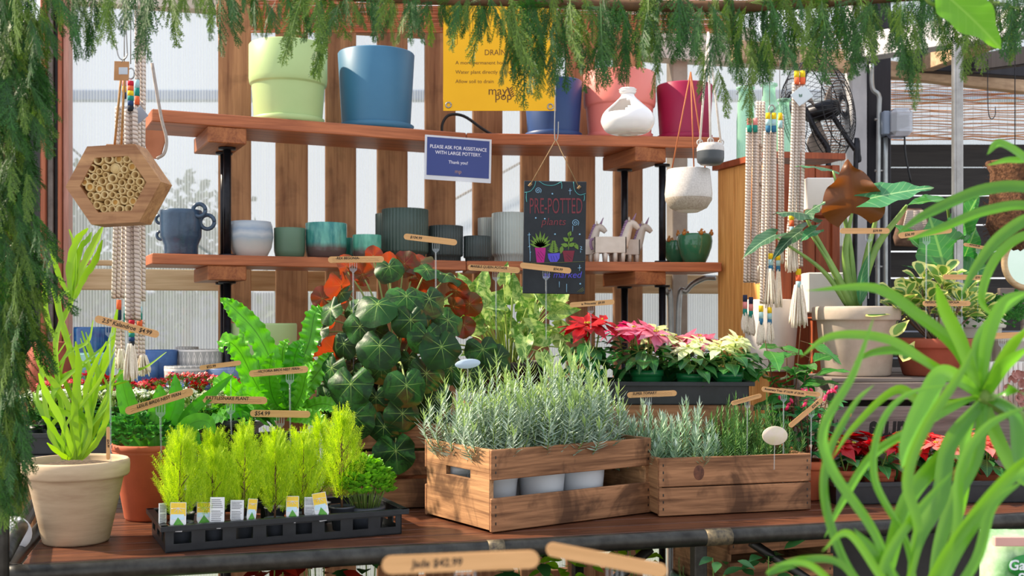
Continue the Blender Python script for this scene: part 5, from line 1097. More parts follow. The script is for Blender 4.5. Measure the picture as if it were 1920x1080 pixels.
st_('PLEASE ASK FOR ASSISTANCE', .039, .0175, sx=.92); st_('WITH LARGE POTTERY.', .019, .0175, sx=.92); st_('Thank you!', -.013, .016); st_('mp', -.045, .02, mat('tan_ink', 'b08c78', 'a07c68', 10, .6))
# chalkboard
YB = 3.36
cbm = mat('chalkboard', '20242a', '2c3036', 14, .75, bump=.1)
t, L, H = signbox('chalkboard', 'small black chalkboard reading PRE-POTTED plants hung on twine', 'sign', 981, 1098, 340, 551, YB, cbm, .012, .015, bev=.0015)
u = YB/F; ctr = (1039.5, 445.5)
def cp(x, y): return ((981+ (x-48)/4.5+.3-ctr[0])*u, -.0068, (ctr[1]-(338+(y-85)/4.5))*u)   # from a 4.5x view
def chalk(name, m, polys, r=.0009):
    bb = B()
    for p in polys: tube(bb, smooth([cp(*a) for a in p], 4) if len(p) > 2 else [cp(*a) for a in p], r, 5)
    return bb.build(name, m, t)
ch = lambda n, a: mat(n, a, None, 60, .9)
tealc = ch('chalk_teal', '5cb0b0'); bluec = ch('chalk_light_blue', '98c8e8'); redc = ch('chalk_dull_red', '7c3c44'); grc = ch('chalk_green', '6c8c3c'); mgc = ch('chalk_magenta', 'b02880'); pur = ch('chalk_violet', '5c54c8'); mar = ch('chalk_maroon', '7c3040')
chalk('garland_drawing', tealc, [[(60, 190), (105, 180), (140, 140), (152, 95)], [(180, 95), (230, 125), (300, 130), (370, 100)], [(470, 100), (480, 170), (520, 210), (572, 200)], [(75, 190), (72, 230), (76, 270)], [(366, 100), (372, 130), (370, 160)], [(560, 210), (562, 240), (556, 262)]])
spiral = lambda cx, cy, r0, n=14: [(cx+r0*(k/n)*cos(k*.95), cy+r0*(k/n)*sin(k*.95)) for k in range(n+1)]
chalk('star_drawing', bluec, [spiral(172, 175, 28), spiral(485, 447, 32), [(441, 155), (441, 210)], [(428, 175), (456, 172)], [(97, 530), (97, 600), (104, 700), (104, 770)], [(84, 548), (108, 545)], [(88, 650), (106, 640)], [(112, 690), (102, 700)], [(522, 800), (520, 850)], [(506, 826), (535, 824)], [(525, 645), (540, 650), (528, 668), (545, 670)], [(530, 680), (528, 700)], [(464, 470), (462, 520)], [(350, 940), (350, 990)], [(412, 960), (412, 1030)]], .0008)
bb = B()
for x, y in ((292, 202), (152, 406), (314, 542), (522, 543), (526, 960), (228, 412)): lathe(bb, [(0, .0), (.0028, .0003), (0, .0006)], 8, T(Vector(cp(x, y))) @ RX(PI/2))
bb.build('dot_drawing', bluec, t)
def ctext(s, x, y, size, m, **k): return text(s, size*u/4.5, m, t, T(Vector(cp(x, y))-Vector((0, .0002, 0))) @ FR, **k)
ctext('PRE-POTTED', 322, 310, 190, redc, sx=.415, off=-.0002); ctext('plants', 300, 438, 88, redc, shear=.2); ctext('as marked', 372, 885, 78, pur, shear=.25)
def cpoly(name, m, poly): 
    bb = B(); P_ = [cp(*a) for a in poly]; prism(bb, [(a[0], a[2]) for a in P_][::-1], -.0075, -.0061); return bb.build(name, m, t)
cpoly('pot_drawing', mgc, [(145, 655), (235, 655), (235, 690), (222, 780), (160, 780), (150, 690)]); cpoly('pot_drawing', pur, [(252, 705), (357, 700), (352, 745), (330, 775), (275, 775), (258, 745)]); cpoly('pot_drawing', mar, [(372, 680), (480, 680), (474, 705), (460, 775), (395, 775), (382, 705)])
chalk('pot_stripes', cbm, [[(170, 690), (215, 750)], [(165, 710), (205, 770)], [(190, 685), (222, 725)], [(280, 725), (290, 765)], [(300, 725), (312, 765)], [(322, 722), (335, 755)], [(415, 710), (455, 750)], [(410, 730), (440, 765)]], .0011)
bb = B()
def cl_(x, y, dx, dy, L_, W_): p = Vector(cp(x, y))-Vector((0, .0008, 0)); addleaf(bb, p, (dx, 0, -dy), (0, -1, 0), L_*u/4.5, W_*u/4.5, shape='lance', ny=6, nx=2, fold=0, droop=0)
for a in np.linspace(-1.25, 1.25, 9): cl_(190, 652, sin(a), -cos(a), 140*(1-.25*abs(a)), 26)
for k in range(7):
    for sg in (-1, 1): cl_(303, 695-k*15, sg, -.35, 52*(1-k/9), 16)
for x, y, dx, dy, l_ in ((427, 678, .05, -1, 160), (427, 640, .9, -.3, 70), (427, 640, -.9, -.2, 66), (427, 600, .9, -.6, 55), (427, 600, -.9, -.6, 55), (427, 560, .5, -1, 50), (480, 620, .6, 1, 60), (375, 640, -.2, 1, 70)): cl_(x, y, dx, dy, l_, 34 if l_ < 100 else 10)
bb.build('plant_drawing', grc, t)
chalk('ground_drawing', ch('chalk_olive', '6c7048'), [[(110, 785), (330, 780), (560, 772)], [(500, 1028), (550, 990)], [(515, 1030), (556, 1000)], [(530, 1030), (560, 1012)]], .0008)
twine = mat('twine', 'a08460', '7c6040', 90, .9)
bb = B(); tp = P(1042, 262, YB)-t.location; a = Vector(cp(105, 128)); c_ = Vector(cp(516, 150))
line(bb, a, tp, .0016); line(bb, c_, tp, .0016)
for q in (a, c_): tube(bb, [(q.x-.004, q.y-.002, q.z-.004), (q.x+.004, q.y-.003, q.z+.005)], .004, 8)
bb.build('hanging_twine', twine, t)
t = thing('wire_hook', 'thin steel wire with a hook end that carries the chalkboard', 'hook', P(1042, 262, YB)); bb = B(); q = lambda x, y: P(x, y, YB)-t.location
tube(bb, smooth([q(1047, 228), q(1046, 255), q(1042, 264), (q(1040, 255)), q(1040, 225), q(1043, 100), q(1046, -60)], 5), .0016, 6); bb.build('wire', alu, t)
# ================================================================= hanging planters
def cordset(t, top, pts, m, r=.0022):
    bb = B()
    for p in pts: line(bb, p, top, r, 6)
    bb.build('cords', m, t)
YV = 3.25
t = thing('hanging_vase', 'white glazed teardrop hanging planter with a side opening', 'hanging planter', P(1177, 252, YV)); u = YV/F
R0 = 50*u; H0 = 84*u
pr = [(0, 0), (R0*.45, 0), (R0*.8, .06*H0), (R0*.98, .22*H0), (R0, .34*H0), (R0*.88, .5*H0), (R0*.55, .68*H0), (R0*.3, .82*H0), (R0*.24, .90*H0), (R0*.3, .975*H0), (R0*.34, H0), (R0*.28, H0*.99), (R0*.2, .92*H0)]
p_ = np.array(smooth([(a, 0, b_) for a, b_ in pr], 3))[:, [0, 2]]
seg = 64; bb = B(); a = np.arange(seg)/seg*2*PI; V = np.stack([p_[:, :1]*np.cos(a), p_[:, :1]*np.sin(a), p_[:, 1:]*np.ones(seg)], -1).reshape(-1, 3); Fq = grid(len(p_), seg, True)
cen = V[Fq].mean(1); an_ = np.arctan2(cen[:, 0]+R0*.45, -cen[:, 1]); zz = cen[:, 2]/H0
keep = ~((cen[:, 1] < 0) & (((cen[:, 0]+.38*R0*(1) - (zz-.62)*R0*.9)/(R0*.46))**2+((zz-.60)/.17)**2 < 1))
bb.add(V, [Fq[keep]]); o = bb.build('body', mat('white_gloss_glaze', 'f0ecea', 'e6e2e2', 8, .12), t); so = o.modifiers.new('thick', 'SOLIDIFY'); so.thickness = .006; so.offset = -1
cordset(t, tuple(P(1176, -60, YV)-t.location), [(-.003, 0, H0*.98), (.003, 0, H0*.98)], twine, .0016)
YS = 3.0
t = thing('hanging_planter', 'grey speckled hanging planter on orange leather cords', 'hanging planter', P(1291, 398, YS)); u = YS/F
spk = mat('speckled_grey_glaze', 'cfc8c2', 'b8b0aa', 240, .35, det=2)
bb = B(); lathe(bb, [(0, 0), (18*u, 0), (34*u, 8*u), (43*u, 22*u), (44.5*u, 34*u), (40*u, 79*u), (39*u, 80*u), (37*u, 79*u), (41*u, 34*u), (0, 20*u)], 48); bb.build('body', spk, t)
bb = B(); lathe(bb, [(18.2*u, .2*u), (34.4*u, 8*u), (43.4*u, 22*u), (43.9*u, 26*u)], 48); bb.build('raw_base', mat('raw_stoneware', 'b4a898', '8c7c6c', 200, .7), t)
lea = mat('orange_leather_cord', 'b86a3c', '9c5430', 30, .7)
cordset(t, tuple(P(1295, 135, YS)-t.location), [(-34*u, -16*u, 76*u), (34*u, 10*u, 76*u), (4*u, -38*u, 76*u)], lea, .0019)
YT = 2.95
t = thing('hanging_planter', 'little two-tone white and charcoal hanging pot on white cord', 'hanging planter', P(1332, 309, YT)); u = YT/F
bb = B(); lathe(bb, [(0, 0), (18*u, 0), (24*u, 5*u), (25.5*u, 12*u), (25.5*u, 25*u)], 40); bb.build('charcoal_base', std('charcoal_dip', '4c5054', '44484c', .4), t)
bb = B(); lathe(bb, [(25.5*u, 25*u), (25.4*u, 32*u), (22*u, 39*u), (20*u, 40*u), (18*u, 39*u), (20*u, 25*u), (0, 20*u)], 40); bb.build('white_body', spk, t)
cordset(t, tuple(P(1328, 60, YT)-t.location), [(-20*u, 0, 38*u), (20*u, 0, 38*u), (-3*u, -19*u, 38*u)], mat('white_cord', 'e4dcd4', 'd0c4b8', 90, .9), .003)
bb = B()
for x, y in ((-20*u, 0), (20*u, 0), (-3*u, -19*u)): tube(bb, [(x+5*u*cos(a), y, 42*u+5*u*sin(a)) for a in np.linspace(0, 2*PI, 13)], .002, 6)
bb.build('lugs', spk, t)
# ================================================================= bee hotel
YH = 2.55; u = YH/F; hr = RZ(math.radians(-20))
t = thing('bee_hotel', 'hexagonal wooden bee hotel packed with bamboo tubes', 'bee hotel', P(224, 349, YH), math.radians(-3)); dep = .036; Rr = 90*u; ti = math.radians(3)
hx = [(Rr*cos(k*PI/3+ti), Rr*.93*sin(k*PI/3+ti)) for k in range(6)]; hi = [(a*.70, b_*.70) for a, b_ in hx]
hw_ = wood('hotel_wood', 'c49468', '84543a', 0, 1.0, .55, stain='6c3c24', stainamt=.4)
bb = B(); y0, y1 = -dep, dep
V = [(x, y, z) for y in (y0, y1) for hh in (hx, hi) for x, z in hh]; k = np.arange(6); k2 = (k+1) % 6
bb.add(V, [np.stack([k, k2, k2+6, k+6], -1), np.stack([k+12, k+18, k2+18, k2+12], -1), np.stack([k, k+12, k2+12, k2], -1), np.stack([k+6, k2+6, k2+18, k+18], -1)], sm=False); bb.build('frame', hw_, t)
bb = B(); prism(bb, [(a*1.0, b_*1.0) for a, b_ in hi], dep-.01, dep-.004); bb.build('back_board', w_cedar_f, t)
bb = B(); prism(bb, [(-.05, Rr*.80), (.035, Rr*.80), (.03, Rr*.90), (-.042, Rr*.92)], dep-.008, dep); bb.build('hanger_plate', hw_, t)
# tubes traced as centres/radii in the picture, 5.69 px per picture px
tb = [(413, 315, 56), (525, 310, 48), (622, 308, 44), (718, 312, 42), (341, 407, 46), (487, 397, 38), (588, 407, 56), (667, 358, 25), (768, 390, 46), (422, 440, 34), (690, 420, 40), (292, 487, 34), (370, 493, 38), (488, 475, 33), (565, 513, 50), (650, 482, 34), (719, 488, 30), (806, 477, 46), (258, 550, 38), (376, 563, 28), (450, 540, 46), (657, 557, 40), (762, 548, 38), (860, 552, 44), (318, 602, 46), (422, 622, 40), (540, 604, 48), (604, 602, 30), (733, 600, 40), (804, 612, 32), (868, 628, 30), (324, 685, 36), (400, 703, 42), (482, 686, 42), (562, 686, 38), (661, 642, 38), (628, 697, 28), (754, 678, 38), (831, 682, 34), (348, 745, 28), (684, 742, 46), (780, 754, 44), (398, 796, 42), (508, 765, 38), (592, 765, 40), (468, 834, 40), (553, 836, 42), (644, 838, 44), (738, 830, 42)]
bam = mat('bamboo_tube', 'e0c490', 'c8a468', 50, .6); plug = mat('mud_plug', 'd8a860', 'b88440', 70, .9); bb = None
for i, (x, y, r) in enumerate(tb):
    cx = (x-573)/5.69*u*1.0; cz = (575-y)/5.69*u; r_ = r/5.69*u; bb = B(); yy = -dep+U(0, .006)
    lathe(bb, [(r_, dep*1.6), (r_, 0), (r_*.68, 0), (r_*.66, dep*1.6)], 16, T((cx, yy, cz)) @ RX(-PI/2)); bt_ = bb.build('bamboo_tube', bam, t)
    if i in (6,): bb = B(); lathe(bb, [(0, 0), (r_*.7, 0)][::-1], 16, T((cx, yy-.0005, cz)) @ RX(-PI/2) @ RX(PI)); bb.build('solid_plug', bam, bt_)
    elif i in (2, 18, 24, 25, 44, 8, 41): bb = B(); lathe(bb, [(r_*.7, 0), (0, 0)], 12, T((cx, yy+.004, cz)) @ RX(PI/2)); bb.build('mud_plug', plug, bt_)
bb = B(); tp = P(230, 150, YH)-t.location; line(bb, (-.012, 0, Rr*.80), (tp.x-.004, tp.y, tp.z), .0028); line(bb, (.004, 0, Rr*.80), (tp.x+.004, tp.y, tp.z), .0028); bb.build('jute_loop', mat('jute', 'b08450', '8c6438', 120, .9), t)
t = thing('steel_hook', 'thin steel wire hook above the bee hotel', 'hook', P(228, 110, YH)); q = lambda x, y: P(x, y, YH)-t.location; bb = B(); tube(bb, smooth([q(217, 82), q(222, 105), q(230, 112), q(238, 104), q(238, 85), q(231, -40)], 5), .0016, 6); bb.build('wire', alu, t)
t, L, H = signbox('kraft_tag', 'square brown kraft tag with a small white price sticker', 'tag', 214, 242, 115, 151, YH-.03, mat('kraft_card', 'c08c60', 'b07c50', 20, .8), .001, .03)
bb = B(); box(bb, -.006, .014, -.0012, -.0006, -.008, .008, .0002); bb.build('sticker', std('grey_sticker', 'c8ccd4', 'bcc2cc', .5), t); bb = B(); tube(bb, [(.0, 0, H/2-.003), (.008, .0, H/2+.012)], .001, 5); bb.build('ring', alu, t)
# leather half-round pocket on a cord
YL_ = 2.9; u = YL_/F
t = thing('leather_hanger', 'half-round tan leather plate hung on a pale cord left of the upper shelf', 'wall hanger', P(292, 262, YL_)); lt = mat('tan_leather', 'b87450', 'a46444', 12, .6)
pl = [(-19*u, 18*u), (-19*u, -4*u)]+[(-19*u+ (19*u+17*u)*.5*(1-cos(a)), -4*u-32*u*sin(a)) for a in np.linspace(.2, 2.2, 8)]+[(18*u, 0), (17*u, 16*u)]
bb = B(); prism(bb, pl, -.004, .004); bb.build('leather_plate', lt, t)
bb = B(); q = lambda x, y: P(x, y, YL_)-t.location+Vector((0, -.008, 0)); tube(bb, smooth([q(287, 120), q(296, 175), q(305, 225), q(314, 262), q(310, 288), q(296, 298)], 5), .0042, 8); bb.build('cord', mat('grey_cord', 'b0a49c', '988c84', 120, .9), t)
# ================================================================= macrame
g = G('cotton_rope'); g.set(.85, 0, .1); uv = g.n('TexCoord').outputs['UV']; s_ = g.n('SeparateXYZ'); g.l(uv, s_.inputs[0])
st = g.math('ABSOLUTE', g.math('SINE', g.math('MULTIPLY', g.math('ADD', s_.outputs[0], g.math('MULTIPLY', s_.outputs[1], 95)), PI)))
g.l(g.ramp(st, [(.05, c4(lin('a08c80'))), (.5, c4(lin('d8c8bc')))]), g.b.inputs['Base Color']); g.bump(st, .9, .003); rope = g.m
fringe = mat('cotton_fringe', 'f0e4d4', 'd8c8b4', 200, .95)
YC = dict(r='c41c34', o='e8683c', y='e8c41c', g='1c8474', b='24406c', k='20242c', p='e48c88', a='a8ccd0', t='2c6c90', n='242c48', w='eae4dc', d='d89c2c')
yarn = {k: mat('yarn_'+k, v, None, 150, .85, bump=.4) for k, v in YC.items()}
yname = dict(r='red', o='orange', y='yellow', g='green', b='blue', k='black', p='pink', a='pale_blue', t='petrol', n='navy', w='white', d='gold')
def macrame(label, Y, ropes, wraps, fringes, top=None, ring=None):
    """ropes: [(x0,y0,x1,y1,r_px)], wraps: [(x,y0,y1,r_px,'colours')], fringes: [(x,y0,y1,halfwidth_px)] all as picture columns/rows at distance Y"""
    t = thing('macrame_hanger', label, 'macrame hanger', P(ropes[0][0], ropes[0][1], Y), 0, 'macrame plant hangers'); o_ = t.location; u = Y/F
    bb = B()
    for i, (x0, y0, x1, y1, r) in enumerate(ropes):
        dy = (i % 3-1)*.008; p = P(x0, y0, Y+dy)-o_; q = P(x1, y1, Y+dy)-o_; m = (p+q)/2+Vector((U(-.002, .002), U(-.003, .003), 0)); pt = smooth([p, m, q], 12); tube(bb, pt, r*u, 8)
    bb.build('ropes', rope, t)
    for x, y0, y1, r, cols in wraps:
        n = len(cols); h = (y1-y0)/n
        for k, c_ in enumerate(cols):
            bb = B(); a = P(x, y0+h*k, Y-.012)-o_; b_ = P(x, y0+h*(k+1), Y-.012)-o_; tube(bb, [a, (a+b_)/2, b_], [r*u*.97, r*u*1.02, r*u*.97], 14); bb.build(yname[c_]+'_wrap', yarn[c_], t)
    for x, y0, y1, hwf in fringes:
        bb = B()
        for k in range(34):
            a = U(0, 6.28); rr_ = U(0, 1)**.5; p = P(x, y0-6, Y-.012)-o_+Vector((hwf*.35*u*rr_*cos(a), hwf*.35*u*rr_*sin(a), 0)); q = P(x, y1+U(-8, 4), Y-.012)-o_+Vector((hwf*u*rr_*cos(a), hwf*u*rr_*sin(a)*.7, 0)); m = (p+q)/2+Vector((U(-1, 1)*1.5*u, U(-1, 1)*u, 0))
            tube(bb, smooth([p, m, q], 4), [1.6*u]*8+[.9*u], 5)
        bb.build('fringe', fringe, t)
    if ring:
        bb = B(); x, y, r = ring; c = P(x, y, Y-.012)-o_; tube(bb, [(c.x+r*u*.7*cos(a), c.y, c.z+r*u*sin(a)) for a in np.linspace(0, 2*PI, 21)], 1.4*u, 6); bb.build('ring', alu, t)
    if top:
        bb = B(); line(bb, P(top[0], top[1], Y)-o_, P(top[0], -30, Y)-o_, .0012, 5); bb.build('wire', alu, t)
    return t
macrame('thick white macrame hanger with rainbow wraps and the longest tassel behind the bee hotel', 2.68, [(243+dx, 205, 246+dx*1.3, 602, 5.2) for dx in (-5, 0, 5, 10)]+[(240, 600, 246, 612, 6)], [(245, 152, 208, 5.5, 'royg'+'bk'), (247, 600, 648, 5.5, 'roygbk')], [(246, 650, 712, 17)], (245, 120), (245, 138, 10))
macrame('macrame hanger with pink gold navy top wrap left behind the bee hotel', 2.76, [(226+dx, 200, 221+dx*1.4, 560, 4.2) for dx in (-6, 0, 6)]+[(222+dx, 600, 226+dx, 690, 4) for dx in (-6, 0, 6)], [(233, 150, 185, 4, 'pdn'), (223, 562, 600, 4.5, 'on'), (236, 575, 612, 4.5, 'agg')], [(227, 660, 690, 12)], (233, 120))
macrame('macrame hanger with pale blue green red top wrap right behind the bee hotel', 2.80, [(262+dx, 190, 262+dx*1.2, 565, 4.0) for dx in (-8, -1, 6)]+[(262+dx, 600, 264+dx, 690, 4) for dx in (-6, 0, 6)], [(257, 150, 196, 4.5, 'ago'), (262, 575, 612, 4.8, 'ago')], [(268, 672, 702, 16)], (257, 120))
macrame('tight grey corded macrame strip with beaded edge beside the rainbow wrap', 2.88, [(258+dx, 20, 258+dx, 275, 2.6) for dx in (-3, 2, 7, 12)], [], [])
macrame('macrame hanger with pink and green top, navy pink green wraps, leftmost of the right group', 3.80, [(1402+dx, 240, 1397+dx*1.1, 530, 3.4) for dx in (0, 6, 12, 18)]+[(1397+dx*.8, 590, 1396+dx*.8, 612, 3) for dx in (-3, 3, 9, 15)], [(1405, 222, 248, 4.5, 'pg'), (1416, 222, 248, 4.5, 'pg'), (1397, 553, 592, 4.3, 'npg'), (1408, 557, 596, 4.3, 'npg')], [(1397, 592, 622, 9), (1409, 596, 626, 9)], (1410, 200))
macrame('braided macrame hanger in the middle of the right group', 3.88, [(1424+dx, 190, 1424+dx, 520, 3) for dx in (-4, 2, 8)]+[(1420+(k % 2)*12, 262+k*12, 1430-(k % 2)*12, 276+k*12, 3) for k in range(9)], [], [(1424, 505, 530, 8)], (1430, 180))
macrame('macrame hanger with yellow, pale blue and petrol wraps in the right group', 3.76, [(1437+dx, 246, 1430+dx*1.15, 570, 3.4) for dx in (-2, 4, 10, 16)], [(1440, 212, 248, 4.6, 'yat'), (1451, 212, 248, 4.6, 'yat'), (1427, 573, 609, 4.4, 'yat'), (1443, 576, 610, 4.4, 'yat'), (1445, 475, 509, 4.6, 'yat'), (1459, 478, 509, 4.2, 'yat')], [(1427, 608, 645, 9), (1443, 610, 645, 9), (1444, 510, 574, 13), (1459, 510, 573, 8)], (1443, 200), (1447, 205, 8))
macrame('macrame hanger with yellow and red top wrap and white tags, rightmost of the right group', 3.70, [(1492+dx, 155, 1484+dx*1.25, 420, 3.6) for dx in (-3, 3, 9, 15)]+[(1493, 400, 1492, 500, 4), (1501, 400, 1502, 500, 4), (1480, 420, 1476, 490, 4)], [(1494, 133, 158, 5, 'yo'), (1505, 133, 158, 5, 'yo'), (1484, 401, 437, 4.8, 'yoa'), (1497, 504, 539, 5, 'yoa')], [(1484, 437, 508, 13), (1497, 540, 612, 18)], (1498, 125))
macrame('thin macrame strand just right of the centre hanger', 3.84, [(1461+dx, 215, 1461+dx, 470, 3.0) for dx in (0, 6)], [(1463, 212, 240, 4, 'ya')], [(1463, 468, 492, 7)], (1462, 190))
for px, py, s_, lb, Y in ((1501, 180, 19, 'diamond-shaped white paper tag on the rightmost macrame', 3.66), (1507, 178, 18, 'second white diamond tag just behind the first', 3.675), (261, 215, 17, 'pale diamond tag on the left macrame', 2.70), (243, 210, 17, 'grey diamond tag left of the pale one', 2.73)):
    t = thing('paper_tag', lb, 'tag', P(px, py, Y)); bb = B(); s2 = s_*Y/F; box(bb, -s2*.72, s2*.72, 0, .0012, -s2*.72, s2*.72, .0003, RY(PI/4+.1)); bb.build('tag_card', std('tag_paper', 'd0d8dc', 'c4ccd2', .6) if s_ > 17 else std('grey_tag_paper', 'a4a8b4', '9a9eaa', .6), t)
    if s_ == 19: bb = B(); [addleaf(bb, (0, -.0006, -.004+k*.003), (sg, 0, .8), (0, -1, 0), .008, .003, shape='lance', ny=3, nx=2, fold=0, droop=0) for k in range(3) for sg in (-1, 1)]; bb.build('leaf_print', std('tag_green_ink', '5c7c6c', '507060'), t)
# ================================================================= cedar garlands
ced = leafm('cedar_leaf', '123414', '386c24', .55, .22); ced2 = leafm('cedar_leaf_olive', '34501c', '6c8c2c', .55, .25); twig = mat('cedar_twig', '6c4c30', '4c3420', 40, .8)
def spray(seed, ns=15, bend=.35):
    rs = np.random.RandomState(seed); V = []; Fq = []
    def strip(p, q, w0, w1, n=(0, 1, 0)):
        d = q-p; s_ = np.cross(d, n); s_ /= np.linalg.norm(s_)+1e-9; k = len(V); V.extend([p-s_*w0, p+s_*w0, q+s_*w1, q-s_*w1]); Fq.append([k, k+1, k+2, k+3])
    def ax(t): return np.array([.06*sin(3*t+seed), -bend*t*(1-t*.5), -t*(1-.08*t)])
    for k in range(8): strip(ax(k/8), ax((k+1)/8), .010, .008)
    for k in range(ns*2):
        t = .03+.94*(k/(ns*2)); sg = 1 if k % 2 else -1; p = ax(t); L = (.30*(1-t)**.7+.05)*rs.uniform(.6, 1.2); a = rs.uniform(.35, .75)
        d = np.array([sg*sin(a), rs.uniform(-.25, .25), -cos(a)]); pe = p+d*L+np.array([0, 0, -.12*L]); strip(p, pe, .008, .004)
        m = max(3, int(L/.032))
        for j in range(m):
            f = (j+.7)/m; c = p+(pe-p)*f
            for s2 in (-1, 1):
                a2 = a*sg+s2*.62; l2 = .085*(1-.55*f)*rs.uniform(.7, 1.2); e = c+np.array([sin(a2), rs.uniform(-.35, .35), -cos(a2)])*l2
                dd = e-c; s_ = np.cross(dd, (0, 1, 0)); s_ /= np.linalg.norm(s_)+1e-9; q = len(V); V.extend([c, c+dd*.5+s_*.008, e, c+dd*.5-s_*.008]); Fq.append([q, q+1, q+2, q+3])
    return np.array(V), np.array(Fq)
SP = [spray(i, 12, .15+.12*(i % 3)) for i in range(7)]
def garland(label, items, core, mi2=.35):
    t = thing('cedar_garland', label, 'garland', core[0]); o_ = Vector(core[0]); bb = B(); nn = 0
    for p, L, yaw, tilt, roll in items:
        V, f = SP[nn % 7]; nn += 1; M = T(p-o_) @ RZ(yaw) @ RY(roll) @ RX(tilt) @ S(L*U(.5, .85), L, L); bb.add(V, [f], M, mi=1 if U(0, 1) < mi2 else 0)
    bb.build('sprays', [ced, ced2], t); bb = B(); tube(bb, smooth([Vector(c)-o_ for c in core], 5), .011, 8); bb.build('twig_core', twig, t); return t
YG = 2.15
prof = [(60, 80), (110, 95), (150, 145), (190, 115), (215, 70), (240, 70), (300, 125), (330, 50), (380, 60), (425, 125), (450, 25), (490, 75), (530, 60), (560, 70), (612, 175), (640, 60), (690, 60), (750, 80), (790, 90), (820, 45), (845, 45), (870, 120), (885, 60), (915, 80), (940, 165), (990, 200), (1030, 185), (1060, 110), (1110, 185), (1150, 150), (1172, 190), (1200, 110), (1230, 195), (1270, 120), (1300, 130), (1340, 235), (1362, 130), (1378, 175), (1420, 245), (1450, 130), (1460, 175), (1490, 130), (1530, 120), (1590, 155), (1640, 160), (1660, 80), (1715, 225), (1740, 90), (1780, 110), (1800, 170), (1830, 90), (1850, 50), (1890, 140), (1925, 140)]
px_, pb_ = zip(*prof); items = []
x = 112
while x < 1960:
    b_ = np.interp(x, px_, pb_)*U(.5, .98); y0 = U(-30, 15) if x > 430 else U(-34, -10); Y = YG+U(-.09, .09); L = max(36, (b_-y0))/F*Y; n_ = max(1, int(round(L/.085)))
    for k in range(n_):
        f = k/n_; items.append((P(x+U(-5, 5)*k, y0+f*(b_-y0)*.95, Y+U(-.01, .01)), L/n_*U(1.1, 1.45), U(-.7, .7), U(-.2, .25), U(-.3, .3)*(1.2-f)))
    x += 6.5 if x > 430 else 11
for k in range(120): x = U(430, 1960); items.append((P(x, U(-15, 15), YG+U(-.06, .06)), U(.05, .09), U(-1.2, 1.2), U(-2.0, -1.0), U(-1.2, 1.2)))
garland('cedar garland swagged along the top over the shelves', items, [tuple(P(x, y, YG)) for x, y in ((60, -40), (300, -38), (430, -22), (700, -6), (960, 2), (1250, 12), (1480, 8), (1700, -8), (1960, -20))], .35)
cx = [(0, 115), (60, 112), (100, 118), (200, 100), (260, 80), (330, 62), (400, 78), (440, 88), (560, 84), (640, 82), (700, 66), (760, 54), (850, 54), (930, 48), (985, 45)]
items = []
ys, xs_ = zip(*cx); y = -60
while y < 915:
    for k in range(4):
        xr = np.interp(y+70, ys, xs_); xx = U(-30, xr-24); Y = 2.12+U(-.08, .08); L = U(.08, .15)*(1 if y < 800 else .8); items.append((P(xx, y, Y), L, U(-.9, .9), U(-.4, .5), U(-.35, .1)-(.35 if xx > xr*.55 else 0)*U(.2, 1)))
    y += 9.5
for k in range(6): items.append((P(U(35, 52), 850+k*14, 2.12), .075, U(-.6, .6), 0, U(-.1, .1)))
garland('thick cedar garland hanging down the pole at the left edge', items, [tuple(P(20, -60, 2.14)), tuple(P(18, 300, 2.14)), tuple(P(22, 600, 2.14)), tuple(P(16, 880, 2.14))], .38)
t = thing('pipe_stand', 'dark steel pipe stand at the left edge wrapped in cedar', 'pipe frame', (PX(6, 2.20), 2.20, 0)); o_ = t.location.copy(); bb = B(); tube(bb, [(0, 0, 0), (0, 0, 2.2)], .0115, 12); bb.build('upright', steel, t)
bb = B(); tube(bb, [P(6, 1045, 2.20)-o_, P(86, 945, 3.0)-o_+Vector((-.03, 0, 0))], .016, 12); bb.build('side_arm', steel, t)
bb = B(); tube(bb, smooth([P(1380, 22, 2.2)-o_, P(1450, 10, 2.2)-o_, P(1530, 2, 2.2)-o_, P(1600, -22, 2.2)-o_], 5), .008, 8); bb.build('branch', twig, t)
# big leaf top right
t = thing('overhanging_leaf', 'large bright green leaf hanging into the top right corner', 'leaf', P(1760, -40, 1.75)); q = lambda a, b_, Y=1.75: P(a, b_, Y)-t.location; bb = B()
bigleaf(bb, q(1757, -22, 1.75), q(1877, 92, 1.72), (.35, -1, .25), .098, 'ovate', .12, .2, .03, 0, ny=16); bb.build('blade', leafm('overhang_leaf', '5c9c10', '6cac18', .4, .5, vein='pinnate', vcol='b0d860', tcol='90d820', vst=.6), t)
bb = B(); tube(bb, smooth([q(1730, -12), q(1745, 6), q(1762, 8), q(1775, -2)], 5), .0032, 8); tube(bb, smooth([q(1730, -12), q(1700, -60), q(1690, -140)], 5), .004, 8); bb.build('stalk', L_gst, t)
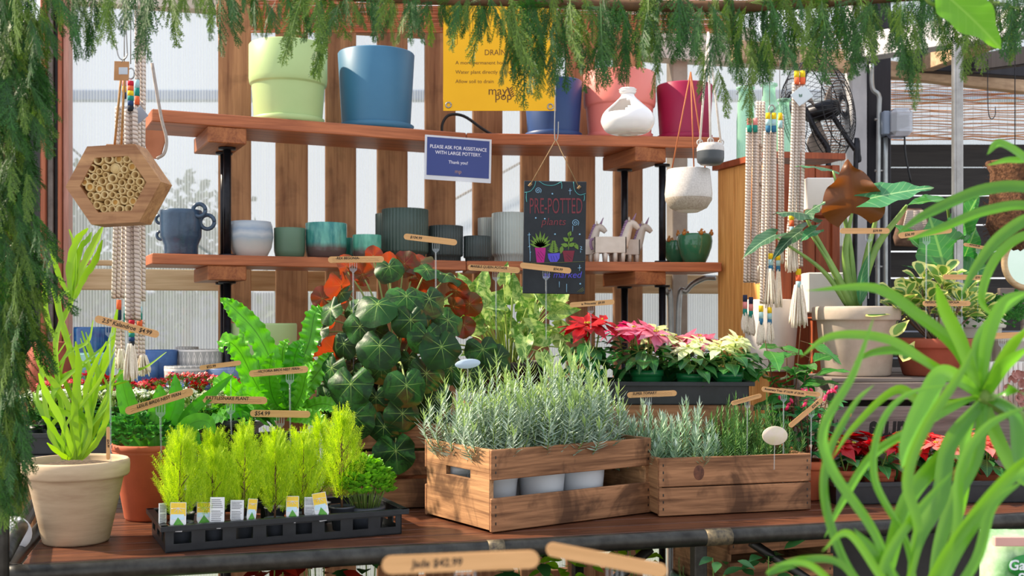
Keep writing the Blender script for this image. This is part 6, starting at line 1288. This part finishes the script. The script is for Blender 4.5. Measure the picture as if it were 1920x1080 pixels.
# ================================================================= right background
# cedar cabinet: corner nearest at column 1440
cq = Vector((PX(1442, 4.0), 4.0, 0)); zt = PZ(296, 4.0)
cab = thing('cedar_cabinet', 'tall cedar cabinet behind the rope hangers, left side coloured as if sunlit', 'cabinet', cq)
sd_ = (Vector((PX(1345, 4.34), 4.34, 0))-cq); sl = sd_.length; sa = math.atan2(sd_.y, sd_.x); fa = math.radians(12); fl = .27
n = 3
for k in range(n):
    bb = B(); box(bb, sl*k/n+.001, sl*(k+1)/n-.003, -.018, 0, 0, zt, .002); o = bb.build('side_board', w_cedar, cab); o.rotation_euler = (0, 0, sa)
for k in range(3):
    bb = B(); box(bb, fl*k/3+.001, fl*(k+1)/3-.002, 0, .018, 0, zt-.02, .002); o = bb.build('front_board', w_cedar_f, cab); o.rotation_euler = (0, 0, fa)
bb = B(); e = Vector((fl*cos(fa), fl*sin(fa))); poly = [(-.015, -.015), (e.x+.02, e.y-.02), (e.x+sd_.x+.02, e.y+sd_.y), (sd_.x-.02, sd_.y)]; V = [(x, y, z) for z in (zt, zt+.022) for x, y in poly]
k = np.arange(4); k2 = (k+1) % 4; bb.add(V, [np.array([[3, 2, 1, 0], [4, 5, 6, 7]]), np.stack([k, k2, k2+4, k+4], -1)], sm=False); bb.build('top', w_cedar_f, cab)
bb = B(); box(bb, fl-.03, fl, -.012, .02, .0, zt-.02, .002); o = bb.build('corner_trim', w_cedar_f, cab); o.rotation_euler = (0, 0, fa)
# white pots by the cabinet
t = thing('square_planter', 'white square glazed planter hung in front of the cabinet beside the alocasia', 'planter', P(1544, 587, 3.93)); bb = B(); a = 36*3.93/F; h = 75*3.93/F; box(bb, -a, a, -.05, .05, 0, h, .004); bb.build('body', whp, t)
bb = B(); box(bb, -a+.006, a-.006, -.044, .044, h-.001, h+.001, 0); bb.build('inside', soil, t)
pb = thing('planter_post', 'hidden wooden shelf post carrying the white planters on the cabinet front', 'shelf', (PX(1548, 3.95), 3.95, 0)); bb = B(); box(bb, -.06, .06, -.06, .045, PZ(587, 3.93)-.02, PZ(587, 3.93)-.001, .002); box(bb, -.05, .05, -.01, .03, 0, PZ(587, 3.93)-.02, .002); bb.build('post', w_cedar_f, pb)
t = thing('square_planter', 'pale translucent square planter higher up behind the bronze leaf', 'planter', P(1532, 396, 3.93)); bb = B(); box(bb, -.048, .048, -.045, .045, 0, 60*3.93/F, .004); bb.build('body', whp, t); bb = B(); box(bb, -.06, .06, -.05, .06, -.02, -.001, .002); bb.build('ledge', w_cedar_f, t)
# glass bottles on the cabinet top
gls = G('green_glass'); gls.set(.03, 0, .7); gls.b.inputs['Base Color'].default_value = c4(lin('a8d8bc')); tr = gls.n('BsdfTransparent'); tr.inputs[0].default_value = c4(lin('dcf4e6')); mx = gls.n('MixShader'); lw = gls.n('LayerWeight'); lw.inputs[0].default_value = .35
gls.l(gls.math('SUBTRACT', .85, gls.math('MULTIPLY', lw.outputs[1], .75)), mx.inputs[0]); gls.l(gls.b.outputs[0], mx.inputs[1]); gls.l(tr.outputs[0], mx.inputs[2]); gls.l(mx.outputs[0], gls.out.inputs[0])
def bottle(px, pt, pbm, r, Y, label, round_=False, neck=.3):
    h = (pbm-pt)/F*Y; rr_ = r/F*Y; t = thing('glass_bottle', label, 'bottle', (PX(px, Y), Y, zt+.0225)); bb = B()
    lathe(bb, [(0, 0), (rr_*.95, 0), (rr_, h*.03), (rr_, h*.55), (rr_*.9, h*.66), (rr_*neck*1.2, h*.78), (rr_*neck, h*.86), (rr_*neck, h*.96), (rr_*neck*1.35, h*.97), (rr_*neck*1.35, h), (rr_*neck*.8, h)], 32); bb.build('glass', gls.m, t)
bottle(1398, 165, 305, 17, 4.26, 'pale green glass bottle at the left of the cabinet top', neck=.75)
bottle(1442, 160, 298, 21, 4.15, 'aqua glass bottle with a wide neck in the middle of the cabinet top', neck=.55)
bottle(1470, 185, 298, 16, 4.20, 'textured aqua glass bottle right behind the rope hangers', neck=.6)
# fan
t = thing('pedestal_fan', 'large dark wire-caged fan with bent tube legs', 'fan', P(1535, 210, 4.45)); u = 4.45/F; Mf = RZ(math.radians(50)) @ RX(math.radians(-6)) @ RX(PI/2); Rf = 98*u; bb = B()
for r_, z in ((1, 0), (.98, .04), (.98, -.04), (.75, .085), (.5, .10), (.75, -.085), (.5, -.1), (.22, .105)): tube(bb, [(Rf*r_*cos(a), Rf*r_*sin(a), z) for a in np.linspace(0, 2*PI, 41)], .0022, 5, Mf)
for k in range(56):
    a = k*2*PI/56
    for sg in (-1, 1): tube(bb, [(Rf*r_*cos(a), Rf*r_*sin(a), sg*z) for r_, z in ((.12, .105), (.5, .10), (.75, .085), (.98, .04), (1, 0))], .0011, 4, Mf, cap=False)
bb.build('wire_cage', blackpipe, t)
for k in range(3):
    bb = B(); a = k*2*PI/3+.4; addleaf(bb, Mf @ Vector((.03*cos(a), .03*sin(a), 0)), Mf.to_3x3() @ Vector((cos(a), sin(a), .0)), Mf.to_3x3() @ Vector((.3*sin(a), -.3*cos(a), 1)), Rf*.8, Rf*.62, shape='obov', ny=8, nx=5, fold=0, droop=.15); o = bb.build('blade', mat('fan_blade', '8c7c70', '70645c', 8, .5, .3), t); o.modifiers.new('s', 'SOLIDIFY').thickness = .003
bb = B(); lathe(bb, [(0, -.05), (.03, -.05), (.035, -.03), (.04, .05), (.03, .08), (0, .08)], 24, Mf); bb.build('motor_hub', blackpipe, t)
fl_ = t.location; q = lambda a, b_, Y=4.4: P(a, b_, Y)-fl_; bb = B(); tube(bb, smooth([q(1510, 205), q(1530, 245), q(1550, 275), q(1553, 290), (q(1553, 330))], 6), .011, 10); tube(bb, smooth([q(1560, 215), q(1590, 262), q(1608, 288), q(1610, 305), q(1604, 340), Vector((q(1604, 340).x, 0, -fl_.z))], 6), .010, 10); tube(bb, [q(1553, 330), Vector((q(1553, 330).x, 0, -fl_.z))], .011, 8); tube(bb, smooth([q(1440, 215), q(1478, 182), q(1530, 110), q(1545, 60)], 5), .005, 8); bb.build('tube_stand', blackpipe, t)
# posts and conduit
Yw = 4.9
def vpost(name, pa, pb_, Y, d, m, z0=0, z1=3.0, label=None): bb = B(); box(bb, PX(pa, Y), PX(pb_, Y), Y, Y+d, z0, z1, .004); return struct(bb.build(name, m))
wp = mat('white_post_paint', 'c4c2c4', 'a8a6aa', 6, .6, bump=.15, sc=(2, 2, 1)); dkp = wood('dark_post', '2c2a30', '1c1a20', 2, .8, .5)
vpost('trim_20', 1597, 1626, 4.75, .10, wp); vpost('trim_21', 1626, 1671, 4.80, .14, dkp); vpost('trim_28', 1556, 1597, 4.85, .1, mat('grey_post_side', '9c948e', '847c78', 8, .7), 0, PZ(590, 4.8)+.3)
t = thing('electrical_conduit', 'galvanised conduit pipes running down the black post', 'pipe', P(1645, 300, 4.74)); o_ = t.location; q = lambda a, b_, Y=4.74: P(a, b_, Y)-o_; bb = B()
tube(bb, smooth([q(1634, 120), q(1636, 165), q(1648, 180), q(1648, 215), q(1646, 400), q(1645, 620)], 6), .0105, 10); tube(bb, smooth([q(1660, 258), q(1660, 420), q(1660, 620)], 4), .0105, 10); bb.build('pipes', galv, t)
bb = B()
for y in (224, 320, 500): tube(bb, [q(1640, y, 4.74), q(1656, y, 4.74)], .006, 8)
bb.build('clips', alu, t)
t = thing('outlet_box', 'grey electrical outlet box with a clear weather cover', 'outlet', P(1662, 231, 4.72)); u = 4.72/F; bb = B(); box(bb, -8*u, 4*u, -.02, .06, -22*u, 22*u, .004); bb.build('box', std('box_blue_grey', '8c98ac', '808ca0', .5), t)
bb = B(); box(bb, 4*u, 44*u, -.05, .06, -26*u, 26*u, .018); bb.build('clear_cover', glassy('cover_plastic', 'dce0ea', .12, .45), t); bb = B(); box(bb, 6*u, 22*u, -.02, .05, -18*u, 18*u, .006); box(bb, 24*u, 38*u, -.03, .03, -8*u, 14*u, .004); bb.build('plug', blk, t); bb = B(); tube(bb, smooth([(34*u, 0, -24*u), (36*u, 0, -60*u), (46*u, 0, -110*u)], 5), .004, 6); bb.build('cable', blk, t)
t = thing('metal_post', 'slim silver metal post rising behind the glossy leaves', 'post', (PX(1795, 3.9), 3.9, 0)); bb = B(); w2 = 9*3.9/F; box(bb, -w2, w2, -.012, .012, ZD+.001, PZ(72, 3.9), .002); box(bb, -w2*.45, w2*.45, -.014, .0, ZD+.001, PZ(75, 3.9), .001); bb.build('post', alu, t)
t = thing('wire_hook', 'thin dark wire hook hanging against the bamboo blind at right', 'hook', P(1858, 220, 4.2)); q = lambda a, b_: P(a, b_, 4.2)-t.location; bb = B(); tube(bb, smooth([q(1852, 110), q(1852, 180), q(1854, 215), q(1860, 223), q(1866, 215), q(1866, 200)], 5), .0018, 6); bb.build('wire', blackpipe, t)
# bamboo blinds
bamb = wood('blind_reed', 'c87c44', '8c4c28', 0, .8, .5); bth = mat('blind_thread', 'b8a890', None, 30, .9)
def blind(label, pxa, pxb, pya, pyb, Y, pitch, rr_, m, roll=False, jag=0, thr=10, Y2=None):
    t = thing('bamboo_blind', label, 'blind', P(pxa, pyb, Y)); o_ = t.location; Y2 = Y2 or Y; bb = B(); zt = PZ(pya, Y); zb_ = o_.z; z = zb_; e = P(pxb, 0, Y2)-P(pxa, 0, Y); L = e.x; i = 0
    while z < zt:
        p = [(L*f, e.y*f, z-o_.z+(U(-1, 1)*jag if 0 < f < 1 else 0)) for f in np.linspace(0, 1, 12)]; tube(bb, p, rr_*U(.5, 1.1), 4, cap=False); z += pitch*U(.75, 1.25)
    bb.build('reeds', m, t); bb = B()
    for k in range(thr): f = (k+.5)/thr; tube(bb, [(L*f, e.y*f-rr_, 0), (L*f, e.y*f-rr_, zt-zb_)], .0008, 4, cap=False)
    bb.build('threads', bth, t); return t
blind('reddish bamboo blind partly lowered at the top behind the cedar garland', 470, 1380, -90, 60, 4.02, .006, .0032, wood('blind_reed_red', 'c4744c', '8c4430', 0, .8, .5), jag=.0015, thr=14, Y2=4.02)
bright = wood('blind_reed_pale', 'd8a070', '9c5428', 0, .8, .5)
blind('wide loose bamboo blind lit from behind above the black slat wall', 1671, 2090, 122, 262, 5.25, .012, .0036, bright, jag=.006, thr=26)
blind('narrow bamboo blind between the fan and the white post', 1545, 1597, 60, 300, 4.99, .013, .0026, bright, jag=.003, thr=6)
sh = B(); box(sh, PX(1540, 5.4), 3.6, 5.4, 5.406, PZ(330, 5.4), 3.1, 0); o = sh.build('wall_right', m_poly); struct(o)
# black slat fence
t = thing('slat_fence', 'black horizontal slat wall with thin gaps at the right', 'fence', (PX(1560, 5.3), 5.3, 0)); z = 0; i = 0; zs = [PZ(y, 5.3) for y in (268, 312, 365, 420, 470, 520, 568, 620, 670, 720)]
L = 3.3-t.location.x
for a, b_ in zip(zs[1:]+[0], zs):
    bb = B(); box(bb, 0, L, 0, .02, a, b_-.007, .002); bb.build('slat', w_black, t)
for x in (.05, 1.1, 2.1): bb = B(); box(bb, x, x+.07, .022, .09, 0, zs[0], .002); bb.build('fence_post', w_black, t)
# roof timbers
def beam(name, a, b_, w_, h, m):
    a, b_ = Vector(a), Vector(b_); d = b_-a; M = frame(a, d, (0, 0, 1)); bb = B(); box(bb, -w_/2, w_/2, 0, d.length, -h/2, h/2, .003, M); struct(bb.build(name, m))
beam('trim_22', P(1600, 92, 4.7), P(1935, 40, 3.9), .09, .10, wp); beam('trim_23', P(1640, 128, 4.9), P(1960, 165, 5.1), .05, .07, w_rafter); beam('trim_24', P(1690, 112, 4.9), P(1960, 130, 4.9), .06, .09, dkp)
beam('trim_25', P(1740, 118, 4.8), P(1860, 72, 4.1), .05, .07, w_rafter); beam('trim_26', P(1800, 122, 4.8), P(1960, 100, 4.3), .05, .07, dkp); beam('trim_27', P(1375, 95, 4.62), P(1600, 118, 4.8), .06, .08, w_rafter)
# coconut basket, hoop, brown bags, feathery fern, flower box at the right edge
t = thing('coir_basket', 'hanging brown coconut-fibre basket at the right edge', 'basket', P(1903, 372, 4.3)); bb = B(); rs = np.random.RandomState(3)
coir = mat('coconut_fibre', '7c5438', '3c2418', 90, .95, bump=1, bd=.01, det=8)
lathe(bb, [(0, -.22), (.06, -.20), (.10, -.1), (.09, 0), (.085, .10), (.10, .14), (.09, .14), (.07, .1), (0, .08)], 28); bb.V = [v+rs.uniform(-.006, .006, v.shape) for v in bb.V]; bb.build('basket', coir, t)
bb = B()
for k in range(260): a = U(0, 6.28); z = U(-.2, .14); r_ = .095; p = Vector((r_*cos(a), r_*sin(a), z)); tube(bb, [p, p+Vector((cos(a)*.02, sin(a)*.02, U(-.02, .02)))], .0008, 3, cap=False)
bb.build('loose_fibres', coir, t); bb = B(); line(bb, (0, 0, .1), (0, 0, .9), .002); bb.build('wire', blackpipe, t)
t = thing('wooden_hoop', 'pale round wooden hoop with a mirror below the coconut basket', 'mirror', P(1925, 492, 4.25)); u = 4.25/F; bb = B(); tube(bb, [(42*u*cos(a), 0, 48*u*sin(a)) for a in np.linspace(0, 2*PI, 41)], .012, 10); bb.build('hoop', w_pale, t)
bb = B(); lathe(bb, [(0, 0), (.94, 0)][::-1], 40, RX(PI/2) @ S(42*u, 48*u, 1)); bb.build('mirror_glass', mat('mirror', 'd0e0d4', 'c4d8c8', 5, .08, .9), t); bb = B(); box(bb, -.1, .1, .0, .03, -48*u-.03, -48*u, .002); box(bb, -.01, .01, .01, .03, -t.location.z, -48*u-.03, .001); bb.build('stand', w_grey, t)
t = thing('rope_bag', 'brown woven bag with stringy fringe hanging on the black wall', 'bag', P(1712, 425, 5.235)); u = 5.2/F; bb = B(); lathe(bb, [(0, -38*u), (34*u, -36*u), (38*u, -20*u), (26*u, 20*u), (16*u, 34*u)], 24, S(1, .35, 1)); bb.build('bag_body', mat('bag_brown', '7c6050', '5c4438', 60, .9, bump=.4), t); bb = B()
for k in range(20): x = (k-10)*3*u; tube(bb, [(x*.5, -.03, 30*u), (x, -.05, -22*u)], .003, 5)
bb.build('strings', rope, t)
fn = thing('asparagus_fern', 'soft bright green feathery fern at the right edge', 'potted plant', (PX(1905, 3.92), 3.92, ZD)); bb = B(); curly(bb, 500, .18, .17, .014, .10); bb.build('foliage', L_par2, fn); bb = B(); lathe(bb, potprof(.09, .07, .13, rimh=.02, rimo=.004), 32); bb.build('pot', whp, fn)
t = thing('ribbed_planter', 'white ribbed box planter with dried pink flowers at the right edge', 'planter', (PX(1895, 3.62), 3.60, ZD-.10)); bb = B()
for k in range(15): tube(bb, [(-.11+k*.0155, -.05, 0), (-.11+k*.0155, -.05, .15)], .0078, 8)
box(bb, -.12, .12, -.05, .06, 0, .149, .002); bb.build('body', whp, t); bb = B()
for k in range(16):
    c = Vector((U(-.07, .11), -.075-U(0, .02), U(.0, .14)))
    for j in range(10): a = U(0, 6.28); addleaf(bb, c, (cos(a), -.4, sin(a)), (0, -1, 0), .022, .016, shape='obov', ny=3, nx=2, fold=.4, droop=-.5)
bb.build('dried_flowers', mat('dried_pink', 'c49088', '8c5c50', 50, .8), t); bb = B(); box(bb, -.09, .09, -.03, .05, -.4+.02, -.001, .002); bb.build('foot', w_grey, t)
# left edge storage
t = thing('storage_rack', 'dark storage rack beyond the door frame at the left edge', 'rack', (-2.42, 4.0, 0)); bb = B()
for x in (0, .58): box(bb, x, x+.03, 0, .35, 0, 2.6, .002)
bb.build('rack_side', w_black, t)
for z in (.9, 1.45, 1.98, 2.3): bb = B(); box(bb, .03, .58, 0, .35, z, z+.02, .002); bb.build('rack_shelf', std('teal_shelf', '2c6c6c', '245c5c', .5), t)
bb = B(); box(bb, .03, .58, .33, .345, 0, 2.6, 0); bb.build('rack_back', w_black, t)
t = thing('wooden_box', 'light wooden box on the rack at the left edge', 'box', (-1.96, 4.0, 2.0005)); bb = B(); box(bb, -.2, .08, 0, .2, 0, .11, .003); bb.build('box_body', w_pale, t)
t = thing('clay_jar', 'round terracotta jar low behind the garland at the left', 'pot', (PX(118, 3.95), 4.2, 0)); t.location.z = 1.216; t.location.x = PX(92, 3.7); t.location.y = 3.70; bb = B(); lathe(bb, [(0, 0), (.05, 0), (.075, .06), (.07, .13), (.05, .16), (.055, .17), (.045, .17), (0, .1)], 30); bb.build('jar', brick, t)
# outside bushes
ob = leafm('bush_leaf', '24401c', '44602c', .6, .3)
for px, py, Y, r_, lb in ((178, 560, 8.0, .75, 'blurred bush outside behind the left ribbed wall'), (350, 470, 9.6, .7, 'blurred small tree outside behind the lower shelf'), (120, 400, 11.5, .6, 'faint treetop outside behind the bee hotel'), (640, 640, 7.6, .6, 'faint bush outside behind the slats')):
    t = thing('bush', lb, 'bush', (PX(px, Y), Y, -.2)); zc = PZ(py, Y)+.2; bb = B()
    for k in range(1100): a = U(0, 6.28); f = U(0, 1)**.4; e = U(-1, 1); d = Vector((cos(a)*(1-e*e)**.5, sin(a)*(1-e*e)**.5, e)); addleaf(bb, Vector((0, 0, zc))+d*r_*f, (U(-1, 1), U(-1, 1), U(-1, 1)), d, .10, .06, ny=2, nx=2)
    bb.build('foliage', ob, t); bb = B(); tube(bb, [(0, 0, 0), (0, 0, zc)], [.07, .03], 8); bb.build('trunk', L_stem, t)
# ================================================================= below the table
def under(label, px, Y, name, rot=0): return thing(name, label, 'potted plant', (PX(px, Y), Y, .301), rot)
t = thing('glazed_pot', 'pale green glazed pot on the lower shelf of the table', 'pot', (PX(1325, 3.25), 3.25, .301)); bb = B(); hh = PZ(1010-30, 3.25)-.301; lathe(bb, [(0, hh-.40), (.07, hh-.40), (.10, hh-.36), (.105, hh-.15), (.1, hh-.14), (0, hh-.2)], 40); bb.V = [v-np.array([0, 0, 0]) for v in bb.V]; bb.build('pot', std('celadon', '6c9c84', '5c8c78', .25), t)
st2 = thing('step_stool', 'low green and brown wooden step under the table top', 'stool', (PX(1190, 3.05), 3.05, .301)); bb = B(); zz = hh-.40; box(bb, -.35, .35, 0, .5, zz-.03, zz-.001, .002); bb.build('top', w_grey, st2)
for x in (-.32, .32): bb = B(); box(bb, x-.02, x+.02, .02, .48, 0, zz-.03, .002); bb.build('side', w_grey, st2)
bb = B(); box(bb, -.35, .35, .0, .015, zz-.13, zz-.031, .001); bb.build('front_board', wood('green_stained_board', '5c7a50', '44603c', 0, 1, .7), st2)
crate('wooden_crate', 'wooden slatted crate standing under the table beside the leg', Vector((PX(1368, 3.0), 3.0, .301)), math.radians(22), .34, .30, .62, [(k*.105+.002, k*.105+.085) for k in range(6)], m1=w_cratex)
bin_ = thing('dark_bin', 'large dark plastic bin with a slot handle under the table at right', 'bin', (PX(1600, 3.35), 3.35, .301)); bb = B(); box(bb, -.25, .55, 0, .35, 0, .57, .01); bb.build('bin_body', std('bin_grey', '3c3a3a', '302e2e', .6), bin_); bb = B(); box(bb, -.12, -.02, -.004, 0, .50, .525, .001); bb.build('handle_slot', blk, bin_)
herb = leafm('herb_leaf', '4c8c1c', 'a8d830', .4, .4); dkh = leafm('dark_herb_leaf', '1c4c24', '3c6c34', .4, .25); redl = leafm('dark_red_leaf', '4c1010', 'a02c1c', .25, .3)
for px, py, Y, m, lb, L, W, n, shp in ((1060, 1062, 2.85, herb, 'bright green herb under the table left of the step', .04, .026, 90, 'ovate'), (1190, 1030, 2.95, herb, 'bright lime herb under the table beside the rosemary sprigs', .035, .025, 70, 'obov'), (1010, 1050, 2.85, dkh, 'dark leafy plant under the table centre', .07, .035, 30, 'ovate'), (1350, 1060, 2.78, dkh, 'green laurel-like plant in front of the under-table crate', .06, .025, 50, 'lance'), (1440, 1030, 2.86, dkh, 'laurel-like plant right of the table leg', .06, .028, 60, 'lance'),
                           (600, 1050, 2.72, redl, 'dark red leafy plant under the table left of centre', .06, .03, 110, 'lance'), (500, 1068, 2.66, redl, 'dark maroon plant under the left part of the table', .05, .03, 90, 'lance'), (690, 1055, 2.75, dkh, 'dark green plant under the table beside the red one', .06, .035, 50, 'ovate'), (60, 930, 3.4, herb, 'bright green plant on the floor beyond the left table end', .06, .03, 80, 'ovate')):
    zc = PZ(py, Y)-.301+.02; t = under(lb, px, Y, 'shaded_plant'); bb = B(); lathe(bb, potprof(.07, .055, .12, rimh=.02, rimo=.004), 28); bb.build('pot', blk, t); bb = B(); bs = B()
    for k in range(n):
        a = U(0, 6.28); z = U(zc*.4, zc+.02); r_ = U(.01, .12)*(1.1-.5*z/zc); p = Vector((r_*cos(a), r_*sin(a)*.8, z)); addleaf(bb, p, (cos(a), sin(a), U(-.2, .8)), (0, -.4, 1), L*U(.7, 1.2), W, shape=shp, ny=5, nx=2, droop=.5)
        if k % 6 == 0: tube(bs, smooth([(0, 0, .09), (p.x*.4, p.y*.4, z*.6), p], 4), .0016, 4, cap=False)
    bb.build('foliage', m, t); bs.build('stems', L_gst, t)
    if px == 60: t.location.z = .0
t = shrub('rosemary_plant', 16, .16, .10, .020, .0022, [leafm('rosemary_shaded', '5c7040', '8c9c60', .5, .25)], 44, None, .05, .06, z0=.25); t.location = (PX(1265, 2.92), 2.92, .42+.0); t['label'] = 'sparse rosemary sprigs rising under the table in front of the green pot'
bb = B(); lathe(bb, [(0, -.118), (.06, -.118), (.075, .18), (.07, .24), (0, .25)], 24); bb.build('pot', blk, t)
t = thing('care_card', 'white oval card reading PLANT beyond the left table end', 'tag', P(28, 1000, 2.6)); bb = B(); lathe(bb, [(0, -.001), (.04, -.001), (.04, .001), (0, .001)], 24, RX(PI/2)); bb.build('card', tag_w, t); text('PLANT', .016, ink, t, T((0, -.0018, .0)) @ FR @ RZ(.1)); bb = B(); line(bb, (0, .002, -.03), (0, .002, -t.location.z), .003); bb.build('pick', clear, t)
# ================================================================= foreground
bagm = mat('bag_green_print', '3c8c34', 'c8e0bc', 16, .3, det=5); t = thing('soil_bag', 'white and green printed potting soil bag at the lower right corner', 'bag', P(1895, 1150, 2.1)); u = 2.1/F; bb = B()
xs = np.linspace(-1, 1, 13); zs_ = np.linspace(0, 1, 11); V = [(x*58*u, sg*.04*(1-x**4)*(1-(2*z-1)**4)+U(-.002, .002), z*178*u-.02) for sg in (-1, 1) for z in zs_ for x in xs]; gq = grid(11, 13); bb.add(V, [gq, gq[:, ::-1]+143]); bb.build('bag_body', bagm, t)
bb = B(); box(bb, -50*u, 58*u, -.048, -.036, 155*u-.02, 172*u-.02, .001); bb.build('top_band', std('bag_pink', 'd8a498', 'cc968a', .4), t)
bb = B(); lathe(bb, [(0, -.001), (1, -.001), (1, .001), (0, .001)], 30, T((10*u, -.047, 98*u)) @ RX(PI/2) @ S(34*u, 22*u, 1)); bb.build('label_oval', std('bag_dark_green', '2c8c3c', '248034', .4), t)
text('Garden', 26*u, tag_w, t, T((14*u, -.0485, 100*u)) @ FR, off=.0005, shear=.1); text('Safe', 26*u, tag_w, t, T((12*u, -.0485, 76*u)) @ FR, off=.0005, shear=.1)
bst = thing('bag_stool', 'low stool hidden under the potting soil bag', 'stool', (PX(1895, 2.1), 2.1, 0)); bb = B(); zb_ = t.location.z-.021; box(bb, -.12, .12, -.08, .08, zb_-.02, zb_, .002); bb.build('seat', w_black, bst)
for x in (-.1, .1): bb = B(); box(bb, x-.015, x+.015, -.06, .06, 0, zb_-.02, .002); bb.build('leg', w_black, bst)
drm = leafm('grassy_blade', '286414', '70b02c', .3, .22, tcol='90cc28', spec=.6); 
def blades(label, px, Y, zb, lst, pr=.09):
    t = thing('dracaena', label, 'potted plant', (PX(px, Y), Y, zb)); o_ = t.location.copy(); bb = B(); lathe(bb, potprof(pr, pr*.75, .17, rimh=.03, rimo=.006), 32); bb.build('pot', blk, t); bb = B(); lathe(bb, [(0, .15), (pr*.88, .145)], 20); bb.build('soil', soil, t)
    bb = B()
    for pts, wd, dy in lst: n_ = len(pts); ribbon(bb, [P(a, b_, Y+dy*k/(n_-1))-o_ for k, (a, b_) in enumerate(pts)], wd*.88*Y/F, (U(-.35, .35), -1, U(-.1, .3)), 4, .22, 8, shape='strap', tw=U(-.25, .25))
    bb.build('blades', drm, t); return t, o_
lA = [([(1835, 735), (1790, 650), (1720, 590), (1640, 540), (1510, 545)], 26, .02), ([(1835, 735), (1800, 640), (1770, 580), (1755, 530)], 30, -.05), ([(1835, 735), (1740, 680), (1660, 635), (1560, 630), (1500, 670)], 20, -.05), ([(1830, 740), (1770, 700), (1700, 660), (1640, 660), (1600, 680)], 20, .05),
      ([(1840, 730), (1850, 640), (1880, 570), (1930, 545)], 28, -.03), ([(1845, 735), (1830, 650), (1870, 590), (1940, 540)], 22, .05), ([(1835, 745), (1740, 760), (1680, 730), (1600, 800), (1560, 860)], 20, -.06), ([(1840, 750), (1770, 850), (1700, 940), (1660, 1080), (1650, 1120)], 34, -.10), ([(1845, 750), (1780, 830), (1760, 930), (1720, 1010), (1700, 1120)], 40, -.12),
      ([(1838, 740), (1770, 700), (1730, 760), (1700, 830), (1690, 880)], 40, -.12), ([(1850, 745), (1900, 780), (1910, 860), (1935, 930)], 34, -.10), ([(1842, 742), (1860, 800), (1900, 880), (1940, 920)], 30, .0), ([(1838, 748), (1810, 820), (1810, 900), (1800, 990)], 22, -.04), ([(1845, 748), (1830, 850), (1790, 930), (1760, 1020), (1740, 1110)], 34, -.10), ([(1830, 742), (1740, 790), (1640, 850), (1580, 940), (1545, 1010)], 18, -.08), ([(1850, 740), (1880, 690), (1930, 650)], 26, -.1), ([(1852, 748), (1900, 730), (1940, 760)], 24, -.1), ([(1840, 735), (1900, 640), (1935, 600)], 30, -.08)]
lB = [([(1700, 1150), (1640, 1000), (1560, 880), (1545, 800), (1600, 700), (1640, 590)], 22, .05), ([(1690, 1150), (1600, 1080), (1550, 960), (1550, 860), (1600, 760), (1640, 720)], 20, .10), ([(1640, 1160), (1580, 1060), (1500, 1050), (1440, 1075), (1500, 1060)], 16, .0), ([(1700, 1150), (1650, 1080), (1590, 1000), (1540, 1035)], 18, -.04), ([(1720, 1160), (1660, 1060), (1600, 990)], 24, .02), ([(1720, 1150), (1760, 1060), (1830, 960), (1900, 880), (1940, 850)], 30, -.05), ([(1740, 1160), (1800, 1020), (1890, 900), (1950, 880)], 30, .05), ([(1690, 1150), (1720, 1000), (1700, 900), (1735, 800), (1800, 700), (1830, 640)], 26, -.02),
      ([(1730, 1150), (1790, 1000), (1800, 880), (1850, 800), (1930, 760)], 24, .03), ([(1690, 1160), (1590, 1120), (1520, 1060), (1450, 1058)], 16, -.03), ([(1720, 1150), (1700, 1020), (1640, 900), (1650, 800), (1700, 740), (1790, 720)], 16, .08), ([(1760, 1150), (1830, 1050), (1860, 950), (1920, 900)], 22, 0), ([(1640, 1150), (1660, 1050), (1720, 960), (1790, 880)], 22, .0)]
lC = [([(2040, 420), (1960, 330), (1880, 270), (1850, 290)], 22, 0), ([(2040, 440), (1950, 360), (1850, 355), (1740, 400), (1680, 440)], 26, 0), ([(2040, 460), (1940, 390), (1850, 395), (1760, 430), (1700, 450)], 22, .03), ([(2040, 470), (1950, 410), (1880, 440), (1830, 500), (1800, 560)], 26, -.03), ([(2040, 500), (1940, 440), (1870, 480), (1840, 560), (1870, 600)], 20, .02), ([(2030, 480), (1960, 320), (1900, 300), (1850, 310)], 16, .05)]
t, o_ = blades('foreground strappy plant whose crown shows at the right, blurred', 2085, 1.42, .751, lA); bb = B(); tube(bb, smooth([P(1838, 738, 1.42)-o_, P(1930, 800, 1.43)-o_, P(2040, 930, 1.43)-o_, (0, 0, .14)], 6), [.010]*19, 10); bb.build('trunk', L_gst, t)
t, o_ = blades('foreground strappy plant arching up from the bottom right, blurred', 1700, 1.22, .751, lB, .08); bb = B(); tube(bb, smooth([P(1705, 1145, 1.22)-o_, (0, 0, .14)], 6), [.012]*7, 10); bb.build('trunk', L_gst, t)
t, o_ = blades('foreground strappy blades entering from the right edge, blurred', 2060, 1.5, .0, lC, .12); bb = B(); tube(bb, smooth([P(2040, 450, 1.5)-o_, P(2060, 900, 1.5)-o_, (0, 0, .14)], 6), [.014]*13, 10); bb.build('trunk', L_gst, t)
